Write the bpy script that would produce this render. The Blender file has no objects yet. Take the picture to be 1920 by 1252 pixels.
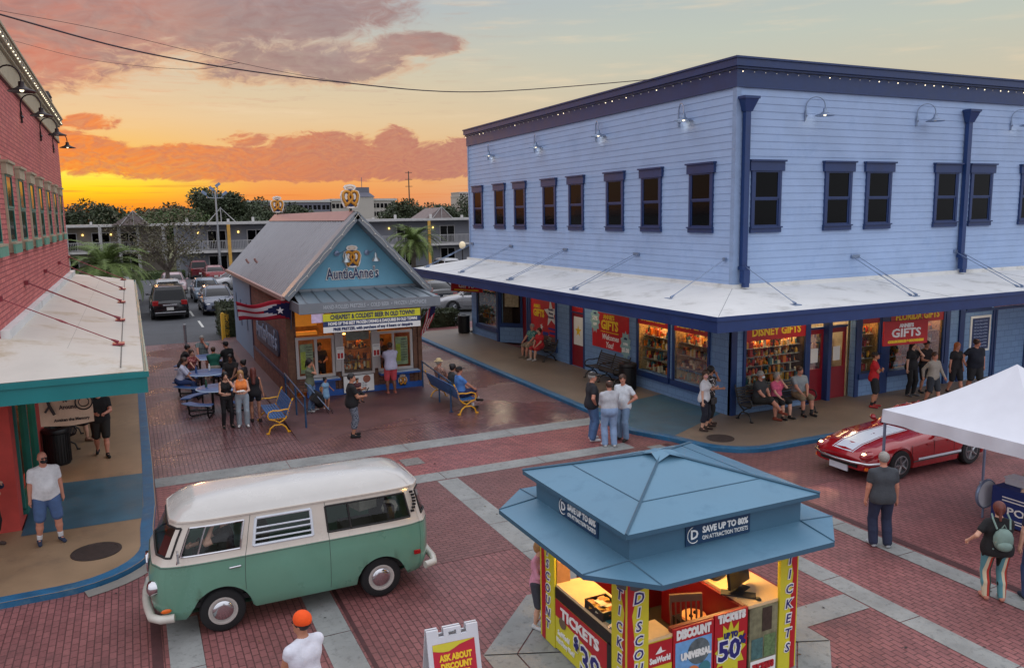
import bpy, math, random
import numpy as np
from mathutils import Vector, Matrix
from math import radians as rad, sin, cos, pi, sqrt
random.seed(7)
C = bpy.context.scene
COL = C.collection
# ---------------------------------------------------------------- camera
F_PX = 1507.6
RM = Matrix(((0.9036, -0.0777, 0.4214), (-0.4280, -0.1251, 0.8951), (-0.0168, -0.9891, -0.1462)))
cd = bpy.data.cameras.new('camera'); cam = bpy.data.objects.new('camera', cd); COL.objects.link(cam)
cd.sensor_width = 36; cd.lens = F_PX / 1920 * 36; cd.clip_end = 4000; cd.clip_start = 0.1
r_, d_, f_ = (Vector((RM[0][i], RM[1][i], RM[2][i])) for i in range(3))
f_.normalize(); r_ = (r_ - f_ * r_.dot(f_)).normalized(); u_ = r_.cross(f_)
cam.matrix_world = Matrix(((r_.x, u_.x, -f_.x, 0), (r_.y, u_.y, -f_.y, 0), (r_.z, u_.z, -f_.z, 6.0), (0, 0, 0, 1)))
C.camera = cam
# ---------------------------------------------------------------- exposure, sun, sky
C.view_settings.view_transform = 'Standard'; C.view_settings.look = 'None'
C.view_settings.exposure = 0.0; C.view_settings.gamma = 1.0
C.render.engine = 'CYCLES'; C.cycles.max_bounces = 6; C.cycles.transparent_max_bounces = 12
C.cycles.sample_clamp_indirect = 4.0
SUN_AZ, SUN_EL = rad(-2.5), rad(2.5)
sl = bpy.data.lights.new('sun', 'SUN'); sl.energy = 0.45; sl.angle = rad(8); sl.color = (1, .5, .22)
so = bpy.data.objects.new('sun', sl); COL.objects.link(so)
so.rotation_euler = Vector((-sin(SUN_AZ) * cos(SUN_EL), -cos(SUN_AZ) * cos(SUN_EL), -sin(SUN_EL))).to_track_quat('-Z', 'Y').to_euler()
SKY_GAIN = 1.0
def s2l(c): return tuple(((x / 255) / 12.92 if x / 255 <= .04045 else ((x / 255 + .055) / 1.055) ** 2.4) for x in c)
class N:
    """tiny expression builder on a node tree"""
    def __init__(s, t, k): s.t, s.k = t, k
    def _m(s, op, *a):
        n = s.t.nodes.new('ShaderNodeMath'); n.operation = op
        for i, x in enumerate(a):
            if isinstance(x, N): s.t.links.new(x.k, n.inputs[i])
            else: n.inputs[i].default_value = x
        return N(s.t, n.outputs[0])
    def __add__(s, o): return s._m('ADD', s, o)
    def __radd__(s, o): return s._m('ADD', s, o)
    def __sub__(s, o): return s._m('SUBTRACT', s, o)
    def __rsub__(s, o): return s._m('SUBTRACT', o, s)
    def __mul__(s, o): return s._m('MULTIPLY', s, o)
    def __rmul__(s, o): return s._m('MULTIPLY', s, o)
    def __truediv__(s, o): return s._m('DIVIDE', s, o)
    def max(s, o): return s._m('MAXIMUM', s, o)
    def min(s, o): return s._m('MINIMUM', s, o)
    def abs(s): return s._m('ABSOLUTE', s)
    def gt(s, o): return s._m('GREATER_THAN', s, o)
    def lt(s, o): return s._m('LESS_THAN', s, o)
    def step(s, a, b):
        n = s.t.nodes.new('ShaderNodeMapRange'); n.interpolation_type = 'SMOOTHSTEP'
        s.t.links.new(s.k, n.inputs[0]); n.inputs[1].default_value = a; n.inputs[2].default_value = b
        return N(s.t, n.outputs[0])
def ramp(t, x, stops, interp='LINEAR'):
    n = t.nodes.new('ShaderNodeValToRGB'); n.color_ramp.interpolation = interp; e = n.color_ramp.elements
    while len(e) < len(stops): e.new(.5)
    for i, (p, c) in enumerate(stops): e[i].position = p; e[i].color = (*c[:3], 1)
    t.links.new(x.k, n.inputs[0]); return N(t, n.outputs[0])
def mixc(t, f, a, b, mode='MIX'):
    n = t.nodes.new('ShaderNodeMix'); n.data_type = 'RGBA'; n.blend_type = mode; n.clamp_factor = True
    for i, x in ((0, f), (6, a), (7, b)):
        if isinstance(x, N): t.links.new(x.k, n.inputs[i])
        elif i == 0: n.inputs[0].default_value = x
        else: n.inputs[i].default_value = (*x[:3], 1)
    return N(t, n.outputs[2])
def noise(t, vec, scale=5, detail=4, rough=.55, w=None, typ=None):
    n = t.nodes.new('ShaderNodeTexNoise'); n.inputs['Scale'].default_value = scale; n.inputs['Detail'].default_value = detail
    n.inputs['Roughness'].default_value = rough
    if vec is not None: t.links.new(vec.k, n.inputs['Vector'])
    return N(t, n.outputs['Fac'])
def comb(t, x, y, z=0):
    n = t.nodes.new('ShaderNodeCombineXYZ')
    for i, v in enumerate((x, y, z)):
        if isinstance(v, N): t.links.new(v.k, n.inputs[i])
        else: n.inputs[i].default_value = v
    return N(t, n.outputs[0])
W = bpy.data.worlds.new('World'); C.world = W; W.use_nodes = True; wt = W.node_tree; wt.nodes.clear()
def build_sky(t):
    tc = t.nodes.new('ShaderNodeTexCoord'); sp = t.nodes.new('ShaderNodeSeparateXYZ'); t.links.new(tc.outputs['Generated'], sp.inputs[0])
    x, y, z = (N(t, sp.outputs[i]) for i in range(3))
    el = z._m('ARCSINE', z) * 57.2958
    az = x._m('ARCTAN2', x, y) * 57.2958
    el0 = el.max(0)
    f = (el0 * (1 / 30)).min(1)
    S = s2l
    far = ramp(t, f, [(0, S((228, 126, 84))), (.05, S((244, 152, 80))), (.09, S((246, 174, 98))), (.15, S((242, 192, 130))), (.22, S((234, 204, 162))), (.32, S((216, 204, 178))), (.45, S((186, 192, 194))), (.75, S((168, 184, 208))), (1, S((164, 186, 222)))])
    near = ramp(t, f, [(0, S((246, 124, 40))), (.035, S((255, 156, 36))), (.07, S((255, 220, 36))), (.10, S((255, 236, 84))), (.15, S((250, 196, 104))), (.22, S((242, 204, 154))), (.34, S((218, 198, 176))), (.46, S((186, 190, 190))), (.75, S((168, 184, 208))), (1, S((164, 186, 222)))])
    a = (az + 2.5).abs()
    base = mixc(t, a.step(1.0, 12), near, far)
    right = ramp(t, f, [(0, S((214, 176, 150))), (.2, S((214, 198, 168))), (.38, S((196, 202, 190))), (.6, S((172, 188, 200))), (1, S((164, 186, 222)))])
    base = mixc(t, a.step(12, 42), base, right)
    v = comb(t, az * .06, el * .5)
    ci = noise(t, v, 1.6, 5, .6)
    base = mixc(t, (ci.step(.5, .75)) * el.step(4, 8) * .45, base, S((246, 220, 185)))
    st = noise(t, comb(t, az * .05, el * 1.6), 2.2, 4, .6)
    base = mixc(t, st.step(.52, .72) * (1 - el.step(1.8, 3.2)) * .65, base, S((226, 112, 62)))
    # clouds
    wp = noise(t, comb(t, az * .2, el * .4), 1.1, 3, .5); cv = comb(t, az * .16 + wp * .9, el * .36 + wp * .7)
    n1 = noise(t, cv, 1.5, 8, .6); n2 = noise(t, cv, 5.5, 5, .6)
    n0 = noise(t, comb(t, az * .05 + 3, el * .16), 1.3, 5, .6); n3 = noise(t, cv, 15, 4, .6); nn = (n3 - .5) * .7 + (n1 - .5) * 3.0 + (n2 - .5) * 1.3 + (n0 - .5) * 1.6
    def ell(a0, e0, ra, re, ex=0.0):
        dx = (az - a0) * (1 / ra); dy = (el - e0 - (az - a0) * ex) * (1 / re)
        return 1 - dx * dx - dy * dy
    A = (ell(-1, 14.6, 21.5, 5.4, .02) * 1.5).max(ell(-5, 10.2, 6.5, 2.8)).max(ell(12, 10.2, 8, 1.6, .06) * .9).max(ell(19, 11.4, 3.6, .9)).max(ell(-32, 15, 26, 9))
    B = (ell(11, 3.7, 18, 1.35, .0) * 1.4).max(ell(-4, 4.4, 7, 1.5, -.12) * 1.3).max(ell(17.4, 5.1, 1.7, 1.2)).max(ell(12.4, 4.8, 4.6, 1.2)).max(ell(7.6, 5.2, 2.0, .7) * .8).max(ell(-1.6, 6.1, 2.2, .6) * .8).max(ell(24, 4.3, 6, 1.4))
    dA = A + nn * .62; dB = B + nn * .62 + (n2 - .5) * .7
    mA = dA.step(-.18, .62); mB = dB.step(-.10, .5)
    colA = ramp(t, (az + 12) * (1 / 34), [(0, S((226, 116, 86))), (.25, S((206, 118, 100))), (.5, S((182, 134, 124))), (.75, S((164, 134, 134))), (1, S((196, 138, 120)))])
    colA = mixc(t, n1.step(.36, .62) * .7, colA, S((152, 118, 118)))
    litA = mixc(t, a.step(5, 18), S((255, 172, 92)), S((246, 176, 120)))
    colA = mixc(t, (1 - dA.step(.1, .55)) * .7 * (1 - el.step(10, 13)), colA, litA)
    colB = ramp(t, (az + 4) * (1 / 28), [(0, S((246, 126, 52))), (.3, S((232, 128, 76))), (.6, S((204, 122, 98))), (1, S((184, 122, 114)))])
    colB = mixc(t, n2.step(.42, .6) * .5, colB, S((184, 116, 108))); colB = mixc(t, n2.step(.56, .7) * n1.step(.45, .6) * .4, colB, S((255, 176, 100)))
    colB = mixc(t, (1 - dB.step(.05, .32)) * .6, colB, S((255, 190, 105)))
    ws = noise(t, comb(t, az * .10 + n1 * .5, el * 1.1), 2.4, 7, .68)
    base = mixc(t, ws.step(.50, .72) * el.step(5.5, 9) * (1 - el.step(17, 26)) * (1 - a.step(16, 34)) * .5, base, mixc(t, a.step(3, 16), S((236, 150, 104)), S((196, 158, 142))))
    c = mixc(t, mA * (.80 + (n2 - .5) * .5), base, colA); c = mixc(t, mB * (.86 + (n3 - .5) * .5), c, colB)
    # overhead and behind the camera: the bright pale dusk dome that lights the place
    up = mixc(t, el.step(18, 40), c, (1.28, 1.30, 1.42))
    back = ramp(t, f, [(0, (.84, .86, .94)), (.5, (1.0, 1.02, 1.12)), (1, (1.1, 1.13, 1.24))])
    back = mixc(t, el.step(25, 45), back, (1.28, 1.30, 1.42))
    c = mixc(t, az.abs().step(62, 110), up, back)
    c = mixc(t, el.step(-4, 0), (.10, .09, .09), c)
    sk = t.nodes.new('ShaderNodeTexSky'); sk.sky_type = 'NISHITA'; sk.sun_disc = False; sk.sun_elevation = SUN_EL; sk.sun_rotation = SUN_AZ
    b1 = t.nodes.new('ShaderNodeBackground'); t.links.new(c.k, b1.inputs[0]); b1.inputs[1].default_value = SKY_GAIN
    b2 = t.nodes.new('ShaderNodeBackground'); t.links.new(sk.outputs[0], b2.inputs[0]); b2.inputs[1].default_value = .05
    ad = t.nodes.new('ShaderNodeMixShader'); ad.inputs[0].default_value = .04; t.links.new(b1.outputs[0], ad.inputs[1]); t.links.new(b2.outputs[0], ad.inputs[2])
    o = t.nodes.new('ShaderNodeOutputWorld'); t.links.new(ad.outputs[0], o.inputs[0])
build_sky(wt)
# ---------------------------------------------------------------- helpers
MATS = {}
def M(name, col=(128, 128, 128), r=.6, metal=0.0, var=.12, vs=3.0, bump=.0, bs=40.0, emit=0.0, spec=.5, coat=0.0, alpha=None, dirt=None, lin=False, ecol=None):
    """procedural material; col is an sRGB triple (albedo); var mottles it, dirt=(colour, amount, scale) adds stains"""
    if name in MATS: return MATS[name]
    m = bpy.data.materials.new(name); m.use_nodes = True; t = m.node_tree; b = t.nodes['Principled BSDF']; MATS[name] = m
    c = col if lin else s2l(col)
    geo = t.nodes.new('ShaderNodeNewGeometry'); pos = N(t, geo.outputs['Position'])
    if var or dirt:
        nz = noise(t, pos, vs, 5, .6)
        lo = tuple(x * (1 - var) for x in c); hi = tuple(min(1, x * (1 + var)) for x in c)
        cc = ramp(t, nz, [(.3, lo), (.7, hi)])
        if dirt:
            d = noise(t, pos, dirt[2], 6, .7)
            cc = mixc(t, d.step(.5, .72) * dirt[1], cc, s2l(dirt[0]))
        t.links.new(cc.k, b.inputs['Base Color'])
        rr = nz * .25 + (r - .12); t.links.new(rr.k, b.inputs['Roughness'])
    else:
        b.inputs['Base Color'].default_value = (*c, 1); b.inputs['Roughness'].default_value = r
    b.inputs['Metallic'].default_value = metal
    b.inputs['Specular IOR Level'].default_value = spec
    if coat: b.inputs['Coat Weight'].default_value = coat; b.inputs['Coat Roughness'].default_value = .05
    if bump:
        bn = noise(t, pos, bs, 4, .6); bp = t.nodes.new('ShaderNodeBump'); bp.inputs['Strength'].default_value = bump; bp.inputs['Distance'].default_value = .01
        t.links.new(bn.k, bp.inputs['Height']); t.links.new(bp.outputs[0], b.inputs['Normal'])
    if emit:
        b.inputs['Emission Color'].default_value = (*(s2l(ecol) if ecol else c), 1); b.inputs['Emission Strength'].default_value = emit
    if alpha is not None:
        tr = t.nodes.new('ShaderNodeBsdfTransparent'); gl = t.nodes.new('ShaderNodeBsdfGlossy'); gl.inputs['Roughness'].default_value = .03
        tr.inputs[0].default_value = (*c, 1); fr = t.nodes.new('ShaderNodeFresnel'); fr.inputs[0].default_value = 1.45
        k = N(t, fr.outputs[0]) * .4 + alpha
        mx = t.nodes.new('ShaderNodeMixShader'); t.links.new(k.k, mx.inputs[0]); t.links.new(tr.outputs[0], mx.inputs[1]); t.links.new(gl.outputs[0], mx.inputs[2])
        t.links.new(mx.outputs[0], t.nodes['Material Output'].inputs[0])
    return m
def brickmat(name, c1, c2, mortar, bw, bh, ms, axes='xy', rot=0.0, r=.7, bump=.5, var=.25, spec=.4, off=.5, dirt=None, wet=None):
    """brick / block pattern laid on world axes"""
    if name in MATS: return MATS[name]
    m = bpy.data.materials.new(name); m.use_nodes = True; t = m.node_tree; b = t.nodes['Principled BSDF']; MATS[name] = m
    geo = t.nodes.new('ShaderNodeNewGeometry'); sp = t.nodes.new('ShaderNodeSeparateXYZ'); t.links.new(geo.outputs['Position'], sp.inputs[0])
    X = {'x': N(t, sp.outputs[0]), 'y': N(t, sp.outputs[1]), 'z': N(t, sp.outputs[2])}
    u, v = X[axes[0]], X[axes[1]]
    if rot: u, v = u * cos(rot) - v * sin(rot), u * sin(rot) + v * cos(rot)
    vec = comb(t, u, v)
    bt = t.nodes.new('ShaderNodeTexBrick'); t.links.new(vec.k, bt.inputs['Vector'])
    bt.inputs['Scale'].default_value = 1; bt.inputs['Brick Width'].default_value = bw; bt.inputs['Row Height'].default_value = bh
    bt.inputs['Mortar Size'].default_value = ms; bt.inputs['Mortar Smooth'].default_value = .2; bt.inputs['Bias'].default_value = 0; bt.offset = off
    for i, c in enumerate((c1, c2, mortar)): bt.inputs[i + 1].default_value = (*s2l(c), 1)
    pos = N(t, geo.outputs['Position'])
    big = noise(t, pos, .7, 6, .65); fine = noise(t, pos, 22, 3, .6)
    k = (big - .5) * (2 * var) + (fine - .5) * .5 + 1
    col = N(t, bt.outputs['Color']); mul = t.nodes.new('ShaderNodeVectorMath'); mul.operation = 'SCALE'
    t.links.new(col.k, mul.inputs[0]); t.links.new(k.k, mul.inputs['Scale']); col = N(t, mul.outputs[0])
    if dirt: col = mixc(t, noise(t, pos, dirt[2], 6, .7).step(.5, .7) * dirt[1], col, s2l(dirt[0]))
    t.links.new(col.k, b.inputs['Base Color'])
    rr = (big - .5) * .5 + r
    if wet: rr = rr - noise(t, pos, .35, 3, .5).step(.42, .6) * wet
    t.links.new(rr.max(.12).k, b.inputs['Roughness']); b.inputs['Specular IOR Level'].default_value = spec
    bp = t.nodes.new('ShaderNodeBump'); bp.inputs['Strength'].default_value = bump; bp.inputs['Distance'].default_value = .012
    h = fine * .6 - N(t, bt.outputs['Fac']); t.links.new(h.k, bp.inputs['Height']); t.links.new(bp.outputs[0], b.inputs['Normal'])
    return m
class MB:
    """mesh builder; verts in the parent's coordinates (minus origin o when given)"""
    def __init__(s, o=(0, 0, 0)): s.v = []; s.f = []; s.m = []; s.o = Vector(o)
    def add(s, vs, fs, m=0):
        n = len(s.v); s.v += [tuple(p) for p in vs]; s.f += [tuple(i + n for i in f) for f in fs]; s.m += [m] * len(fs); return s
    def box(s, x0, y0, z0, x1, y1, z1, m=0):
        return s.add([(x0, y0, z0), (x1, y0, z0), (x1, y1, z0), (x0, y1, z0), (x0, y0, z1), (x1, y0, z1), (x1, y1, z1), (x0, y1, z1)],
                     [(3, 2, 1, 0), (4, 5, 6, 7), (0, 1, 5, 4), (1, 2, 6, 5), (2, 3, 7, 6), (3, 0, 4, 7)], m)
    def cbox(s, c, sz, rz=0, m=0, rx=0, ry=0):
        R = Matrix.Rotation(rz, 3, 'Z') @ Matrix.Rotation(ry, 3, 'Y') @ Matrix.Rotation(rx, 3, 'X'); c = Vector(c); hx, hy, hz = (k / 2 for k in sz)
        P = [c + R @ Vector(p) for p in ((-hx, -hy, -hz), (hx, -hy, -hz), (hx, hy, -hz), (-hx, hy, -hz), (-hx, -hy, hz), (hx, -hy, hz), (hx, hy, hz), (-hx, hy, hz))]
        return s.add(P, [(3, 2, 1, 0), (4, 5, 6, 7), (0, 1, 5, 4), (1, 2, 6, 5), (2, 3, 7, 6), (3, 0, 4, 7)], m)
    def poly(s, pts, m=0): return s.add(pts, [tuple(range(len(pts)))], m)
    def tube(s, pts, r, n=8, m=0, cap=True):
        pts = [Vector(p) for p in pts]; rs = r if isinstance(r, (list, tuple)) else [r] * len(pts); rings = []; up = None
        for i, p in enumerate(pts):
            d = (pts[min(i + 1, len(pts) - 1)] - pts[max(i - 1, 0)]).normalized()
            if up is None: up = Vector((0, 0, 1)) if abs(d.z) < .9 else Vector((0, 1, 0))
            a = d.cross(up).normalized(); b = a.cross(d).normalized(); up = b
            rings.append([p + (a * cos(2 * pi * k / n) + b * sin(2 * pi * k / n)) * rs[i] for k in range(n)])
        vs = [q for rg in rings for q in rg]; fs = []
        for i in range(len(pts) - 1):
            for k in range(n): fs.append((i * n + k, i * n + (k + 1) % n, (i + 1) * n + (k + 1) % n, (i + 1) * n + k))
        if cap: fs += [tuple(reversed(range(n))), tuple((len(pts) - 1) * n + k for k in range(n))]
        return s.add(vs, fs, m)
    def lathe(s, prof, c=(0, 0, 0), n=16, m=0, axis='z', cap=False):
        c = Vector(c); vs = []
        for r, z in prof:
            for k in range(n):
                a = 2 * pi * k / n; p = (r * cos(a), r * sin(a), z)
                if axis == 'y': p = (r * cos(a), z, r * sin(a))
                if axis == 'x': p = (z, r * cos(a), r * sin(a))
                vs.append(c + Vector(p))
        fs = [(i * n + k, i * n + (k + 1) % n, (i + 1) * n + (k + 1) % n, (i + 1) * n + k) for i in range(len(prof) - 1) for k in range(n)]
        if cap or prof[0][0] < .06: fs.append(tuple(reversed(range(n))))
        if cap or prof[-1][0] < .06: fs.append(tuple((len(prof) - 1) * n + k for k in range(n)))
        return s.add(vs, fs, m)
    def ball(s, c, r, n=10, m=0, sc=(1, 1, 1)):
        k = max(4, n // 2); c = Vector(c); vs = []; 
        for i in range(k + 1):
            a = pi * i / k
            for j in range(n): b = 2 * pi * j / n; vs.append(c + Vector((sin(a) * cos(b) * r * sc[0], sin(a) * sin(b) * r * sc[1], cos(a) * r * sc[2])))
        return s.add(vs, [(i * n + j, (i + 1) * n + j, (i + 1) * n + (j + 1) % n, i * n + (j + 1) % n) for i in range(k) for j in range(n)], m)
    def prism(s, poly, a, b, axis='z', m=0):
        """poly 2D extruded from a to b along axis; for 'y' poly is (x,z); for 'x' poly is (y,z)"""
        def P(p, h): return (p[0], p[1], h) if axis == 'z' else (p[0], h, p[1]) if axis == 'y' else (h, p[0], p[1])
        n = len(poly); vs = [P(p, a) for p in poly] + [P(p, b) for p in poly]
        return s.add(vs, [tuple(reversed(range(n))), tuple(range(n, 2 * n))] + [(i, (i + 1) % n, n + (i + 1) % n, n + i) for i in range(n)], m)
    def build(s, name, mats, parent=None, smooth=False, bevel=0.0, label=None, kind=None, recalc=True, sub=0):
        me = bpy.data.meshes.new(name); o = s.o
        me.from_pydata([(x - o.x, y - o.y, z - o.z) for x, y, z in s.v], [], s.f)
        for m in (mats if isinstance(mats, (list, tuple)) else [mats]): me.materials.append(m)
        if len(me.materials) > 1: me.polygons.foreach_set('material_index', s.m)
        if recalc:
            import bmesh
            bm = bmesh.new(); bm.from_mesh(me); bmesh.ops.remove_doubles(bm, verts=bm.verts, dist=1e-5) if smooth else None
            bmesh.ops.recalc_face_normals(bm, faces=bm.faces); bm.to_mesh(me); bm.free()
        if smooth: me.polygons.foreach_set('use_smooth', [True] * len(me.polygons))
        ob = bpy.data.objects.new(name, me); COL.objects.link(ob)
        if parent: ob.parent = parent
        if smooth and smooth != 1 and smooth != True:
            me.set_sharp_from_angle(angle=rad(smooth))
        if bevel:
            b = ob.modifiers.new('bevel', 'BEVEL'); b.width = bevel; b.segments = 2; b.limit_method = 'ANGLE'
        if sub:
            b = ob.modifiers.new('sub', 'SUBSURF'); b.levels = b.render_levels = sub
        if label: ob['label'] = label
        if kind: ob['kind'] = kind
        return ob
def thing(name, label, cat, loc=(0, 0, 0), rz=0, group=None, kind=None):
    o = bpy.data.objects.new(name, None); COL.objects.link(o); o.location = loc; o.rotation_euler = (0, 0, rz); o.empty_display_size = .2
    return tag(o, label, cat, group, kind)
def tag(o, label=None, cat=None, group=None, kind=None):
    if label: o['label'] = label
    if cat: o['category'] = cat
    if group: o['group'] = group
    if kind: o['kind'] = kind
    return o
def kids(o): return [c for c in bpy.data.objects if c.parent == o]
def copy_tree(o, parent=None):
    c = o.copy(); COL.objects.link(c); c.parent = parent
    for ch in kids(o): copy_tree(ch, c)
    return c
def dup(o, loc, rz=None, label=None, group=None):
    c = copy_tree(o); c.location = loc
    if rz is not None: c.rotation_euler = (0, 0, rz)
    if label: c['label'] = label
    if group: c['group'] = group
    return c
def text(s, size, mat, parent, loc, xd, up, o=(0, 0, 0), bold=0.0, ext=.004, align='CENTER', w=None, name='lettering', shear=0.0, wfac=None, sp=1.0):
    """words as a thin solid: baseline direction xd, up direction up, optional target width w"""
    cu = bpy.data.curves.new('t', 'FONT'); cu.body = s; cu.size = size; cu.extrude = ext; cu.offset = bold; cu.align_x = align; cu.align_y = 'CENTER'; cu.shear = shear; cu.resolution_u = 2; cu.space_character = sp
    ob = bpy.data.objects.new('t', cu); COL.objects.link(ob); bpy.context.view_layer.update()
    me = bpy.data.meshes.new_from_object(ob); COL.objects.unlink(ob); bpy.data.objects.remove(ob); bpy.data.curves.remove(cu)
    xd = Vector(xd).normalized(); up = Vector(up).normalized(); nrm = xd.cross(up); co = [v.co.copy() for v in me.vertices]
    k = 1.0
    if w and co: k = w / max(1e-6, max(c.x for c in co) - min(c.x for c in co))
    L = Vector(loc) - Vector(o)
    for v, c in zip(me.vertices, co): v.co = L + xd * c.x * k + up * c.y + nrm * c.z
    me.materials.clear(); me.materials.append(mat); ob = bpy.data.objects.new(name, me); COL.objects.link(ob); ob.parent = parent
    return ob
# ---------------------------------------------------------------- ground, street, plaza
GR = 'structure'
def sheet(name, pts, z, mat, kind='structure'):
    b = MB(); b.poly([(x, y, z) for x, y in pts]); o = b.build(name, mat, recalc=False); o['kind'] = kind; return o
def rect(x0, y0, x1, y1): return [(x0, y0), (x1, y0), (x1, y1), (x0, y1)]
m_grass = M('dry_ground', (92, 92, 62), .95, var=.3, vs=.15, bump=.4)
sheet('ground', rect(-900, -60, 1400, 2600), -.03, m_grass)
m_brick = brickmat('street_brick', (142, 91, 90), (126, 79, 79), (88, 56, 56), .2, .1, .008, 'yx', r=.6, var=.5, bump=.9, dirt=((88, 60, 60), .6, .8), wet=.10)
m_brickx = brickmat('street_brick_cross', (126, 84, 82), (114, 74, 73), (82, 55, 55), .2, .1, .008, 'xy', r=.62, var=.42, bump=.9, dirt=((78, 50, 50), .6, .7), wet=.10)
m_herr = brickmat('herringbone_brick', (160, 94, 92), (132, 74, 76), (72, 42, 44), .2, .1, .008, 'xy', rot=rad(45), r=.5, var=.25, bump=.8, dirt=((84, 50, 52), .5, 1.1), wet=.16)
m_plaza = brickmat('stamped_plaza', (126, 88, 88), (108, 74, 76), (66, 44, 46), .2, .1, .008, 'yx', r=.47, var=.4, bump=.8, spec=.6, dirt=((70, 50, 52), .6, .6), wet=.34)
m_conc = M('band_concrete', (140, 142, 140), .8, var=.2, vs=1.4, bump=.3, bs=60, dirt=((92, 92, 92), .6, 9))
m_concd = M('dark_brick_course', (74, 42, 44), .7, var=.25, vs=8, bump=.3)
m_asph = M('asphalt', (72, 74, 78), .85, var=.22, vs=.5, bump=.5, bs=90, dirt=((56, 57, 60), .6, .8))
sheet('brick_street', rect(-40, -12, 60, 42.6), 0, m_brick)
sheet('parking_lot', rect(-70, 42.6, 95, 93.5), .002, m_asph)
sheet('cross_street_brick', rect(.5, 12.6, 60, 16.85), .004, m_brickx)
sheet('herringbone_paving', [(.12, 17.4), (11.35, 17.4), (12.2, 18.1), (12.2, 19.4), (.12, 19.4)], .004, m_herr)
sheet('plaza_paving', rect(.12, 20.1, 12.35, 42.5), .004, m_plaza)
sheet('plaza_edge_joint', rect(.12, 21.9, 12.35, 21.93), .006, m_concd)
def band(name, x0, y0, x1, y1, z=.008, step=1.5):
    """a concrete band cast in slabs with narrow dark joints"""
    b = MB(); L = max(x1 - x0, y1 - y0); along = 'x' if x1 - x0 > y1 - y0 else 'y'; n = max(1, round(L / step)); g = .008
    for i in range(n):
        if along == 'x': b.poly([(p, q, z) for p, q in rect(x0 + (x1 - x0) * i / n + g, y0, x0 + (x1 - x0) * (i + 1) / n - g, y1)])
        else: b.poly([(p, q, z) for p, q in rect(x0, y0 + (y1 - y0) * i / n + g, x1, y0 + (y1 - y0) * (i + 1) / n - g)])
    o = b.build(name, m_conc, recalc=False); o['kind'] = GR; return o
band('concrete_band', .1, 19.4, 12.2, 20.1, step=3.0)
band('concrete_band', 1.0, 16.85, 11.4, 17.4, step=2.6)
band('concrete_band', 5.95, 10.9, 6.45, 16.8)
for x0, x1 in ((.06, .5), (2.05, 2.5)): band('concrete_band', x0, -6, x1, 12.6)
for x0, x1, y1 in ((9.78, 10.2, 10.6), (11.7, 12.12, 16.8)): band('concrete_band', x0, -6, x1, y1)
band('concrete_band', 8.35, 8.1, 9.76, 8.6, step=1.4)
band('concrete_band', 2.52, 8.3, 4.0, 8.8, step=1.5)
sheet('dark_brick_course', rect(-.16, -6, -.02, 13.2), .006, m_concd)
sheet('dark_brick_course', rect(12.2, -6, 12.36, 16.8), .006, m_concd)
sheet('dark_brick_course', rect(2.54, -6, 2.60, 12.5), .006, m_concd)
# octagonal concrete apron round the ticket booth
b = MB(); cx, cy, ap = 6.22, 8.6, 2.25
def octo(cx, cy, ap): k = ap * math.tan(pi / 8); return [(cx + ap, cy - k), (cx + ap, cy + k), (cx + k, cy + ap), (cx - k, cy + ap), (cx - ap, cy + k), (cx - ap, cy - k), (cx - k, cy - ap), (cx + k, cy - ap)]
o8 = octo(cx, cy, ap); i8 = octo(cx, cy, ap - .42)
for i in range(8): j = (i + 1) % 8; b.poly([(*o8[i], .012), (*o8[j], .012), (*i8[j], .012), (*i8[i], .012)])
b.build('booth_apron_ring', m_conc, recalc=False)['kind'] = GR
i8b = octo(cx, cy, ap - .44); sheet('booth_apron', i8b, .012, m_conc)
m_joint = M('joint_dark', (40, 38, 38), .9)
for i in range(0, 8, 2):
    a = math.atan2(o8[i][1] - cy, o8[i][0] - cx); bb = MB(); d = Vector((cos(a), sin(a))); n = Vector((-d.y, d.x)) * .012
    p0 = Vector((cx, cy)) + d * .9; p1 = Vector((cx, cy)) + d * 2.42
    bb.poly([(*(p0 + n), .016), (*(p1 + n), .016), (*(p1 - n), .016), (*(p0 - n), .016)]); bb.build('apron_joint', m_joint, recalc=False)['kind'] = GR
# parking stall lines
m_line = M('stall_paint', (190, 190, 184), .8, var=.15, vs=9)
b = MB()
for x, y in ((3.35, 50), (3.25, 56), (3.2, 66), (3.1, 72), (-.2, 95), (0.1, 84)): b.poly([(p, q, .008) for p, q in rect(x, y - 1.6, x + .13, y + 1.6)])
for x in (8.5, 11.2, 14, 16.8, 19.6, 22.4, 25): b.poly([(p, q, .008) for p, q in rect(x, 60, x + .12, 65)])
b.build('stall_lines', m_line, recalc=False)['kind'] = GR
b = MB(); b.box(1.5, 75.2, 0, 9, 75.5, .13); b.box(1.5, 76.3, 0, 9, 76.6, .13); b.build('parking_kerb', M('kerb_white', (190, 190, 186), .8))['kind'] = GR
# manhole covers and small utility lids
m_iron = M('cast_iron', (70, 58, 54), .7, metal=.4, var=.3, vs=12, bump=.5, bs=30)
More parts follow.
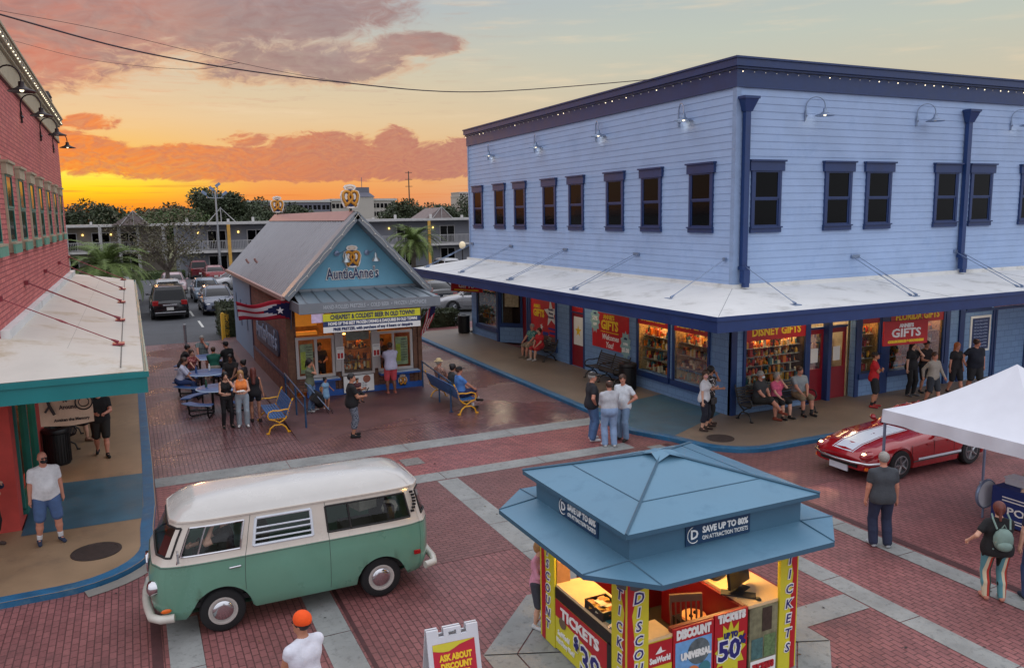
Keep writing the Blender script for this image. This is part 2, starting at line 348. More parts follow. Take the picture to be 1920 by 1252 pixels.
# ---------------------------------------------------------------- pavements
m_walk = M('walk_concrete', (150, 124, 96), .58, var=.22, vs=.6, bump=.25, bs=30, spec=.6, dirt=((112, 94, 78), .5, 1.1))
m_walk2 = M('walk_concrete_right', (122, 106, 92), .5, var=.22, vs=.6, bump=.25, bs=30, spec=.6, dirt=((92, 82, 74), .5, 1.1))
m_blue = M('blue_ramp_paint', (58, 98, 118), .55, var=.25, vs=1.3, bump=.2, dirt=((82, 104, 116), .5, 1.6))
m_kerb = M('kerb_blue', (30, 92, 130), .5, var=.3, vs=2.5, bump=.25, dirt=((88, 120, 134), .55, 3))
m_gutter = M('gutter_concrete', (128, 124, 118), .85, var=.2, vs=2, bump=.3)
def offset_poly(pts, d):
    out = []; n = len(pts)
    for i in range(n):
        p0, p1, p2 = (Vector(pts[(i + k) % n]) for k in (-1, 0, 1))
        a = (p1 - p0).normalized(); b = (p2 - p1).normalized(); na = Vector((-a.y, a.x)); nb = Vector((-b.y, b.x)); m = (na + nb)
        m = m.normalized() / max(.3, m.normalized().dot(na)); out.append(p1 + m * d)
    return out
def kerb(name, line, h0, h1, w=.16, mat=m_kerb, side=1):
    """a kerb following an open line; width grows to the side (left of travel=+1)"""
    b = MB(); pts = [Vector(p) for p in line]; n = len(pts); L = []
    for i in range(n):
        d = (pts[min(i + 1, n - 1)] - pts[max(i - 1, 0)]).normalized(); L.append(pts[i] + Vector((-d.y, d.x)) * w * side)
    H = h1 if isinstance(h1, (list, tuple)) else [h1] * n
    vs = []
    for p, q, h in zip(pts, L, H): vs += [(p.x, p.y, h0), (p.x, p.y, h - .015), (p.x + (q.x - p.x) * .12, p.y + (q.y - p.y) * .12, h), (q.x, q.y, h), (q.x, q.y, h0)]
    fs = [(i * 5 + k, i * 5 + k + 1, (i + 1) * 5 + k + 1, (i + 1) * 5 + k) for i in range(n - 1) for k in range(4)] + [(0, 1, 2, 3, 4), tuple((n - 1) * 5 + k for k in (4, 3, 2, 1, 0))]
    b.add(vs, fs); o = b.build(name, mat); o['kind'] = GR; return o
def arc(cx, cy, r, a0, a1, n=10): return [(cx + r * cos(rad(a0 + (a1 - a0) * i / n)), cy + r * sin(rad(a0 + (a1 - a0) * i / n))) for i in range(n + 1)]
# left pavement (pink building side)
LZ = .10
rim = [(.10, 39.6), (.10, 30), (.10, 21), (.08, 18), (.0, 16.6)] + arc(-1.5, 15.75, 1.5, 8, -90, 9)[1:] + [(-4, 14.22), (-30, 14.2)]
inner = [(p[0], p[1]) for p in rim]
b = MB(); poly = [(-2.3, 39.6)] + [(x, y) for x, y in rim] + [(-30, 17.6), (-2.3, 17.6)]
b.poly([(x, y, LZ) for x, y in poly]); b.build('left_pavement', m_walk, recalc=False)['kind'] = GR
kerb('left_kerb', rim, 0, LZ + .006, .24, m_kerb, side=-1)
sheet('blue_ramp', [(-2.3, 17.6), (-2.3, 20.5), (-.14, 20.4), (-.18, 17.2), (-2.3, 17.25)], LZ + .004, m_blue)
b = MB(); g = arc(-1.5, 15.75, 1.52, 5, -75, 8); g2 = arc(-1.5, 15.75, 1.78, 5, -75, 8)
for i in range(8): b.poly([(*g[i], .02), (*g2[i], .012), (*g2[i + 1], .012), (*g[i + 1], .02)])
b.build('left_gutter', m_gutter, recalc=False)['kind'] = GR
# right pavement (blue building side)
RZ = .10
rimR = [(12.55, 38.3), (12.35, 30), (12.25, 24), (12.2, 20.4)] + [(11.95, 18.9), (12.05, 18.0), (12.55, 16.9)] + arc(14.3, 16.6, 1.62, 195, 268, 8) + [(15.5, 15.0), (20, 14.95), (60, 14.95)]
hR = [RZ + .02] * 3 + [RZ * .9] + [.03, .03, .05] + [RZ + .02] * 9 + [RZ + .02] * 3
b = MB(); poly = [(x, y) for x, y in rimR] + [(60, 18.4), (15.45, 18.4), (15.45, 38.3)]
b.poly([(x, y, RZ) for x, y in poly]); b.build('right_pavement', m_walk2, recalc=False)['kind'] = GR
kerb('right_kerb', rimR, 0, [RZ + .02] * len(rimR), .22, m_kerb, side=1)
sheet('blue_ramp', [(12.3, 20.6), (12.1, 18.7), (12.7, 17.0), (15.42, 18.35), (15.42, 21.3)], RZ + .004, m_blue)
sheet('back_pavement', rect(12.5, 38.3, 40, 39.4), .10, m_walk2)
m_lid = m_iron
for i, (x, y, r, lab) in enumerate(((-.97, 15.78, .42, 'round iron manhole cover in the pavement corner by the pink building'), (13.66, 16.25, .36, 'round iron manhole cover in the pavement corner by the blue building'))):
    b = MB((x, y, LZ)); b.lathe([(r, LZ), (r, LZ + .012), (r * .86, LZ + .014), (r * .84, LZ + .009), (.01, LZ + .009)], (x, y, 0), 40); o = b.build('manhole_cover', m_iron); o.location = (x, y, LZ); tag(o, lab, 'manhole cover', 'manhole covers')
b = MB((5.9, 18.5, 0)); b.box(5.65, 18.2, .004, 6.15, 18.75, .016); o = b.build('utility_cover', M('lid_grey', (120, 116, 112), .8, var=.3, vs=15)); o.location = (5.9, 18.5, 0); tag(o, 'square grey utility lid set in the herringbone bricks behind the van', 'utility cover')
# terrace step beside the pretzel shop
b = MB(); b.add([(3.75, 21.3, .005), (3.75, 24, .10), (3.95, 42.2, .16), (9.2, 42.2, .16), (9.2, 26.5, .10), (9.2, 23.5, .005), (3.8, 42.2, 0), (3.75, 24, 0)],
    [(0, 1, 4, 5), (1, 2, 3, 4), (1, 7, 6, 2), (0, 7, 1)]); b.build('shop_terrace', M('terrace_concrete', (96, 66, 66), .5, var=.25, vs=.8, bump=.4, spec=.6, dirt=((70, 48, 50), .5, 1.2)), recalc=False)['kind'] = GR
# ---------------------------------------------------------------- building helpers
class Face:
    def __init__(s, org, sd, out): s.g = Vector(org); s.s = Vector(sd); s.n = Vector(out)
    def P(s, a, z, o=0): p = s.g + s.s * a + s.n * o; return (p.x, p.y, p.z + z)
    def box(s, b, a0, a1, z0, z1, o0, o1, m=0):
        vs = [s.P(a, z, o) for z in (z0, z1) for a, o in ((a0, o0), (a1, o0), (a1, o1), (a0, o1))]
        return b.add(vs, [(3, 2, 1, 0), (4, 5, 6, 7), (0, 1, 5, 4), (1, 2, 6, 5), (2, 3, 7, 6), (3, 0, 4, 7)], m)
    def quad(s, b, a0, a1, z0, z1, o, m=0): return b.add([s.P(a0, z0, o), s.P(a1, z0, o), s.P(a1, z1, o), s.P(a0, z1, o)], [(0, 1, 2, 3)], m)
    def text(s, t, size, mat, parent, a, z, o, og, **k):
        return text(t, size, mat, parent, s.P(a, z, o), s.s if k.pop('flip', FLIP.get(id(s), 0)) == 0 else -s.s, (0, 0, 1), og, **k)
def wall_open(face, b, s0, s1, z0, z1, ops, th, m=0):
    xs = sorted({s0, s1, *[o[0] for o in ops], *[o[1] for o in ops]})
    for i in range(len(xs) - 1):
        a, c = xs[i], xs[i + 1]; zs = [(z0, z1)]
        for o in ops:
            if o[0] < (a + c) / 2 < o[1]:
                nz = []
                for p, q in zs:
                    if o[2] > p: nz.append((p, min(q, o[2])))
                    if o[3] < q: nz.append((max(p, o[3]), q))
                zs = nz
        for p, q in zs:
            if q - p > 1e-4: face.box(b, a, c, p, q, -th, 0, m)
def siding(face, b, s0, s1, z0, z1, ops=(), pitch=.205, m=0):
    n = round((z1 - z0) / pitch); p = (z1 - z0) / n
    for i in range(n):
        a, c = z0 + i * p, z0 + (i + 1) * p
        b.add([face.P(s0, a, .017), face.P(s1, a, .017), face.P(s1, c, .003), face.P(s0, c, .003), face.P(s0, a, 0), face.P(s1, a, 0)], [(0, 1, 2, 3), (0, 4, 5, 1)], m)
m_glass = M('window_glass', (5, 6, 8), .07, var=0, spec=.10, bump=.25, bs=2.2)
m_glassd = M('shop_glass', (235, 240, 240), alpha=.03, var=0)
m_navy = M('navy_trim', (32, 54, 100), .45, var=.12, vs=2, dirt=((44, 66, 112), .4, 5))
m_navy2 = M('royal_trim', (30, 56, 106), .4, var=.1, vs=2, dirt=((36, 66, 124), .4, 5))
m_side = M('blue_siding', (152, 176, 212), .55, var=.07, vs=1.2, bump=.12, bs=60, dirt=((130, 158, 200), .45, 1.1))
m_block = brickmat('blue_blockwork', (118, 150, 190), (112, 143, 184), (92, 122, 164), .42, .21, .010, 'yz', r=.6, bump=.5, var=.10)
m_blockx = brickmat('blue_blockwork_x', (118, 150, 190), (112, 143, 184), (92, 122, 164), .42, .21, .010, 'xz', r=.6, bump=.5, var=.10)
m_post = M('pale_blue_paint', (134, 156, 190), .5, var=.08)
m_red = M('shop_red', (176, 28, 34), .4, var=.08, vs=4)
m_reddk = M('door_red', (132, 20, 34), .4, var=.12, vs=3)
m_yel = M('letter_yellow', (240, 200, 40), .5, var=.05)
m_wht = M('letter_white', (230, 230, 226), .5, var=.04)
m_white = M('white_roof', (214, 214, 212), .7, var=.06, vs=.6, bump=.25, bs=8, dirt=((160, 158, 152), .7, .8))
m_steel = M('grey_steel', (126, 142, 168), .4, metal=.5, var=.1)
m_black = M('black_paint', (20, 20, 22), .4, var=.2, vs=8)
m_dark = M('dark_interior', (34, 26, 24), .8)
m_warm = M('warm_lamp', (255, 214, 150), emit=16, var=0)
m_bulb = M('bulb_glow', (255, 238, 200), emit=2.2, var=0)
m_bulboff = M('bulb_clear', (200, 196, 185), .2, var=0)
def sash_window(face, par, og, s0, s1, z0, z1, trim, sash=None, headw=.08, head=.26, sill=.17, hm=None, pr_=.07, jw=.09):
    """double hung window: casing, projecting head and sill, two sashes with glass"""
    w = MB(og); sash = sash or trim
    face.box(w, s0, s0 + jw, z0, z1, .0, pr_); face.box(w, s1 - jw, s1, z0, z1, .0, pr_); face.box(w, s0 + .09, s1 - .09, z1 - .012, z1, 0, pr_); face.box(w, s0 + .09, s1 - .09, z0, z0 + .012, 0, pr_)
    f = w.build('window', trim, par)
    h = MB(og); face.box(h, s0 - headw, s1 + headw, z1, z1 + head, 0, .10); face.box(h, s0 - headw - .03, s1 + headw + .03, z1 + head, z1 + head + .05, 0, .15); h.build('head', hm or trim, f)
    l = MB(og); face.box(l, s0 - .03, s1 + .03, z0 - .04, z0, 0, .13); face.box(l, s0 - .02, s1 + .02, z0 - sill, z0 - .04, 0, .08); l.build('sill', trim, f)
    g = MB(og); zm = (z0 + z1) / 2; a, c = s0 + jw, s1 - jw
    for p, q, o in ((z0, zm, .045), (zm, z1, .062)):
        face.box(g, a, a + .05, p, q, o - .02, o); face.box(g, c - .05, c, p, q, o - .02, o); face.box(g, a + .05, c - .05, p, p + .05, o - .02, o); face.box(g, a + .05, c - .05, q - .04, q, o - .02, o)
    g.build('sash', sash, f)
    g = MB(og); face.quad(g, a + .05, c - .05, z0 + .05, zm, .030); face.quad(g, a + .05, c - .05, zm, z1 - .04, .045); g.build('pane', m_glass, f)
    return f
def gooseneck(name, label, base, out, rise, mats, lit=True, group=None, drop=.42):
    """barn lamp: wall plate, swan-neck tube, shallow shade, bulb"""
    t = thing(name, label, 'wall lamp', base, 0, group); o = Vector(out)
    b = MB(); b.tube([(0, 0, -.16), (0, 0, .14)], .028, 6); b.tube([(0, 0, 0)] + [tuple(o * .03 + Vector((0, 0, .02)))], .05, 8)
    R = .26; pts = [(0, 0, -.1), (0, 0, rise * .5)] + [tuple(o * (R - R * cos(pi * k / 10)) + Vector((0, 0, rise * .5 + R * sin(pi * k / 10)))) for k in range(1, 11)]
    end = o * (2 * R); zt = rise * .5 - .12; pts.append((end.x, end.y, zt)); b.tube(pts, .017, 6); b.build('arm', mats, t, smooth=40)
    s = MB(); s.lathe([(.03, zt + .05), (.055, zt + .04), (.06, zt - .04), (.12, zt - .09), (.27, zt - .15), (.275, zt - .165), (.26, zt - .155), (.1, zt - .10), (.02, zt - .09)], (end.x, end.y, 0), 20); s.build('shade', mats, t, smooth=50)
    g = MB(); g.ball((end.x, end.y, zt - .13), .045, 10); g.build('bulb', m_bulb if lit else m_bulboff, t, smooth=True)
    if lit:
        l = bpy.data.lights.new('lamp_light', 'POINT'); l.energy = .8; l.color = (1, .9, .75); l.shadow_soft_size = .05
        ol = bpy.data.objects.new('lamp_light', l); COL.objects.link(ol); ol.parent = t; ol.location = (end.x * .6, end.y * .6, zt - .28)
    return t
def string_light(label, p0, p1, n, sag=.035, mcab=None, seed=1, lit=.5):
    t = thing('string_light', label, 'string light', p0, 0, 'festoon lights along the cornices'); rr = random.Random(seed)
    a, d = Vector(p0), Vector(p1) - Vector(p0); pts = []
    for i in range(n * 2 + 1): k = i / (n * 2); pts.append(tuple(d * k + Vector((0, 0, -sag * (i % 2)))))
    MB().tube(pts, .008, 4).build('cable', m_black, t)
    b0 = MB().ball((0, 0, -.035), .017, 8).build('bulb', m_bulb, t, smooth=True); b1 = MB().ball((0, 0, -.035), .017, 8).build('bulb', m_bulboff, t, smooth=True)
    b0.location = pts[1]; b1.location = pts[3]
    for i in range(2, n):
        s = b0 if rr.random() < lit else b1; c = s.copy(); COL.objects.link(c); c.parent = t; c.location = pts[i * 2 + 1] if i * 2 + 1 < len(pts) else pts[-1]
    return t
def goods_mesh(face, og, a0, a1, z0, z1, o0, o1, n, rr, sz=(.03, .09), nm=6, shelves=None):
    b = MB(og); zs = shelves or [z0]
    for i in range(n):
        a = rr.uniform(a0, a1); o = rr.uniform(o0, o1); z = rr.choice(zs); w = rr.uniform(*sz); h = rr.uniform(sz[0], sz[1] * 2.2); k = rr.randrange(nm)
        if rr.random() < .5: face.box(b, a - w / 2, a + w / 2, z, z + h, o - w / 2, o + w / 2, k)
        else:
            p = Vector(face.P(a, z + h * .5, o)); b.ball(p, w * .5, 6, k, (1, 1, h / w))
            if rr.random() < .5: b.ball(p + Vector((0, 0, h * .6)), w * .3, 6, rr.randrange(nm))
    return b
GOODS = [M('goods_gold', (214, 160, 60), .35, var=.2, vs=20), M('goods_cream', (226, 210, 176), .5, var=.2, vs=20), M('goods_red', (170, 44, 40), .4, var=.2, vs=20), M('goods_teal', (60, 116, 120), .4, var=.2, vs=20), M('goods_black', (36, 32, 34), .4), M('goods_amber', (220, 120, 40), .35, var=.2, vs=20), M('goods_white', (220, 220, 220), .4), M('goods_lime', (180, 220, 40), .5)]
def shop_window(face, par, og, s0, s1, z0, z1, rr, header=None, hh=.34, style='gold', deep=.75, power=9, frame=m_navy2, sw=.09, sill=.20, trim_o=.05, hsize=.2, hw=None):
    """display window: frame, glass, header board with words, lit case with shelves of goods behind"""
    w = MB(og)
    face.box(w, s0 - sw, s0, z0 - .02, z1, 0, trim_o); face.box(w, s1, s1 + sw, z0 - .02, z1, 0, trim_o)
    f = w.build('window', frame, par)
    l = MB(og); face.box(l, s0 - sw - .03, s1 + sw + .03, z0 - sill, z0 - .02, 0, trim_o + .05); l.build('sill', frame, f)
    gz1 = z1 - (hh if header is not None else 0)
    g = MB(og); face.quad(g, s0, s1, z0 - .02, gz1, -.02); g.build('pane', m_glassd, f)
    if header is not None:
        h = MB(og); face.box(h, s0, s1, gz1, z1, -.03, .03); hb = h.build('header_board', m_red, f)
        if header: face.text(header, hsize, m_yel, hb, (s0 + s1) / 2, gz1 + hh * .5, .034, og, bold=.012, w=hw or (s1 - s0) * .82, flip=FLIP[id(face)])
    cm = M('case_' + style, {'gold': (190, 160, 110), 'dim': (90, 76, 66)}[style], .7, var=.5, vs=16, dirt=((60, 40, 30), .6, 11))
    c = MB(og); D = -deep
    face.box(c, s0, s1, z0 - .06, z0 - .022, D, -.03); face.box(c, s0, s1, z1, z1 + .03, D, -.03)
    face.box(c, s0 - .03, s0, z0 - .02, z1, D, -.03); face.box(c, s1, s1 + .03, z0 - .02, z1, D, -.03); face.box(c, s0 - .03, s1 + .03, z0 - .02, z1, D - .03, D)
    c.build('display_case', cm, f)
    sh = MB(og); H = gz1 - z0; zs = [z0]
    ns = max(2, int(H / (.24 if style == 'dim' else .34)))
    for i in range(1, ns): z = z0 + H * i / ns; zs.append(z + .012); face.box(sh, s0 + .02, s1 - .02, z, z + .01, D + .02, -.16)
    sh.build('shelf', M('glass_shelf', (190, 196, 190), .2, var=0), f)
    L = s1 - s0; gm = goods_mesh(face, og, s0 + .06, s1 - .06, z0, gz1, D + .08, -.2, int((330 if style == 'dim' else 260) * L), rr, shelves=zs, sz=(.035, .115)); go = gm.build('merchandise', GOODS[:6], f); go['kind'] = 'stuff'
    s = MB(og); face.box(s, s0 + .1, s1 - .1, gz1 - .02, gz1 + .01, -.30, -.24); s.build('lamp_strip', M('strip_%g' % power, (255, 196, 120), emit=power, var=0), f)
    return f
FLIP = {}
# ---------------------------------------------------------------- blue two storey building
OG = (15.45, 18, 0)
bb_ = thing('shop_building', 'two storey blue clapboard shop building with navy cornice and a white wraparound canopy', 'building', OG)
FW = Face((15.45, 0, 0), (0, 1, 0), (-1, 0, 0)); FS = Face((0, 18, 0), (1, 0, 0), (0, -1, 0)); FLIP[id(FW)] = 1; FLIP[id(FS)] = 0
XE, YN = 45.0, 37.55
b = MB(OG); b.box(15.45 + .02, 18.02, 3.7, XE, YN, 9.4); b.build('upper_storey_core', m_side, bb_)
b = MB(OG); siding(FW, b, 18.12, YN - .12, 3.83, 9.38); siding(FS, b, 15.57, XE, 3.83, 9.38); b.build('clapboard_wall', m_side, bb_)
b = MB(OG); b.box(15.41, 17.96, 3.83, 15.57, 18.12, 9.38); b.box(15.41, YN - .12, 3.83, 15.57, YN + .03, 9.38); b.build('corner_board', m_post, bb_)
b = MB(OG); b.box(15.38, 17.93, 9.38, XE, YN + .05, 9.86); b.box(15.33, 17.88, 9.86, XE, YN + .1, 9.92); b.box(15.27, 17.82, 9.92, XE, YN + .14, 10.12); b.box(15.23, 17.78, 10.12, XE, YN + .16, 10.17); b.build('cornice', m_navy, bb_)
b = MB(OG); b.box(15.9, 18.5, 10.17, XE - .5, YN - .5, 10.175); b.build('roof', m_white, bb_)
for a, c in ((35.69, 37.01), (33.2, 34.45), (31.09, 32.35), (28.37, 29.63), (26.24, 27.45), (23.52, 24.76), (21.31, 22.62), (18.8, 20.07)):
    m_ = (a + c) / 2; sash_window(FW, bb_, OG, m_ - .55, m_ + .55, 5.55, 7.12, m_navy)
for a, c in ((15.96, 17.16), (18.75, 19.98), (20.45, 21.68), (23.56, 24.78), (25.29, 26.49), (27.9, 29.1), (31, 32.2)):
    m_ = (a + c) / 2; sash_window(FS, bb_, OG, m_ - .55, m_ + .55, 5.55, 7.12, m_navy)
# canopy
b = MB(OG); o = 2.97; zc, ze = 3.83, 3.50; xo, yo, ye = 15.45 - o, 18 - o, YN + .3
b.add([(15.43, 17.98, zc), (XE, 17.98, zc), (XE, yo, ze), (xo, yo, ze), (15.43, ye, zc), (xo, ye, ze)], [(0, 1, 2, 3), (0, 3, 5, 4)])
b.add([(15.43, 17.98, zc - .1), (XE, 17.98, zc - .1), (XE, yo, ze - .1), (xo, yo, ze - .1), (15.43, ye, zc - .1), (xo, ye, ze - .1)], [(3, 2, 1, 0), (4, 5, 3, 0)])
b.box(15.37, 17.90, zc - .02, 15.445, ye, zc + .10); b.box(15.445, 17.90, zc - .02, XE, 17.975, zc + .10)
b.build('canopy_roof', m_white, bb_, recalc=False); m_seam2 = M('white_seam', (150, 152, 156), .8)
for p_, q_ in [((15.43, 17.98, zc), (xo, yo, ze))] + [((15.43, y, zc), (xo, y, ze)) for y in (23.5, 29.3, 34)] + [((x, 17.98, zc), (x, yo, ze)) for x in (20.8, 26.6, 32)]: b = MB(OG); b.tube([p_, q_], .008, 4); b.build('roof_seam', m_seam2, bb_)
b = MB(OG); w = .05
b.box(xo - w, yo - w, 3.14, xo, ye, 3.48); b.box(xo, yo - w, 3.14, XE, yo, 3.48); b.box(xo - w - .03, yo - w - .03, 3.42, xo - w, ye + .02, 3.53); b.box(xo - w, yo - w - .03, 3.42, XE, yo - w, 3.53); b.box(xo - w, ye, 3.14, 15.4, ye + .04, 3.53)
b.build('canopy_fascia', m_navy2, bb_)
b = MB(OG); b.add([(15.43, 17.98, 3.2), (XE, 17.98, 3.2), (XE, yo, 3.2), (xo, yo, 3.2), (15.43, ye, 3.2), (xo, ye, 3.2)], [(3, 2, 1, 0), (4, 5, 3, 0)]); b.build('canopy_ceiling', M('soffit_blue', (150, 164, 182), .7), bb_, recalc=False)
# stay rods
def stay(par, og, top, low, mat, n=2, gap=.22, axis='y', r=.011):
    b = MB(og)
    for k in range(n):
        d = (k - (n - 1) / 2) * gap; t = Vector(top); l = Vector(low); dv = Vector((0, d, 0)) if axis == 'y' else Vector((d, 0, 0)); t = t + dv; l = l + dv
        b.tube([t, l], r, 6); mid = (t + l) / 2; dd = (l - t).normalized() * .12; b.tube([mid - dd, mid, mid + dd], [r * 1.2, r * 2.2, r * 1.2], 6)
        e = (t - l).normalized() * .16; b.tube([l, l + e * .5, l + e], [.035, .028, .012], 6)
    tv = Vector(top); b.cbox((tv.x, tv.y, tv.z), (.08 if axis == 'y' else .1 + gap * (n - 1), .1 + gap * (n - 1) if axis == 'y' else .08, .10))
    lv = Vector(low); b.cbox((lv.x, lv.y, lv.z - .03), (.22, .3 if axis == 'y' else .22, .03)); b.build('stay_rod', mat, par)
for y in (37.2, 32.68, 27.7, 22.78): stay(bb_, OG, (15.42, y, 4.63), (13.0, y, 3.60), m_steel)
stay(bb_, OG, (15.40, 18.3, 4.64), (13.6, 18.4, 3.64), m_steel, 1)
for x in (20.2, 24.9, 29.6): stay(bb_, OG, (x, 17.97, 4.56), (x - .35, 15.55, 3.58), m_steel, 2, .24, 'x')
stay(bb_, OG, (15.75, 17.95, 4.5), (15.53, 15.65, 3.6), m_steel, 1, .1, 'x')
# downspouts
for x in (15.72, 24.98):
    b = MB(OG); b.box(x - .27, 17.66, 9.05, x + .27, 17.96, 9.12); b.add([(x - .24, 17.68, 9.05), (x + .24, 17.68, 9.05), (x + .24, 17.96, 9.05), (x - .24, 17.96, 9.05), (x - .12, 17.8, 8.72), (x + .12, 17.8, 8.72), (x + .12, 17.96, 8.72), (x - .12, 17.96, 8.72)], [(0, 1, 5, 4), (1, 2, 6, 5), (2, 3, 7, 6), (3, 0, 4, 7), (4, 5, 6, 7)])
    b.box(x - .09, 17.82, 4.45, x + .09, 17.955, 8.72); b.box(x - .13, 17.76, 4.35, x + .13, 17.955, 4.45); b.box(x - .11, 17.72, 3.98, x + .11, 17.90, 4.35); b.cbox((x, 17.78, 3.92), (.16, .14, .12)); b.build('downspout', m_navy2, bb_)
# ground floor west
rr = random.Random(3)
opsW = [(34.36, 36.8, .72, 3.0), (31.2, 34.2, .0, 3.0), (28.6, 30.9, .62, 2.75), (26.35, 27.4, .10, 3.0), (20.95, 22.72, .72, 2.75), (18.98, 20.68, .72, 2.75)]
b = MB(OG); wall_open(FW, b, 18.0, YN, .08, 3.7, opsW, .2); b.build('lower_wall', m_block, bb_)
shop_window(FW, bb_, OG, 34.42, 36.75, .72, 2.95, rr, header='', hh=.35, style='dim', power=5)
shop_window(FW, bb_, OG, 20.98, 22.68, .72, 2.72, rr, header='COLLECTIBLES', hh=.42, hsize=.26, style='gold', power=24)
shop_window(FW, bb_, OG, 19.0, 20.66, .72, 2.72, rr, header='DISNEY GIFTS', hh=.42, hsize=.26, style='gold', power=24)
# entry recess with splayed bay and red door
b = MB(OG); P3 = [(15.45, 34.36), (16.25, 33.3), (16.25, 31.2)]
b.box(15.38, 34.18, .08, 15.5, 34.38, 3.1); b.box(15.40, 31.1, .08, 15.5, 31.22, 3.1); b.build('entry_post', m_navy2, bb_)
FB = Face((15.45, 34.2, 0), Vector((.8, -.9, 0)).normalized(), Vector((-.9, -.8, 0)).normalized()); FLIP[id(FB)] = 0
b = MB(OG); FB.box(b, 0, 1.2, .08, .8, -.08, 0); b.build('bay_base', m_block, bb_)
b = MB(OG); FB.box(b, 0, 1.2, .8, 1.0, -.08, .02); FB.box(b, 0, .12, 1.0, 3.1, -.06, .02); FB.box(b, 1.08, 1.2, 1.0, 3.1, -.06, .02); wn = b.build('bay_window', m_navy2, bb_)
b = MB(OG); FB.quad(b, .12, 1.08, 1.0, 3.0, -.02); b.build('pane', m_glassd, wn); b = MB(OG); FB.box(b, .25, .95, 1.75, 2.5, -.12, -.1); b.build('poster', M('poster_tan', (196, 176, 150), .6, var=.3, vs=9), wn)
b = MB(OG); b.box(16.25, 31.2, .08, 16.3, 33.4, 3.2); b.build('recess_wall', m_reddk, bb_)
b = MB(OG); b.box(15.45, 31.15, .08, 16.3, 31.2, 3.2); b.box(16.3, 33.3, .1, 18, 38, 3.2); b.build('recess_side', m_dark, bb_)
FR = Face((16.25, 0, 0), (0, 1, 0), (-1, 0, 0))
b = MB(OG); FR.box(b, 31.7, 32.7, .1, 2.3, 0, .05); dr = b.build('shop_door', m_reddk, bb_); b = MB(OG); FR.quad(b, 31.9, 32.5, 1.0, 2.1, .056); b.build('door_glass', M('door_glass_lit', (200, 190, 170), .3, var=.5, vs=9, emit=.25), dr)
b = MB(OG); b.tube([(16.16, 31.8, .95), (16.16, 31.8, 1.25)], .015, 6); b.build('handle', m_steel, dr)
b = MB(OG); b.box(15.5, 31.2, 3.12, 18, 34.36, 3.16); b.build('recess_ceiling', m_dark, bb_)
b = MB(OG); b.box(15.75, 31.3, .104, 16.25, 32.9, .115); b.build('door_mat', M('mat_black', (34, 34, 36), .95), bb_)
# star poster window
m_posterred = M('poster_red', (196, 30, 38), .4, var=.12, vs=3)
b = MB(OG); FW.box(b, 28.6, 30.9, .62, 2.75, -.05, -.02); ps = b.build('window_poster', m_posterred, bb_)
b = MB(OG); FW.box(b, 28.5, 28.6, .6, 3.0, 0, .05); FW.box(b, 30.9, 31.02, .6, 3.0, 0, .05); FW.box(b, 28.45, 31.05, .42, .62, 0, .09); b.build('poster_frame', m_navy2, ps)
FW.text("ANNIE'S", .2, m_yel, ps, 30.3, 2.16, -.012, OG, flip=1, bold=.008, w=.62); FW.text('GIFTS', .42, m_yel, ps, 30.15, 1.87, -.012, OG, flip=1, bold=.02, w=1.0)
def star(face, b, a, z, r, o, m=0, rot=0, sq=1.0):
    pts = [face.P(a + sq * (r if k % 2 == 0 else r * .42) * sin(rot + pi * k / 5), z + (r if k % 2 == 0 else r * .42) * cos(rot + pi * k / 5), o) for k in range(10)]
    b.poly(pts, m); return b
b = MB(OG); star(FW, b, 29.05, 1.95, .62, -.014, 0, .1); 
for a, z, r in ((29.9, 1.32, .16), (30.35, 1.05, .12), (29.2, .82, .24), (30.6, .95, .1), (29.6, .75, .1)): star(FW, b, a, z, r, -.014, 0, a)
b.build('star_print', m_wht, ps, recalc=False)
b = MB(OG); 
for a0, a1, z0, z1 in ((28.65, 29.9, .66, .80), (28.65, 29.2, 1.1, 1.2), (29.3, 29.8, 1.0, 1.14), (28.7, 29.3, 1.28, 1.36)): FW.quad(b, a0, a1, z0, z1, -.016)
b.build('blue_print', M('print_blue', (32, 46, 140), .4), ps, recalc=False)
for i, s_ in enumerate(("Florida's", 'Money', 'Souvenirs')): FW.text(s_, .13, M('print_ink', (30, 40, 90), .5, var=0), ps, 29.05, 2.12 - i * .16, -.010, OG, flip=1, bold=.003)
b = MB(OG); FW.box(b, 28.6, 30.9, 2.75, 3.1, -.03, .02); h_ = b.build('header_board', m_red, bb_); FW.text('ANNIE\'S', .28, m_yel, h_, 29.75, 2.92, .03, OG, flip=1, bold=.01, w=2.0)
# hanging shop signs
def hang_sign(label, c, wx, hz, face, og, lines, wid, grp='small hanging shop signs'):
    t = thing('shop_sign', label, 'sign', c, 0, grp); b = MB(c); cf = face
    cf.box(b, -wx / 2, wx / 2, -hz / 2, hz / 2, -.03, .03); o = b.build('board', m_red, t, bevel=.008)
    for s_, z, sz, w_, m in lines: cf.text(s_, sz, m, o, 0, z, .034, c, bold=.01, w=w_, flip=FLIP[id(cf)])
    b = MB(c)
    for a in (-wx * .35, wx * .35): b.tube([cf.P(a, hz / 2, 0), cf.P(a, hz / 2 + .3, 0)], .01, 5)
    b.build('hanger', m_black, t); return t
f1 = Face((14.4, 35.6, 2.72), Vector((.55, -1, 0)).normalized(), Vector((-1, -.55, 0)).normalized()); FLIP[id(f1)] = 0
hang_sign('dark red GIFTS sign hanging under the canopy at the far end of the arcade', (14.4, 35.6, 2.72), 1.9, .62, f1, OG, [("ANNIE'S", .17, .12, .5, m_wht), ('GIFTS', -.03, .28, .95, m_wht), ('COLLECTIBLES & SOUVENIRS', -.23, .08, 1.5, m_yel)], 1)
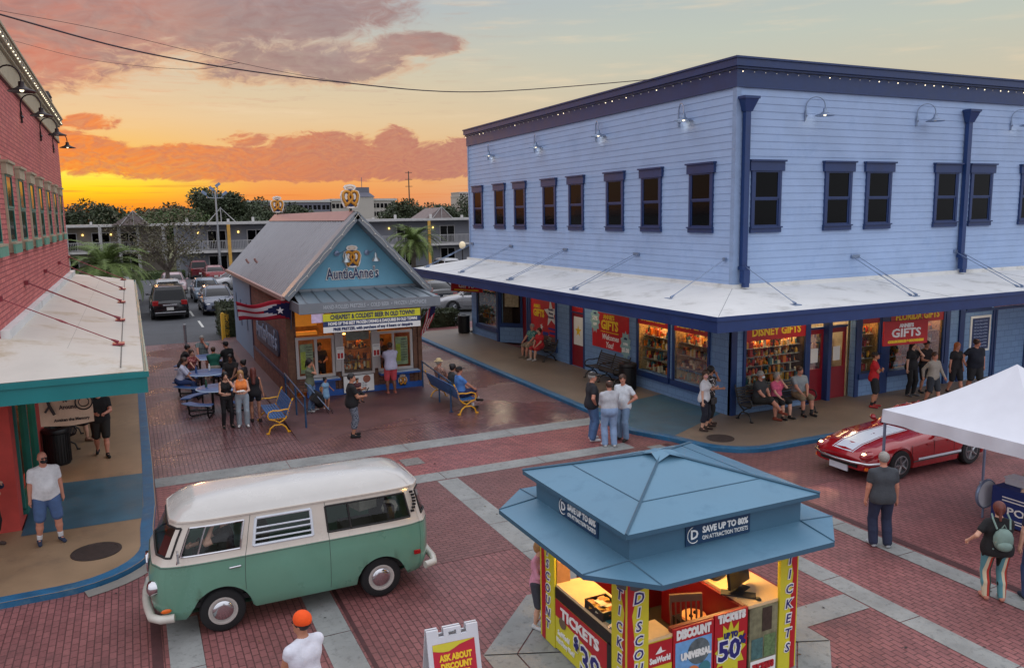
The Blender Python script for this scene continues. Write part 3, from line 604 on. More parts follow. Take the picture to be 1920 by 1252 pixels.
# red side door
b = MB(OG); FW.box(b, 26.4, 27.36, .10, 2.2, -.12, -.06); dr = b.build('side_door', m_reddk, bb_); b = MB(OG); FW.box(b, 26.5, 27.22, .95, 2.05, -.06, -.05); b.build('notice', m_wht, dr); b = MB(OG); star(FW, b, 26.87, 1.5, .24, -.045); b.build('star_print', m_yel, dr, recalc=False)
b = MB(OG); FW.box(b, 26.3, 26.4, .1, 3.1, -.1, .02); FW.box(b, 27.36, 27.46, .1, 3.1, -.1, .02); FW.box(b, 26.4, 27.36, 2.2, 2.24, -.1, 0); b.build('door_frame', m_navy2, dr)
b = MB(OG); FW.box(b, 26.4, 27.36, 2.24, 2.75, -.1, -.05); h_ = b.build('transom_sign', m_red, bb_); FW.text('GIFTS', .26, m_wht, h_, 26.88, 2.52, -.045, OG, flip=1, bold=.01, w=.62)
# welcome banner on the wall
t = thing('shop_banner', 'red and yellow Gifts Welcomes You banner fixed to the blue wall above the black bench', 'banner', (15.44, 24.45, 1.8)); o_ = (15.44, 24.45, 1.8)
b = MB(o_); FW.box(b, 23.25, 25.7, 1.12, 2.42, .012, .022); o = b.build('sheet', m_posterred, t)
FW.text("ANNIE'S", .22, m_yel, o, 24.55, 2.28, .026, o_, flip=1, bold=.008, w=.75); FW.text('GIFTS', .46, m_yel, o, 24.5, 1.98, .026, o_, flip=1, bold=.02, w=1.15)
FW.text('COLLECTIBLES & SOUVENIRS', .07, m_yel, o, 24.5, 1.74, .026, o_, flip=1, w=1.2); FW.text('Welcomes', .28, m_wht, o, 24.45, 1.55, .026, o_, flip=1, bold=.006, shear=.25, w=1.1); FW.text('You!', .3, m_wht, o, 24.5, 1.27, .026, o_, flip=1, bold=.006, shear=.25, w=.5)
m_burst = M('burst_grey', (142, 176, 178), .5)
for a, z, l in ((25.5, 2.12, ('sale', '50%', 'OFF')), (23.45, 1.42, ('sale', '2 FOR', '$5.00'))):
    b = MB(o_); b.poly([FW.P(a + (.26 if k % 2 else .36) * sin(pi * k / 11), z + (.40 if k % 2 else .52) * cos(pi * k / 11), .024) for k in range(22)]); q = b.build('burst', m_burst, t, recalc=False)
    for j, s_ in enumerate(l): FW.text(s_, (.12, .22, .14)[j] if l[1] == '50%' else (.12, .1, .2)[j], (m_navy if j == 0 else m_wht), q, a, z + (.24, .04, -.18)[j], .028, o_, flip=1, bold=.008)
# ground floor south
opsS = [(15.95, 18.3, .62, 2.75), (18.5, 20.4, .08, 2.85), (20.62, 21.45, .84, 2.75), (21.88, 24.48, .80, 2.75)]
b = MB(OG); wall_open(FS, b, 15.65, XE, .08, 3.7, opsS, .2); b.build('lower_wall', m_blockx, bb_)
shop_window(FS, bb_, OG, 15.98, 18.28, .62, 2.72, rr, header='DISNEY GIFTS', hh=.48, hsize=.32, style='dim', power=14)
shop_window(FS, bb_, OG, 20.66, 21.42, .86, 2.72, rr, header='', hh=.3, style='gold', power=16)
shop_window(FS, bb_, OG, 21.92, 24.44, .82, 2.72, rr, header='FLORIDA GIFTS', hh=.42, hsize=.3, style='gold', power=16)
b = MB(OG); FS.box(b, 15.45, 15.65, .08, 3.15, -.1, .04); FS.box(b, 18.36, 18.48, .08, 3.15, -.1, .05); FS.box(b, 19.28, 19.42, .08, 3.15, -.25, .0); FS.box(b, 20.42, 20.58, .08, 3.15, -.1, .05); FS.box(b, 21.5, 21.84, .08, 3.15, -.1, .07); FS.box(b, 24.56, 24.76, .08, 3.15, -.1, .06); FS.box(b, 25.25, 25.5, .08, 3.15, -.1, .06); b.build('pilaster', m_navy2, bb_)
for a in (18.5, 19.44):
    b = MB(OG); FS.box(b, a, a + .13, .10, 2.35, -.28, -.22); FS.box(b, a + .72, a + .82, .10, 2.35, -.28, -.22); FS.box(b, a + .13, a + .72, .10, 1.1, -.28, -.22); FS.box(b, a + .13, a + .72, 2.2, 2.35, -.28, -.22); dr = b.build('shop_door', m_reddk, bb_)
    b = MB(OG); FS.quad(b, a + .13, a + .72, 1.1, 2.2, -.25); b.build('door_glass', m_glassd, dr); b = MB(OG); b.tube([FS.P(a + .08, .95, -.17), FS.P(a + .08, 1.3, -.17)], .014, 6); b.build('handle', m_steel, dr)
    b = MB(OG); FS.box(b, a + .3, a + .6, 1.3, 1.75, -.248, -.243); b.build('notice', m_wht, dr)
    b = MB(OG); FS.box(b, a, a + .82, 2.35, 2.42, -.28, -.18); b.build('transom', m_navy2, dr)
b = MB(OG); FS.box(b, 18.5, 20.4, .08, 2.9, -1.6, -1.55); FS.box(b, 18.45, 18.5, .08, 2.9, -1.6, -.3); FS.box(b, 20.4, 20.45, .08, 2.9, -1.6, -.3); FS.box(b, 18.5, 20.4, 2.86, 2.9, -1.6, -.3); b.build('shop_interior', M('shop_inner', (190, 176, 150), .7, var=.3, vs=3), bb_)
gm = goods_mesh(FS, OG, 18.6, 20.3, .1, 2.4, -1.5, -.9, 160, rr, shelves=[.1, .6, 1.1, 1.5, 1.9], sz=(.05, .16)); g_ = gm.build('merchandise', GOODS[:6], bb_); g_['kind'] = 'stuff'
b = MB(OG); FS.box(b, 18.7, 20.2, 2.80, 2.84, -1.1, -.9); b.build('lamp_strip', M('strip_white', (255, 226, 180), emit=14, var=0), bb_)
# panels and doors further along
b = MB(OG); FS.box(b, 25.85, 26.9, 1.05, 2.3, 0, .03); q = b.build('notice_frame', m_wht, bb_); b = MB(OG); FS.box(b, 25.93, 26.82, 1.13, 2.22, .03, .036); q2 = b.build('notice_board', m_navy, q)
for k in range(9): FS.text('SHOP DIRECTORY' if k == 0 else 'Old Town Shops and Rides', .085, M('notice_ink', (150, 165, 200), .5, var=0), q2, 26.37, 2.12 - k * .11, .04, OG, w=.7)
b = MB(OG)
for a in (27.0, 27.15, 28.85, 29.0): FS.box(b, a, a + .09, .08, 2.45, 0, .04)
FS.box(b, 25.5, 30, 2.45, 2.52, 0, .05); b.build('door_casing', m_navy2, bb_)
b = MB(OG); FS.box(b, 25.6, 26.9, 2.52, 3.1, 0, .03); q = b.build('fascia_panel', m_navy, bb_); b = MB(OG); b.lathe([(.26, 0), (.24, .01)], (0, 0, 0), 24, axis='y', cap=True); 
for i, v in enumerate(b.v): b.v[i] = (v[0] + 26.2, 17.965 - v[1], v[2] * .6 + 2.78)
b.build('oval_emblem', m_yel, q)
b = MB(OG); FS.box(b, 27.05, 30, 2.55, 3.1, 0, .03); b.build('picture_panel', M('picture_panel', (150, 96, 92), .5, var=.7, vs=5), bb_)
# globe ceiling lights
gl = thing('canopy_light', 'round white ceiling light under the canopy over the red side door', 'ceiling light', (14.2, 26.1, 3.2), 0, 'round ceiling lights under the blue canopy')
b = MB(); b.lathe([(.16, 0), (.16, -.03), (.14, -.04)], (0, 0, 0), 16); b.build('base', m_wht, gl); b = MB(); b.lathe([(.15, -.04), (.145, -.1), (.10, -.15), (.03, -.17), (.001, -.172)], (0, 0, 0), 18); b.build('globe', M('globe_glow', (255, 232, 170), emit=5, var=0), gl, smooth=60)
l = bpy.data.lights.new('canopy_lamp', 'POINT'); l.energy = 24; l.color = (1, .85, .62); l.shadow_soft_size = .12; ol = bpy.data.objects.new('canopy_lamp', l); COL.objects.link(ol); ol.parent = gl; ol.location = (0, 0, -.3)
dup(gl, (14.0, 21.2, 3.2), label='round white ceiling light under the canopy beside the COLLECTIBLES window'); dup(gl, (14.2, 31.4, 3.2), label='round white ceiling light under the canopy in front of the recessed shop door')
dup(gl, (18.1, 16.6, 3.2), label='round white ceiling light under the canopy in front of the pair of red shop doors'); dup(gl, (25.6, 16.6, 3.2), label='round white ceiling light under the canopy at the right edge of the photo')
f2 = Face((20.4, 16.2, 2.4), Vector((1, -.1, 0)).normalized(), Vector((-.1, -1, 0)).normalized()); FLIP[id(f2)] = 0
hang_sign('red GIFTS sign with white letters hanging above the boy in the grey hoodie', (20.4, 16.2, 2.4), 1.65, .72, f2, OG, [("ANNIE'S", .21, .15, .55, m_wht), ('GIFTS', -.01, .34, 1.1, m_wht), ('COLLECTIBLES & SOUVENIRS', -.25, .09, 1.35, m_yel)], 1)
# wall lamps
for i, y in enumerate((35.0, 30.25, 25.4, 20.55)):
    gooseneck('wall_lamp', ['curved barn lamp on the blue wall farthest from the corner, nearest the sunset', 'curved barn lamp on the blue wall, second from the far end', 'curved barn lamp on the blue wall, third from the far end', 'curved barn lamp on the blue wall nearest the building corner'][i], (15.40, y, 8.72), (-.35, -.94, 0), .5, m_steel, True, 'swan neck lamps on the blue building')
for i, x in enumerate((17.95, 22.6, 27.2)):
    gooseneck('wall_lamp', ['lit barn lamp on the front wall right of the corner downspout', 'unlit barn lamp on the front wall above the paired windows', 'lit barn lamp on the front wall at the right edge of the photo'][i], (x, 17.95, 8.7), (.75, -.66, 0), .5, m_steel, i != 1, 'swan neck lamps on the blue building')
string_light('string of small bulbs along the cornice of the long blue wall facing the plaza', (15.24, 37.5, 9.84), (15.24, 17.85, 9.84), 46, seed=2, lit=.25)
string_light('string of small bulbs along the cornice of the front blue wall on the right', (15.3, 17.84, 9.84), (33, 17.84, 9.84), 44, seed=5, lit=.35)
# ---------------------------------------------------------------- pink brick building on the left
OL = (-2.33, 17.6, 0)
lb = thing('brick_building', 'two storey pink painted brick building with teal windows and a flat canopy on the left', 'building', OL)
m_pink = brickmat('pink_brick', (214, 120, 114), (188, 98, 96), (146, 72, 74), .26, .105, .012, 'yz', r=.7, bump=.6, var=.16, dirt=((150, 74, 84), .4, 2))
m_pinkx = brickmat('pink_brick_x', (186, 74, 78), (172, 64, 70), (120, 50, 62), .32, .12, .010, 'xz', r=.7, bump=.6, var=.16)
m_rust = M('coral_stucco', (196, 74, 66), .8, var=.12, bump=.4)
m_cream = M('cream_cornice', (170, 160, 136), .6, var=.12, vs=2, dirt=((140, 128, 104), .5, 3))
m_teal = M('teal_trim', (22, 112, 104), .45, var=.12, vs=3)
m_teal2 = M('teal_fascia', (14, 116, 118), .45, var=.08, vs=3, dirt=((20, 112, 112), .4, 6))
FP = Face((-2.33, 0, 0), (0, 1, 0), (1, 0, 0)); FLIP[id(FP)] = 0
b = MB(OL); b.box(-24, 17.6, 3.6, -2.33, 38.45, 9.3); b.build('upper_wall', m_pink, lb)
b = MB(OL); wall_open(FP, b, 17.6, 38.45, .08, 3.6, [(18.1, 21.3, .35, 2.75), (23.3, 24.6, .1, 2.6), (25.6, 29, .4, 2.7)], .25); b.box(-24, 17.6, .08, -2.58, 17.8, 3.6); b.build('lower_wall', m_rust, lb)
b = MB(OL); b.box(-24, 17.54, 9.28, -2.27, 38.5, 9.86); b.box(-24, 17.48, 9.86, -2.2, 38.56, 9.94); b.box(-24, 17.4, 9.94, -2.12, 38.62, 10.16); b.box(-24, 17.36, 10.16, -2.08, 38.66, 10.22); b.build('cornice', m_cream, lb)
b = MB(OL); b.box(-24, 17.52, 9.22, -2.26, 38.51, 9.28); b.build('cornice_black_bead', m_black, lb)  # thin black bead running just below the cornice
for y in (17.95, 20.3, 22.6, 25.05, 27.45, 30.2, 32.9, 35.6):
    sash_window(FP, lb, OL, y, y + 1.12, 5.60, 7.05, m_cream, sash=m_teal, headw=.02, head=.24, sill=.22, hm=m_cream, pr_=.046, jw=.05)
b = MB(OL)
for y in (17.95, 20.3, 22.6, 25.05, 27.45, 30.2, 32.9, 35.6): FP.box(b, y - .08, y + 1.20, 5.36, 5.56, .081, .12)
b.build('window_apron', M('mint_trim', (92, 150, 130), .5), lb)
b = MB(OL); z0, z1 = 3.86, 3.47; X0, X1, Y0, Y1 = -2.33, .05, 14.95, 38.9
b.add([(X0, 17.6, z0), (X1, Y0, z1), (X1, Y1, z1), (X0, Y1, z0), (-24, 17.6, z0), (-24, Y0, z1)], [(0, 1, 2, 3), (0, 4, 5, 1)])
b.add([(X0, 17.6, z0 - .1), (X1, Y0, z1 - .1), (X1, Y1, z1 - .1), (X0, Y1, z0 - .1), (-24, 17.6, z0 - .1), (-24, Y0, z1 - .1)], [(3, 2, 1, 0), (1, 5, 4, 0)])
m_roofl = M('stained_membrane', (196, 190, 180), .7, var=.12, vs=.5, bump=.2, bs=6, dirt=((158, 138, 104), .85, .5))
b.build('canopy_roof', m_roofl, lb, recalc=False)
b = MB(OL); b.box(X0 + .001, 17.7, z0 - .03, X0 + .16, Y1, z0 + .14); b.build('roof_flashing', m_white, lb); m_seam = M('membrane_seam', (120, 116, 110), .8)
for x_, z_ in ((X1 - .35, 3.53), (-1.2, 3.665)): b = MB(OL); b.tube([(x_, 15.2 if x_ > -1 else 17.0, z_), (x_, Y1, z_)], .012, 4); b.build('roof_seam', m_seam, lb)
b = MB(OL); b.box(-24, Y0 - .05, 3.10, X1 + .05, Y0, 3.40); b.box(X1, Y0, 3.10, X1 + .05, Y1, 3.42); b.box(-24, Y0 - .08, 3.37, X1 + .08, Y0 - .05, 3.47); b.box(X1 + .05, Y0 - .05, 3.37, X1 + .08, Y1, 3.47); b.box(X0, Y1, 3.1, X1 + .05, Y1 + .04, 3.47)
b.build('canopy_fascia', m_teal2, lb)
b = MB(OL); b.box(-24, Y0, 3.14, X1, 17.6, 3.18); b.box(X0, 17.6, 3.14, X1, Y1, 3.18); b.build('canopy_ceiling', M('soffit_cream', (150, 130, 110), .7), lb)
m_rod = M('rod_maroon', (128, 40, 52), .5, var=.15)
for y in (17.8, 22.3, 27.3, 32.6, 37.9): stay(lb, OL, (-2.28, y, 4.6), (-.35, y + (.1 if y < 18 else 0), 3.60), m_rod, 1 if y < 18 else 2, .16)
# street-level shop front under the left canopy
b = MB(OL)
for y in (18.1, 19.7, 21.2): FP.box(b, y, y + .12, .35, 2.75, -.1, .05)
FP.box(b, 18.1, 21.32, .25, .37, -.1, .09); FP.box(b, 18.1, 21.32, 2.75, 2.87, -.1, .05); FP.box(b, 23.2, 23.32, .1, 2.7, -.1, .05); FP.box(b, 24.55, 24.68, .1, 2.7, -.1, .05); FP.box(b, 25.5, 29.1, .3, .42, -.1, .08)
for y in (25.55, 27.3, 29.0): FP.box(b, y, y + .1, .42, 2.7, -.1, .05)
w_ = b.build('shop_window', m_teal, lb)
b = MB(OL); FP.quad(b, 18.2, 21.2, .37, 2.75, -.03); FP.quad(b, 25.6, 29, .42, 2.7, -.03); b.build('pane', m_glassd, w_)
b = MB(OL); FP.box(b, 18, 29.2, .05, 3.05, -2.6, -2.55); FP.box(b, 18, 29.2, .05, .09, -2.55, -.26); FP.box(b, 21.4, 21.5, .09, 3, -2.55, -.26); b.build('shop_interior', M('left_shop_inner', (120, 92, 78), .8, var=.4, vs=2), lb)
b = MB(OL); FP.box(b, 23.32, 24.55, .1, 2.6, -.15, -.1); b.build('shop_door', m_teal, lb)
gm = goods_mesh(FP, OL, 18.3, 21.1, .1, 2.0, -2.2, -.5, 120, rr, shelves=[.1, .5, .9, 1.3], sz=(.08, .26)); g_ = gm.build('merchandise', GOODS[1:7], lb); g_['kind'] = 'stuff'
b = MB(OL); FP.box(b, 18.5, 21, 2.9, 2.94, -1.4, -1.2); b.build('lamp_strip', M('strip_left', (255, 205, 140), emit=16, var=0), lb)
m_lampd = M('lamp_iron', (44, 32, 34), .4, metal=.5)
for i, (y, lt) in enumerate(((20.6, 1), (25.0, 1), (30.25, 0), (35.2, 1))):
    gooseneck('wall_lamp', ['lit black barn lamp on the pink wall nearest the left edge of the photo', 'lit black barn lamp on the pink wall, second from the left edge', 'dark barn lamp on the pink wall, third from the left edge', 'black barn lamp on the pink wall closest to the parking lot'][i], (-2.29, y, 8.75), (.92, -.38, 0), .6, m_lampd, lt, 'swan neck lamps on the pink building')
string_light('string of lit bulbs along the cream cornice of the pink building', (-2.09, 17.5, 10.02), (-2.09, 38.5, 10.02), 48, seed=8, lit=.8)
b = MB((-2.6, 37.0, 10.2)); b.box(-3.3, 36.4, 10.22, -2.35, 37.3, 11.0)
for k in range(5): b.box(-2.35, 36.4, 10.32 + k * .13, -2.31, 37.3, 10.38 + k * .13)
o = b.build('rooftop_unit', M('unit_grey', (64, 62, 64), .6)); o.location = (-2.6, 37.0, 10.2); tag(o, 'dark louvred rooftop unit on top of the pink brick building', 'rooftop unit')
# ---------------------------------------------------------------- pretzel shop
OA = (6.7, 26.6, .08)
aa = thing('pretzel_shop', 'small gabled pretzel shop with grey metal roof, brick and timber walls and a blue gable', 'building', OA)
m_metal = M('standing_seam', (142, 142, 146), .42, metal=.35, var=.08, vs=1.2, dirt=((120, 118, 120), .4, 2))
m_metalb = M('awning_metal', (124, 134, 142), .42, metal=.35, var=.08, vs=1.5)
m_coping = M('ridge_copper', (170, 134, 128), .4, metal=.4, var=.1)
m_fasc = M('fascia_grey', (128, 134, 140), .45, metal=.2, var=.08)
m_gable = M('gable_blue', (110, 168, 192), .6, var=.06, vs=2)
m_aabrick = brickmat('shop_brick', (134, 84, 74), (110, 66, 60), (98, 78, 70), .30, .13, .012, 'yz', r=.75, bump=.7, var=.35, dirt=((150, 108, 92), .5, 2.4))
m_aabrickx = brickmat('shop_brick_x', (134, 94, 78), (104, 72, 62), (84, 68, 60), .22, .11, .012, 'xz', r=.75, bump=.7, var=.35)
m_wood = M('weathered_timber', (104, 72, 54), .7, var=.35, vs=7, bump=.5, bs=25)
m_frame = M('shop_frame_grey', (176, 172, 170), .45, var=.06)
m_aawall = M('shop_side_blue', (112, 136, 164), .6, var=.08, vs=1)
m_cblue = M('counter_blue', (34, 84, 160), .4, var=.1)
XL, XR, YF, YB = 4.42, 8.97, 26.6, 41.4; ZE, ZR = 3.62, 6.16; XC = 6.7
fa = Face((0, YF, 0), (1, 0, 0), (0, -1, 0)); FLIP[id(fa)] = 0
fl = Face((XL, 0, 0), (0, 1, 0), (-1, 0, 0)); FLIP[id(fl)] = 1
b = MB(OA); b.box(XL, 34.9, .05, XL + .15, YB, 3.7); b.box(XL + .15, YB - .1, .05, XR, YB, 3.7); b.build('side_wall', m_aawall, aa)
b = MB(OA); b.box(XL, YF, .72, XL + .15, 34.86, 3.7); b.box(XL - .03, YF, .05, XL + .15, 34.86, .68); b.build('brick_wall', m_aabrick, aa)
b = MB(OA); b.box(XL - .05, YF, .68, XL + .10, 34.9, .78); b.box(XL - .04, 34.84, .05, XL + .1, 34.93, 3.7); b.build('wall_rail', M('rail_navy', (62, 58, 84), .5), aa)
b = MB(OA); b.box(XR - .15, YF + .01, .05, XR, YB - .1, 3.7); b.build('far_wall', m_aabrick, aa)
b = MB(OA)
for y, z in ((40.2, 1.4), (38.6, 1.2), (36.6, 1.2)): b.box(XL - .03, y - .12, z, XL, y + .12, z + 1.2)
b.build('wall_vent', M('vent_grey', (96, 112, 134), .5), aa)
# side sign
sg = thing('wall_sign', "grey pretzel shop name sign on the shop's brick side wall", 'sign', (XL - .03, 30.8, 1.75)); o_ = (XL - .03, 30.8, 1.75)
b = MB(o_)
def rrect(cx, cy, w, h, r, n=5):
    out = []
    for qx, qy, a0 in ((1, 1, 0), (-1, 1, 90), (-1, -1, 180), (1, -1, 270)):
        for k in range(n + 1): a = rad(a0 + 90 * k / n); out.append((cx + qx * (w / 2 - r) + r * cos(a), cy + qy * (h / 2 - r) + r * sin(a)))
    return out
b.prism(rrect(30.85, 1.72, 5.3, .92, .3), XL - .06, XL - .01, 'x'); q = b.build('board', M('sign_dark', (58, 62, 84), .5), sg)
text("AuntieAnne's", .95, M('sign_silver', (136, 148, 172), .4, var=.1), q, (XL - .07, 30.85, 1.75), (0, -1, 0), (0, 0, 1), o_, bold=.01, w=4.9, ext=.02)
# front wall: posts, frames, windows
b = MB(OA); 
for a, c in ((XL - .02, 4.62), (8.68, 8.80), (8.86, 9.0), (6.02, 6.10), (7.22, 7.40)): fa.box(b, a, c, .05, .85 if 5 < a < 8 else 3.6, -.1, .06)
b.build('timber_post', m_wood, aa)
b = MB(OA); wall_open(fa, b, 4.62, 8.86, .3, 3.6, [(4.70, 5.92, .78, 3.05), (6.2, 7.21, .82, 2.25), (7.40, 8.62, .78, 3.05)], .12); b.build('front_wall', m_aabrickx, aa)
b = MB(OA)
def frame(b, a, c, z0, z1, w=.07, o0=-.05, o1=.05): fa.box(b, a, a + w, z0, z1, o0, o1); fa.box(b, c - w, c, z0, z1, o0, o1); fa.box(b, a + w, c - w, z1 - w, z1, o0, o1); fa.box(b, a + w, c - w, z0, z0 + w, o0, o1)
frame(b, 4.66, 5.93, .76, 2.14, .09); fa.box(b, 5.27, 5.36, .85, 2.05, -.05, .05); fr1 = b.build('window_frame', m_frame, aa)
b = MB(OA); frame(b, 7.40, 8.66, .76, 2.14, .09); fa.box(b, 7.93, 8.0, .85, 2.05, -.05, .05); fr2 = b.build('window_frame', m_frame, aa)
b = MB(OA); frame(b, 6.13, 7.26, .74, 2.36, .08, -.05, .12); fa.box(b, 5.94, 6.13, .9, 2.9, 0, .10); fa.box(b, 7.26, 7.40, .9, 2.9, 0, .10); fa.box(b, 5.94, 7.4, 2.4, 2.9, -.02, .06); fr3 = b.build('window_frame', m_frame, aa)
b = MB(OA); fa.quad(b, 4.75, 5.27, .85, 2.05, 0); fa.quad(b, 8.0, 8.57, .85, 2.05, 0); fa.quad(b, 6.21, 7.18, .82, 2.28, .05); b.build('pane', m_glassd, aa)
m_menu = M('menu_green', (150, 166, 128), .5, var=.35, vs=6)
for a, c, f in ((4.80, 5.22, fr1), (8.06, 8.50, fr2)):
    b = MB(OA); fa.box(b, a, c, .92, 1.9, -.04, -.02); q = b.build('menu_board', m_menu, f)
    b = MB(OA); fa.box(b, a + .02, a + .18, 1.05, 1.65, -.018, -.014); b.build('menu_picture', M('menu_lime', (176, 186, 60), .5, var=.3, vs=12), q)
    for k in range(9): fa.text('PRETZEL NUGGETS' if k % 3 == 0 else 'Original', .05, m_black, q, a + .3, 1.8 - k * .09, -.012, OA, w=.2)
for a in (5.97, 7.21):
    b = MB(OA); fa.box(b, a, a + .26, 1.32, 1.74, .125, .135); q = b.build('notice_card', m_wht, fr3); b = MB(OA); fa.box(b, a + .03, a + .11, 1.35, 1.53, .136, .14); fa.box(b, a + .14, a + .22, 1.35, 1.53, .136, .14); b.build('cup_print', m_red, q); fa.text('FROZEN DRINKS', .03, m_navy, q, a + .13, 1.68, .138, OA, w=.2)
# counters and base
b = MB(OA); fa.box(b, 5.0, 6.02, .66, .72, 0, .36); fa.box(b, 7.4, 8.82, .66, .72, 0, .36); c_ = b.build('counter', m_cblue, aa); b = MB(OA); fa.box(b, 5.02, 6.0, .722, .742, .02, .34); fa.box(b, 7.42, 8.8, .722, .742, .02, .34); b.build('counter_top', M('counter_pale', (168, 186, 204), .35, var=.08), c_)
b = MB(OA); fa.box(b, 4.95, 9.0, .05, .3, 0, .10); b.build('plinth', m_cblue, aa)
b = MB(OA); fa.box(b, 6.16, 7.2, .16, .72, .12, .16); q = b.build('white_board', m_wht, aa)
b = MB(OA); b.lathe([(.13, 0), (.13, .004)], (6.95, YF - .168, .58), 20, axis='y', cap=True); b.build('ring_print', M('print_brown', (150, 90, 70), .5), q)
for k in range(4): fa.text('SNACK TIME' if k == 0 else 'fresh baked all day', .05, m_navy, q, 6.68, .44 - k * .07, .165, OA, w=.55)
fa.text('GLUTEN - NUTS - MILK', .04, m_navy, q, 6.5, .62, .165, OA, w=.35)
b = MB(OA); fa.box(b, 8.0, 8.5, .14, .62, .03, .07); fa.box(b, 5.1, 5.9, .14, .6, .03, .07); b.build('blue_panel', m_cblue, aa)
m_pretz = M('pretzel_gold', (206, 142, 44), .5, var=.15, vs=8); m_outl = M('logo_white', (236, 230, 222), .5, var=0); m_logon = M('logo_navy', (28, 44, 90), .5, var=0)
def pretzel(par, og, c, xd, h, th=.03, outline=True, both=False):
    """heart-shaped twisted pretzel under a halo, on a pale cut-out board"""
    c = Vector(c); xd = Vector(xd).normalized(); up = Vector((0, 0, 1)); n = xd.cross(up)
    def P(x, z, o): return c + xd * x * h + up * z * h + n * o
    if outline:
        b = MB(og); pts = [(.0, -.48), (.28, -.44), (.36, -.25), (.42, .05), (.36, .24), (.2, .30), (.27, .40), (.2, .49), (0, .53), (-.2, .49), (-.27, .40), (-.2, .30), (-.36, .24), (-.42, .05), (-.36, -.25), (-.28, -.44)]
        k = len(pts); vs = [P(x, z, -th) for x, z in pts] + [P(x, z, 0) for x, z in pts]; b.add(vs, [tuple(reversed(range(k))), tuple(range(k, 2 * k))] + [(i, (i + 1) % k, k + (i + 1) % k, k + i) for i in range(k)]); brd = b.build('logo_board', m_outl, par)
    else: brd = par
    loop = [(-.22, -.42), (-.08, -.28), (.06, -.12), (.16, .02), (.30, .0)]
    path = [(-.26, -.40), (-.12, -.26), (.02, -.12), (.12, .0), (.14, .12), (.10, .19)]
    for sgn in (1, -1):
        p = [(-.25, -.38), (-.10, -.25), (.05, -.13), (.17, -.12)]
        arc_ = [(sgn * x, z) for x, z in ((-.24, -.38), (-.08, -.24), (.07, -.10), (.085, .02), (.02, .15), (.0, .17))]
        lob = [(sgn * x, z) for x, z in ((.0, .13), (.07, .21), (.18, .24), (.28, .19), (.32, .06), (.29, -.12), (.22, -.26), (.12, -.30))]
        for pa, o in ((arc_, .02 + .01 * sgn), (lob, .012)):
            b = MB(og); b.tube([P(x, z, o) for x, z in pa], .062 * h, 7); b.build('pretzel_dark', m_logon, brd, smooth=True) if False else None
            b.build('pretzel_print', m_pretz, brd, smooth=True)
    b = MB(og); b.tube([P(.15 * cos(a), .40 + .05 * sin(a), .01) for a in [2 * pi * k / 16 for k in range(17)]], .02 * h, 6); b.build('halo_print', M('halo_cream', (222, 196, 170), .5), brd, smooth=True)
    b = MB(og)
    for s_ in (-.17, .17): b.add([P(s_ + .07 * cos(t), .02 + .14 * sin(t), .003) for t in [2 * pi * k / 12 for k in range(12)]], [tuple(range(12))])
    b.add([P(.40 * 0.9 * cos(t), -.05 + .36 * sin(t), .0015) for t in [2 * pi * k / 20 for k in range(20)]], [tuple(range(20))], 1); b.build('logo_field', [m_outl, m_logon], brd, recalc=False)
    return brd
pretzel(aa, OA, (8.24, YF - .10, .38), (1, 0, 0), .40, .02); pretzel(aa, OA, (5.5, YF - .10, .36), (1, 0, 0), .36, .02)
# lit kitchen inside
b = MB(OA); b.box(4.6, 29.0, .1, 8.8, 29.05, 3.2); b.box(4.6, 26.75, .1, 8.8, 29, .14); b.build('kitchen_wall', M('kitchen_tan', (150, 106, 66), .7, var=.5, vs=2.5), aa)
b = MB(OA); b.box(4.8, 27.5, 3.0, 8.6, 27.7, 3.05); b.box(6.25, 26.8, 2.1, 7.15, 26.86, 2.13); b.build('kitchen_lamp', M('kitchen_glow', (255, 180, 90), emit=11, var=0), aa)
b = MB(OA); fa.box(b, 6.22, 7.17, .82, .9, -.6, .03); fa.box(b, 6.22, 7.17, 1.2, 1.22, -.5, -.02); fa.box(b, 6.22, 7.17, 1.6, 1.62, -.5, -.02); b.build('display_shelf', M('shelf_brown', (90, 62, 40), .5), aa)
gm = goods_mesh(fa, OA, 6.3, 7.1, .9, 2, -.45, -.05, 130, rr, shelves=[.9, .9, .95, 1.22, 1.62], sz=(.04, .11), nm=6); g_ = gm.build('pretzel_display', [GOODS[0], GOODS[5], GOODS[1], GOODS[4], m_wood, GOODS[5]], aa); g_['kind'] = 'stuff'
b = MB(OA); fa.box(b, 6.35, 7.15, 1.9, 2.2, -.1, -.07); b.build('price_board', M('price_grey', (120, 132, 120), .5, var=.3, vs=9), aa)
b = MB(OA); fa.box(b, 4.7, 5.4, 2.5, 3.02, -.3, -.02); fa.box(b, 4.7, 5.4, 2.2, 2.3, -.3, -.02); b.build('lit_panel', M('amber_panel', (214, 130, 40), .6, var=.2, vs=3, emit=.35), aa)
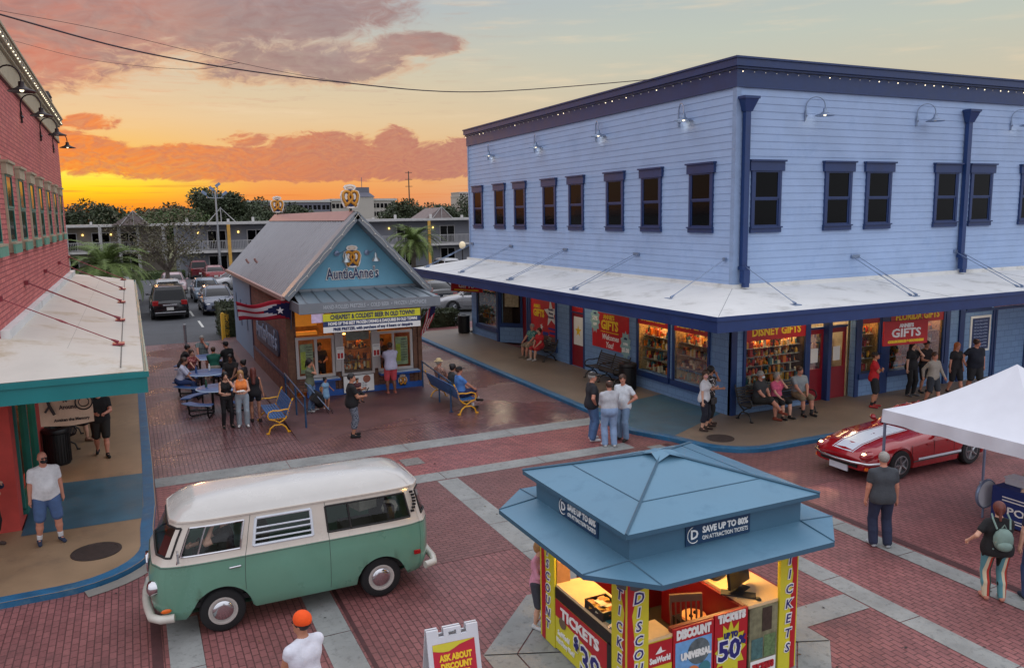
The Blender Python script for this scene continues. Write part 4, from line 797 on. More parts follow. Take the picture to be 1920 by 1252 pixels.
# awning, gable, roof
b = MB(OA); y0, y1, za, zb = 24.55, 26.45, 3.44, 3.68
b.add([(4.5, y0, za), (8.95, y0, za), (8.75, y1, zb), (4.62, y1, zb), (4.5, y0, za - .04), (8.95, y0, za - .04), (8.75, y1, zb - .04), (4.62, y1, zb - .04)], [(0, 1, 2, 3), (7, 6, 5, 4), (1, 5, 6, 2), (0, 3, 7, 4)])
for k in range(10):
    t_ = (k + .5) / 10; xa = 4.5 + 4.45 * t_; xb = 4.62 + 4.13 * t_; b.tube([(xa, y0, za + .02), (xb, y1, zb + .02)], .022, 4)
aw = b.build('awning', m_metalb, aa)
b = MB(OA); b.box(4.46, y0 - .04, 3.14, 8.99, y0, 3.45); b.box(4.46, y0, 3.14, 4.5, 26.5, 3.45); b.box(8.95, y0, 3.14, 8.99, 26.5, 3.45); b.box(4.5, y0, 3.12, 8.95, 26.55, 3.14); fb = b.build('awning_fascia', m_fasc, aw)
text('HAND-ROLLED PRETZELS  •  COLD BEER  •  FROZEN LEMONADE', .17, M('letter_pale', (188, 196, 202), .5, var=0), fb, (6.85, y0 - .045, 3.30), (1, 0, 0), (0, 0, 1), OA, w=3.3)
b = MB(OA); b.poly([(XL + .1, 26.4, 3.7), (XR - .1, 26.4, 3.7), (XC, 26.4, 6.0)]); b.box(XL, 26.36, 3.62, XR, 26.6, 3.70); gb = b.build('gable', m_gable, aa, recalc=False)
b = MB(OA); b.box(XL + .02, 26.3, 3.66, XR - .02, 26.38, 3.74); b.build('gable_trim', m_fasc, aa)
yr0, yr1 = 25.75, 42.0; hw = 2.36
def slope(sx, o=0): return lambda t, y, u=0: (XC + sx * (hw * t) + sx * u * .72, y, ZR - (ZR - ZE) * t + u * .7)
for sx in (-1, 1):
    g = slope(sx); b = MB(OA); b.add([g(0, yr0), g(0, yr1), g(1.02, yr1), g(1.02, yr0), g(0, yr0, -.1), g(0, yr1, -.1), g(1.02, yr1, -.1), g(1.02, yr0, -.1)], [(0, 1, 2, 3), (7, 6, 5, 4), (3, 2, 6, 7), (0, 3, 7, 4), (1, 5, 6, 2)])
    nr = 40
    for k in range(nr):
        y = yr0 + .8 + (yr1 - yr0 - .8) * k / (nr - 1); b.add([g(.03, y - .05, 0), g(.03, y, .035), g(.03, y + .05, 0), g(1.02, y - .05, 0), g(1.02, y, .035), g(1.02, y + .05, 0)], [(0, 1, 4, 3), (1, 2, 5, 4), (3, 4, 5)])
    b.build('metal_roof', m_metal, aa, recalc=False)
    b = MB(OA); b.add([g(0, yr0 - .03, .04), g(0, yr0 + .55, .04), g(1.03, yr0 + .55, .04), g(1.03, yr0 - .03, .04), g(0, yr0 - .03, -.16), g(1.03, yr0 - .03, -.16)], [(0, 1, 2, 3), (0, 3, 5, 4)]); b.add([g(0, yr0 - .05, -.16), g(1.03, yr0 - .05, -.16), g(1.03, yr0 + .6, -.16), g(0, yr0 + .6, -.16)], [(0, 1, 2, 3)]); b.build('verge_trim', m_fasc, aa, recalc=False)
    b = MB(OA); x = XC + sx * (hw * 1.02); b.box(min(x, x + sx * .12), yr0 + .1, ZE - .16, max(x, x + sx * .12), yr1, ZE - .03); b.build('gutter', m_coping, aa)
b = MB(OA); b.add([(XC - .3, yr0 + .55, ZR - .25), (XC, yr0 + .4, ZR + .07), (XC + .3, yr0 + .55, ZR - .25), (XC - .3, yr1, ZR - .25), (XC, yr1, ZR + .07), (XC + .3, yr1, ZR - .25)], [(0, 1, 4, 3), (1, 2, 5, 4), (3, 4, 5)]); b.build('ridge_cap', m_coping, aa, recalc=False)
b = MB(OA)
for y, t in ((37.5, .82), (35.5, .78)): p = slope(-1)(t, y, .1); b.tube([slope(-1)(t, y, 0), p, (p[0] - .06, p[1], p[2] + .12)], .05, 8)
b.build('roof_vent', m_coping, aa)
b = MB(OA)
for sx in (-1, 1):
    g = slope(sx)
    pts = [g(t / 12, yr0 - .08, -.03 - .03 * (t % 2)) for t in range(13)]; b.tube(pts, .009, 4)
    for t in range(1, 12, 2): p = g(t / 12, yr0 - .09, -.08); b.ball(p, .025, 6)
b.build('string_of_bulbs', m_bulboff, aa)
text("AuntieAnne's", .5, m_outl, gb, (6.62, 26.372, 4.17), (1, 0, 0), (0, 0, 1), OA, bold=.03, w=1.80, name='lettering_outline'); text("AuntieAnne's", .5, m_logon, gb, (6.62, 26.35, 4.17), (1, 0, 0), (0, 0, 1), OA, bold=.004, w=1.74)
pretzel(aa, OA, (6.62, 26.34, 4.72), (1, 0, 0), .74, .03)
# roof pretzel signs
for (y, h, lab) in ((26.6, .78, 'pretzel with a halo sign standing on the front end of the shop ridge'), (41.0, .80, 'smaller looking pretzel with a halo sign at the back end of the shop ridge')):
    p = (XC, y, ZR + .05); t = thing('pretzel_sign', lab, 'sign', p, 0, 'pretzel signs on the roof ridge'); b = MB(p); b.box(XC - .04, y - .04, ZR + .04, XC + .04, y + .04, ZR + .25); b.build('bracket', m_black, t)
    pretzel(t, p, (XC, y - .05, ZR + .05 + h * .60), (1, 0, 0), h, .09)
for i, x in enumerate((6.12, 7.12)):
    t = thing('gable_lamp', ('left' if i == 0 else 'right') + ' hand bell shaped lamp on the blue gable beside the pretzel logo', 'wall lamp', (x, 26.38, 4.85), 0, 'lamps on the blue gable')
    b = MB(); b.lathe([(.09, -.02), (.09, -.05), (.03, -.06)], (0, 0, 0), 12, axis='y'); b.tube([(0, -.05, 0), (.1, -.2, .02), (.2, -.3, .12), (.22, -.3, -.05)], .014, 6); b.build('arm', m_steel, t)
    b = MB(); b.lathe([(.02, .12), (.04, .06), (.05, -.02), (.12, -.08), (.14, -.16), (.13, -.17), (.02, -.10)], (.22, -.3, -.12), 14); b.build('shade', M('lamp_silver', (176, 184, 186), .3, metal=.6), t, smooth=50)
# hanging banner
pb = (6.72, 24.5, 2.8); t = thing('beer_banner', 'yellow, navy and white banner about the cheapest and coldest beer hanging below the awning', 'banner', pb)
b = MB(pb); b.box(5.16, 24.49, 2.52, 8.28, 24.5, 2.70); b.build('white_strip', m_wht, t); b = MB(pb); b.box(5.16, 24.49, 2.70, 8.28, 24.5, 2.87); b.build('navy_strip', m_navy, t); b = MB(pb); b.box(5.16, 24.49, 2.87, 8.28, 24.5, 3.10); b.build('yellow_strip', M('banner_yellow', (206, 202, 44), .5, var=.06), t)
for s_, z, sz, m, w_ in (('CHEAPEST & COLDEST BEER IN OLD TOWN!!', 2.985, .2, m_logon, 2.7), ('HOME OF THE BEST FROZEN DRINKS & DAIQUIRIS IN OLD TOWN!', 2.785, .13, m_wht, 2.85), ('FREE PRETZEL with purchase of any 4 beers or daiquiris', 2.61, .12, m_logon, 2.55)): text(s_, sz, m, t, (6.74, 24.485, z), (1, 0, 0), (0, 0, 1), pb, bold=.006, w=w_)
b = MB(pb); b.box(4.82, 24.52, 2.85, 5.2, 24.53, 3.12); b.build('small_sheet', M('sheet_pink', (206, 186, 214), .6, var=.2, vs=9), t)
b = MB(pb)
for x in (5.2, 8.24): b.tube([(x, 24.5, 3.1), (x, 24.55, 3.15)], .006, 4)
b.build('cord', m_black, t)
# flags
def flag(name, label, base, tip, L, Hh, painter, mats, dirv, ph=0, amp=.08, droop=.25):
    t = thing(name, label, 'flag', base); B = Vector(base); T = Vector(tip); b = MB(base); b.tube([B, T], .014, 6); b.ball(T, .03, 8); b.build('pole', m_steel, t)
    nx, nz = 26, 14; hd = (B - T).normalized(); dv = Vector(dirv).normalized(); sd = hd.cross(dv).normalized(); b = MB(base); vs = []
    for i in range(nx + 1):
        for j in range(nz + 1):
            u, v = i / nx, j / nz; w = amp * sin(u * 7 + v * 1.2 + ph) * (.25 + u); p = T + hd * (.06 + v * Hh) + dv * u * L * (1 - .05 * v) + sd * w + Vector((0, 0, -droop * u * u * L + .10 * sin(u * 5 + ph) * u)); vs.append(p)
    fs, ms = [], []
    for i in range(nx):
        for j in range(nz): fs.append((i * (nz + 1) + j, (i + 1) * (nz + 1) + j, (i + 1) * (nz + 1) + j + 1, i * (nz + 1) + j + 1)); ms.append(painter((i + .5) / nx, (j + .5) / nz))
    b.v = [tuple(p) for p in vs]; b.f = fs; b.m = ms; o = b.build('cloth', mats, t, smooth=True, recalc=False)
    s = o.modifiers.new('thick', 'SOLIDIFY'); s.thickness = .006; return t, o
m_fr, m_fw, m_fb = M('flag_red', (176, 30, 52), .7), M('flag_white', (216, 210, 214), .7), M('flag_blue', (26, 34, 82), .7)
def pr_paint(u, v):
    if u < .55 and abs(v - .5) < .5 * (1 - u / .55): 
        return 2
    return 0 if int(v * 5) % 2 == 0 else 1
tf, cl = flag('striped_flag', 'striped flag with a white star on blue blowing from the shop corner', (4.55, 26.55, 2.45), (4.5, 25.9, 3.42), 1.72, .72, pr_paint, [m_fr, m_fw, m_fb], (-.97, .2, .14), ph=.6, amp=.13, droop=.10)
b = MB((4.55, 26.55, 2.45)); T = Vector((4.5, 25.9, 3.42)); hd = (Vector((4.55, 26.55, 2.45)) - T).normalized(); c = T + hd * .42 + Vector((-.97, .2, .14)) * .36 + Vector((0, -.09, .0)); n_ = Vector((-.3, -1, 0)).normalized(); xd_ = Vector((1, -.3, 0)).normalized()
b.poly([c + xd_ * ((.13 if k % 2 == 0 else .05) * sin(pi * k / 5)) + Vector((0, 0, 1)) * ((.13 if k % 2 == 0 else .05) * cos(pi * k / 5)) for k in range(10)]); b.build('star', m_fw, cl, recalc=False)
def us_paint(u, v): return 2 if (u < .42 and v < .54) else (0 if int(v * 7) % 2 == 0 else 1)
flag('hanging_flag', 'limp red and white striped flag hanging at the right shop corner', (8.98, 26.5, 2.5), (9.45, 26.0, 3.2), 1.0, .62, us_paint, [m_fr, m_fw, m_fb], (-.25, .1, -1), ph=2, amp=.05, droop=0)
# ---------------------------------------------------------------- ticket booth
OB = (6.23, 8.57, .012)
tb = thing('ticket_booth', 'blue roofed ticket booth with red and yellow corner boards in the middle of the street', 'kiosk', OB)
m_broof = M('booth_roof_blue', (92, 132, 156), .40, metal=.15, var=.08, vs=1.1, bump=.12, bs=5, dirt=((76, 114, 138), .6, 2.2))
m_bband = M('booth_band_blue', (66, 102, 124), .5, var=.05)
m_bedge = M('booth_edge', (56, 92, 114), .5, var=.05)
x0, x1, y0, y1 = 4.93, 7.55, 7.40, 9.75; zl, zi = 1.98, 2.035; ox, ch = .60, .63
def oc(x0, x1, y0, y1, c): return [(x0 + c, y0), (x1 - c, y0), (x1, y0 + c), (x1, y1 - c), (x1 - c, y1), (x0 + c, y1), (x0, y1 - c), (x0, y0 + c)]
out = oc(x0 - ox, x1 + ox, y0 - ox, y1 + ox, ch); inn = [(x0, y0), (x1, y0), (x1, y0), (x1, y1), (x1, y1), (x0, y1), (x0, y1), (x0, y0)]
b = MB(OB)
for i in range(8):
    j = (i + 1) % 8; b.poly([(*out[i], zl), (*out[j], zl), (*inn[j], zi), (*inn[i], zi)]) if inn[i] != inn[j] else b.poly([(*out[i], zl), (*out[j], zl), (*inn[j], zi)])
lr = b.build('lower_roof', m_broof, tb, recalc=False)
b = MB(OB); n8 = len(out); vs = [(*p, zl - .06) for p in out] + [(*p, zl + .001) for p in out]; b.add(vs, [(i, (i + 1) % 8, 8 + (i + 1) % 8, 8 + i) for i in range(8)]); b.add([(*p, zl - .055) for p in out], [tuple(reversed(range(8)))]); b.build('drip_edge', m_bedge, lr)
b = MB(OB)
for i in range(8): b.tube([(*out[i], zl + .006), (*inn[i], zi + .006)], .008, 4)
b.build('roof_seam', m_bedge, lr)
b = MB(OB); b.box(x0, y0, 2.0, x1, y1, 2.40); b.build('roof_band', m_bband, tb)
ux0, ux1, uy0, uy1, zu, zp = 4.80, 7.74, 7.27, 9.92, 2.41, 2.82; pk = ((ux0 + ux1) / 2 - .03, (uy0 + uy1) / 2)
b = MB(OB); q = [(ux0, uy0), (ux1, uy0), (ux1, uy1), (ux0, uy1)]
for i in range(4): j = (i + 1) % 4; b.poly([(*q[i], zu), (*q[j], zu), (*pk, zp)])
ur = b.build('upper_roof', m_broof, tb, recalc=False)
b = MB(OB); b.add([(*p, zu - .055) for p in q] + [(*p, zu + .001) for p in q], [(i, (i + 1) % 4, 4 + (i + 1) % 4, 4 + i) for i in range(4)] + [(3, 2, 1, 0)]); b.build('drip_edge', m_bedge, ur)
b = MB(OB)
for p in q: b.tube([(*p, zu + .012), (*pk, zp + .012)], .018, 4)
for i in range(4):
    j = (i + 1) % 4; A_ = Vector((*q[i], zu)); B_ = Vector((*q[j], zu)); K = Vector((*pk, zp)); b.tube([A_.lerp(K, .36) + Vector((0, 0, .004)), B_.lerp(K, .36) + Vector((0, 0, .004))], .006, 4)
b.build('roof_seam', m_bedge, ur)
b = MB(OB); K = Vector((*pk, zp + .04)); pts = [Vector((*pk, 0)) + Vector((cos(a) * r, sin(a) * r, zp - .22 * r + (.0 if k % 2 == 0 else .035))) for k, (a, r) in enumerate([(pi / 4 + k * pi / 4, .30 if k % 2 == 0 else .17) for k in range(8)])]
for i in range(8): b.poly([pts[i] + Vector((0, 0, .02)), pts[(i + 1) % 8] + Vector((0, 0, .02)), K])
b.build('peak_cap', m_broof, ur, recalc=False)
FSo = Face((0, y0, 0), (1, 0, 0), (0, -1, 0)); FWe = Face((x0, 0, 0), (0, 1, 0), (-1, 0, 0)); FLIP[id(FSo)] = 0; FLIP[id(FWe)] = 1
m_sgn = M('save_sign_navy', (20, 52, 84), .4, var=.08)
for f, c in ((FSo, 6.21), (FWe, 8.56)):
    b = MB(OB); f.box(b, c - .49, c + .49, 2.055, 2.30, 0, .018); q_ = b.build('save_sign', m_sgn, tb); sg_ = 1 if f is FSo else -1
    f.text('SAVE UP TO 80%', .11, m_wht, q_, c + .10 * sg_, 2.22, .022, OB, bold=.004, w=.70); f.text('ON ATTRACTION TICKETS', .075, m_wht, q_, c + .10 * sg_, 2.12, .022, OB, w=.70)
    f.text('D', .16, m_wht, q_, c - .37 * sg_, 2.18, .022, OB, bold=.003) ; b = MB(OB)
    P_ = [Vector(f.P(c - .38 * sg_ + sg_ * .09 * cos(a), 2.18 + .10 * sin(a), .024)) for a in [rad(100 + 15 * k) for k in range(15)]]; b.tube(P_, .006, 4); b.build('crescent_print', m_wht, q_)
# corner boards with stacked letters
m_by = M('board_yellow', (206, 196, 48), .45, var=.05); m_br = M('board_red', (176, 24, 36), .45, var=.05); m_bn = M('board_navy', (36, 34, 110), .5, var=0)
def corner_board(f, a0, a1, word, redside, letters_h=.15, top=1.93):
    b = MB(OB); f.box(b, a0, a1, .03, top, -.04, .0); q_ = b.build('corner_board', m_by, tb)
    b = MB(OB); l, r = (a0, a1) if redside < 0 else (a1, a0); d = r - l
    b.poly([f.P(l, .03, .003), f.P(l + d * .28, .03, .003), f.P(l + d * .35, 1.0, .003), f.P(l + d * .22, 1.35, .003), f.P(l + d * .75, top, .003), f.P(l, top, .003)]); b.build('red_flash', m_br, q_, recalc=False)
    for i, ch_ in enumerate(word):
        z = 1.55 - i * 1.42 / len(word)
        f.text(ch_, .20 if i == 0 else .17, m_wht, q_, (a0 + a1) / 2, z, .006, OB, bold=.016, shear=.15); f.text(ch_, .20 if i == 0 else .17, m_bn, q_, (a0 + a1) / 2, z, .012, OB, bold=.002, shear=.15, ext=.003)
    return q_
FWi = Face((x0 - .01, 0, 0), (0, 1, 0), (-1, 0, 0)); FLIP[id(FWi)] = 1; FSi = Face((0, y0 - .01, 0), (1, 0, 0), (0, -1, 0)); FLIP[id(FSi)] = 0
corner_board(FWi, 9.22, 9.60, 'DISCOUNT', 1); corner_board(FWi, 7.40, 7.76, 'TICKETS', -1); corner_board(FSi, 4.90, 5.20, 'DISCOUNT', -1); corner_board(FSi, 7.24, 7.52, 'TICKETS', 1)
b = MB(OB); b.box(x1 - .06, 9.3, .03, x1, 9.65, 1.95); b.box(x0 + .0, 9.62, .03, x0 + .3, 9.66, 1.95); b.box(x1 - .3, 9.62, .03, x1 - .06, 9.66, 1.95); b.box(7.51, y0 + .0, .03, 7.55, y0 + .32, 1.95); b.build('rear_post', m_by, tb)
b = MB(OB); pr = [(.02, .0), (.22, .0), (.17, -.12), (.19, -.2), (.05, -.32)]; b.cbox((5.05, 7.54, 1.86), (.34, .34, .12), 0); b.cbox((5.06, 7.55, 1.74), (.28, .28, .12)); b.lathe([(.1, 1.6), (.2, 1.68), (.21, 1.8)], (5.05, 7.54, 0), 10); b.build('post_capital', M('capital_grey', (84, 86, 92), .7, var=.15), tb)
# counters, panels, furniture inside
m_ctop = M('counter_maple', (222, 192, 150), .4, var=.08, vs=6)
b = MB(OB); b.box(x0 + .02, 7.72, .93, x0 + .52, 9.25, .97); b.box(5.20, y0 + .02, .93, 5.58, 7.8, .97); b.box(6.75, y0 + .02, 1.0, 7.46, 9.2, 1.04); ct = b.build('counter', m_ctop, tb)
b = MB(OB); b.box(x0, 7.76, .78, x0 + .05, 9.22, .93); b.box(x0 - .015, 7.76, .05, x0 + .02, 7.86, .8); b.build('counter_edge', m_black, tb)
b = MB(OB); FWe.box(b, 7.86, 9.21, .05, .78, -.03, 0); wp = b.build('west_panel', m_by, tb)
b = MB(OB); 
pts = [FWe.P(9.21, .78, .004), FWe.P(7.86, .78, .004), FWe.P(7.86, .36, .004)] + [FWe.P(7.86 + 1.35 * (k / 8), .36 + .17 * (1 - (1 - k / 8) ** 2) + .0, .004) for k in range(1, 9)]; b.poly(pts); b.build('red_swoosh', m_br, wp, recalc=False)
FWe.text('TICKETS', .2, m_wht, wp, 8.55, .63, .010, OB, bold=.008, w=1.0); FWe.text('$', .22, m_wht, wp, 8.62, .40, .010, OB, bold=.03); FWe.text('$', .22, m_bn, wp, 8.62, .40, .014, OB, bold=.008); FWe.text('39', .52, m_wht, wp, 8.27, .24, .010, OB, bold=.03); FWe.text('39', .52, m_bn, wp, 8.27, .24, .014, OB, bold=.008)
b = MB(OB); b.lathe([(.09, 0), (.088, .006)], (0, 0, 0), 16, axis='x', cap=True); b.v = [(x0 - .008 - v[0], 9.0 + v[1], .50 + v[2] * .9) for v in b.v]; b.build('globe_print', M('print_brown2', (110, 90, 70), .5), wp)
FWe.text('SeaWorld', .1, m_wht, wp, 8.97, .32, .010, OB, bold=.004, w=.32); FWe.text('Walt Disney World', .1, m_wht, wp, 8.93, .20, .010, OB, bold=.003, w=.5, shear=.2)
# south panels
b = MB(OB); FSo.box(b, 5.2, 5.55, .05, .93, -.03, 0); sp_ = b.build('south_panel', m_by, tb); b = MB(OB); FSo.quad(b, 5.2, 5.55, .62, .93, .004); b.build('red_field', m_br, sp_, recalc=False)
FSo.text('SeaWorld', .1, m_wht, sp_, 5.37, .70, .010, OB, bold=.005, w=.3); b = MB(OB); b.poly([FSo.P(5.30 + p[0], .78 + p[1], .012) for p in ((0, 0), (.08, .09), (.10, .03), (.16, .02), (.06, .0))]); b.build('fin_print', m_wht, sp_, recalc=False)
FSo.text('UNIVERSAL STUDIOS', .08, m_black, sp_, 5.37, .46, .010, OB, bold=.004, w=.31)
b = MB(OB); FSo.box(b, 5.57, 6.18, .05, 1.02, -.03, 0); sp2 = b.build('south_panel', m_br, tb); FSo.text('DISCOUNT', .15, m_wht, sp2, 5.87, .93, .008, OB, bold=.012, w=.52)
b = MB(OB); FSo.quad(b, 5.60, 6.15, .1, .84, .004); pp = b.build('sky_picture', M('picture_sky', (110, 160, 210), .5, var=.3, vs=4), sp2, recalc=False)
b = MB(OB); b.lathe([(.17, 0), (.165, .006)], (0, 0, 0), 20, axis='y', cap=True); b.v = [(5.95 + v[0], y0 - .008 - v[1], .66 + v[2]) for v in b.v]; b.build('globe_print', M('globe_grey', (90, 100, 104), .5, var=.4, vs=14), pp); FSo.text('UNIVERSAL', .12, m_wht, pp, 5.9, .64, .018, OB, bold=.008, w=.46)
b = MB(OB)
for k, (a, z, r) in enumerate(((5.70, .34, .09), (5.86, .38, .11), (6.04, .42, .09), (5.80, .22, .10), (5.97, .25, .10))): b.poly([FSo.P(a + r * cos(t_), z + r * sin(t_), .008 + k * .002) for t_ in [2 * pi * i / 14 for i in range(14)]], k % 3)
b.build('picture_shapes', [M('shape_yellow', (214, 190, 70), .5), M('shape_orange', (210, 120, 60), .5), M('shape_teal', (60, 120, 130), .5)], pp, recalc=False)
b = MB(OB); FSo.box(b, 6.20, 6.72, .05, 1.05, -.03, 0); sp3 = b.build('south_panel', m_br, tb); FSo.text('TICKETS', .13, m_wht, sp3, 6.46, .98, .008, OB, bold=.012, w=.44)
b = MB(OB); b.poly([FSo.P(6.45 + (.25 if k % 2 == 0 else .17) * sin(pi * k / 12) * (1.0), .55 + (.40 if k % 2 == 0 else .27) * cos(pi * k / 12), .005) for k in range(24)]); b.build('starburst', m_by, sp3, recalc=False)
FSo.text('UP TO', .10, m_bn, sp3, 6.45, .74, .010, OB, bold=.008, w=.22); FSo.text('50', .36, m_wht, sp3, 6.42, .54, .010, OB, bold=.03); FSo.text('50', .36, m_bn, sp3, 6.42, .54, .014, OB, bold=.012); FSo.text('%', .16, m_bn, sp3, 6.63, .64, .014, OB, bold=.006)
b = MB(OB); FSo.box(b, 6.76, 7.22, .05, 1.0, -.03, 0); sp4 = b.build('south_panel', M('picture_olive', (126, 124, 96), .5, var=.5, vs=6), tb); b = MB(OB); FSo.quad(b, 6.78, 7.20, .08, .28, .006); b.build('white_strip', m_wht, sp4, recalc=False); FSo.text('TICKETS', .11, m_br, sp4, 6.99, .18, .012, OB, bold=.012, w=.36)
b = MB(OB); FSo.quad(b, 6.79, 6.98, .30, .58, .006, 0); FSo.quad(b, 7.0, 7.19, .30, .60, .006, 1); FSo.quad(b, 6.96, 7.12, .66, .98, .006, 2); b.build('picture_shapes', [M('pic_teal', (70, 104, 104), .5, var=.4, vs=20), M('pic_green', (96, 120, 80), .5, var=.4, vs=20), M('pic_brown', (60, 48, 40), .5, var=.4, vs=20)], sp4, recalc=False)
b = MB(OB); b.box(5.56, y0 + .03, .05, 6.74, y0 + .09, 1.03); b.box(x1 - .06, y0 + .32, .05, x1, 9.3, 1.0); b.box(5.5, 9.55, .05, 7.25, 9.62, 1.0); b.box(6.70, 7.5, .05, 6.75, 9.2, 1.0); b.box(5.42, 7.85, .05, 5.47, 9.2, .93); b.build('inner_cabinet', M('cabinet_red', (120, 14, 26), .45, var=.1), tb)
b = MB(OB); b.box(x0 + .05, y0 + .1, .015, x1 - .05, 9.6, .03); b.build('booth_floor', M('booth_floor', (70, 60, 56), .8), tb)
b = MB(OB); b.box(x0 + .02, 9.22, .97, x0 + .24, 9.6, 1.93); b.box(7.3, 9.0, 1.04, 7.5, 9.25, 1.93); b.build('side_screen', M('screen_wood', (168, 124, 84), .6, var=.15, vs=12), tb)
b = MB(OB); b.box(5.2, y0 - .02, 1.86, 7.28, y0 + .05, 1.93); b.box(x0 - .01, 7.76, 1.88, x0 + .05, 9.22, 1.93); b.build('shutter_rail', M('rail_white', (196, 190, 184), .5), tb)
b = MB(OB); b.box(5.2, 8.9, 1.88, 5.9, 9.0, 1.91); b.box(6.6, 8.3, 1.88, 7.3, 8.4, 1.91); b.build('booth_lamp', M('booth_glow', (255, 196, 110), emit=110, var=0), tb)
# chair, monitor, keyboard, mouse, till, basket inside the booth
def wooden_chair(loc, rz, label):
    t = thing('wooden_chair', label, 'chair', loc, rz); m = M('chair_wood', (112, 88, 70), .5, var=.15, vs=8)
    b = MB(); b.box(-.22, -.21, .42, .22, .21, .46); b.build('seat', m, t, bevel=.01)
    for x in (-.19, .19):
        for y in (-.18, .18): MB().tube([(x, y, 0), (x * .95, y * .95, .42)], .02, 6).build('leg', m, t)
    b = MB(); b.tube([(-.2, .2, .46), (-.21, .27, .85), (-.21, .28, .92)], .018, 6); b.tube([(.2, .2, .46), (.21, .27, .85), (.21, .28, .92)], .018, 6); b.box(-.22, .26, .88, .22, .30, .98)
    for k in range(5): x = -.14 + k * .07; b.tube([(x, .21, .46), (x, .275, .9)], .012, 5)
    b.build('backrest', m, t); return t
wooden_chair((6.2, 7.85, .03), rad(-20), 'wooden slat-back chair inside the ticket booth')
b = MB((6.95, 7.9, 1.04)); b.cbox((6.97, 7.86, 1.05), (.24, .2, .015), rad(20)); b.cbox((6.97, 7.90, 1.10), (.06, .05, .12), rad(20)); q_ = thing('monitor', 'black computer monitor on the right counter of the ticket booth', 'computer monitor', (6.95, 7.9, 1.04))
b.build('stand', m_black, q_); b = MB((6.95, 7.9, 1.04)); b.cbox((6.97, 7.88, 1.24), (.50, .04, .30), rad(20), 0, rad(-8)); b.build('screen', m_black, q_, bevel=.006)
b = MB((6.84, 7.72, 1.045)); b.cbox((6.84, 7.72, 1.055), (.44, .15, .02), rad(-42)); o = b.build('keyboard', M('keys_black', (26, 24, 26), .6, var=.3, vs=90), bevel=.004); o.location = (6.84, 7.72, 1.045); tag(o, 'black keyboard on the booth counter in front of the monitor', 'keyboard')
b = MB((6.98, 7.50, 1.045)); b.ball((6.98, 7.50, 1.05), .05, 10, 0, (.7, 1, .5)); o = b.build('mouse', m_black, smooth=True); o.location = (6.98, 7.50, 1.045); tag(o, 'small black computer mouse on the booth counter', 'mouse')
b = MB((6.93, 8.3, 1.04)); b.cbox((6.93, 8.3, 1.1), (.26, .2, .12), rad(15)); b.cbox((6.93, 8.25, 1.17), (.2, .1, .05), rad(15)); o = b.build('receipt_printer', m_black, bevel=.01); o.location = (6.93, 8.3, 1.04); tag(o, 'black receipt printer behind the booth monitor', 'printer')
t = thing('leaflet_rack', 'black wire leaflet basket with a hooped lid on the left booth counter', 'leaflet basket', (5.12, 8.25, .97)); b = MB(); b.box(-.16, -.22, 0, .16, .22, .02); b.box(-.16, -.22, .02, -.15, .22, .12); b.box(.15, -.22, .02, .16, .22, .12); b.box(-.15, -.22, .02, .15, -.21, .12); b.box(-.15, .21, .02, .15, .22, .12); b.build('tray', m_black, t)
b = MB(); b.tube([(-.16, .2 + .12 * sin(a) * 0, .1) for a in (0, 1)] + [(-.16, .35, .2), (0.0, .42, .26), (.16, .35, .2), (.16, .2, .1)], .012, 6); b.build('hoop', M('hoop_grey', (150, 140, 120), .4), t)
gmb = MB(); rq = random.Random(5)
for k in range(22): gmb.cbox((rq.uniform(-.11, .11), rq.uniform(-.17, .17), .05 + .002 * k), (.10, .14, .004), rq.uniform(0, 3), k % 3, rq.uniform(-.4, .4))
gmb.build('leaflets', [GOODS[0], GOODS[1], GOODS[5]], t)['kind'] = 'stuff'
t = thing('brochure_stack', 'blue and green brochures lying on the front edge of the left booth counter', 'brochures', (5.06, 7.95, .97)); 
for k, (x, y, a) in enumerate(((0, .05, .2), (.05, -.06, -.3), (-.03, -.14, .5))): b = MB(); b.cbox((x, y, .006 + k * .008), (.1, .2, .008), a); b.build('brochure', [GOODS[3], M('brochure_green', (110, 160, 70), .4), M('brochure_blue', (50, 90, 160), .4)][k], t)
t = thing('poster_wall', 'crumpled pictures pinned at the back of the left booth counter', 'pictures', (5.3, 9.55, 1.0)); b = MB()
for k in range(14): b.cbox((rq.uniform(-.05, .6), 0.03, rq.uniform(.1, .8)), (.2, .01, .2), 0, k % 4, rq.uniform(-.2, .2))
b.build('sheets', [GOODS[1], GOODS[2], GOODS[0], GOODS[5]], t)['kind'] = 'stuff'
t = thing('straw_hat', 'pale straw disc with two dark holes lying behind the booth chair', 'hat', (6.5, 8.2, .6)); b = MB(); b.lathe([(.001, .02), (.17, .03), (.18, .0), (.16, -.01)], (0, 0, 0), 20); o = b.build('brim', M('straw_peach', (222, 158, 108), .7), t); b = MB(); b.ball((.05, .03, .03), .03, 8); b.ball((-.06, -.02, .03), .03, 8); b.build('hole_print', m_dark, o)
b = MB(); b.box(-.2, -.2, -.57, .2, .2, -.03); b.build('stool', m_black, t)
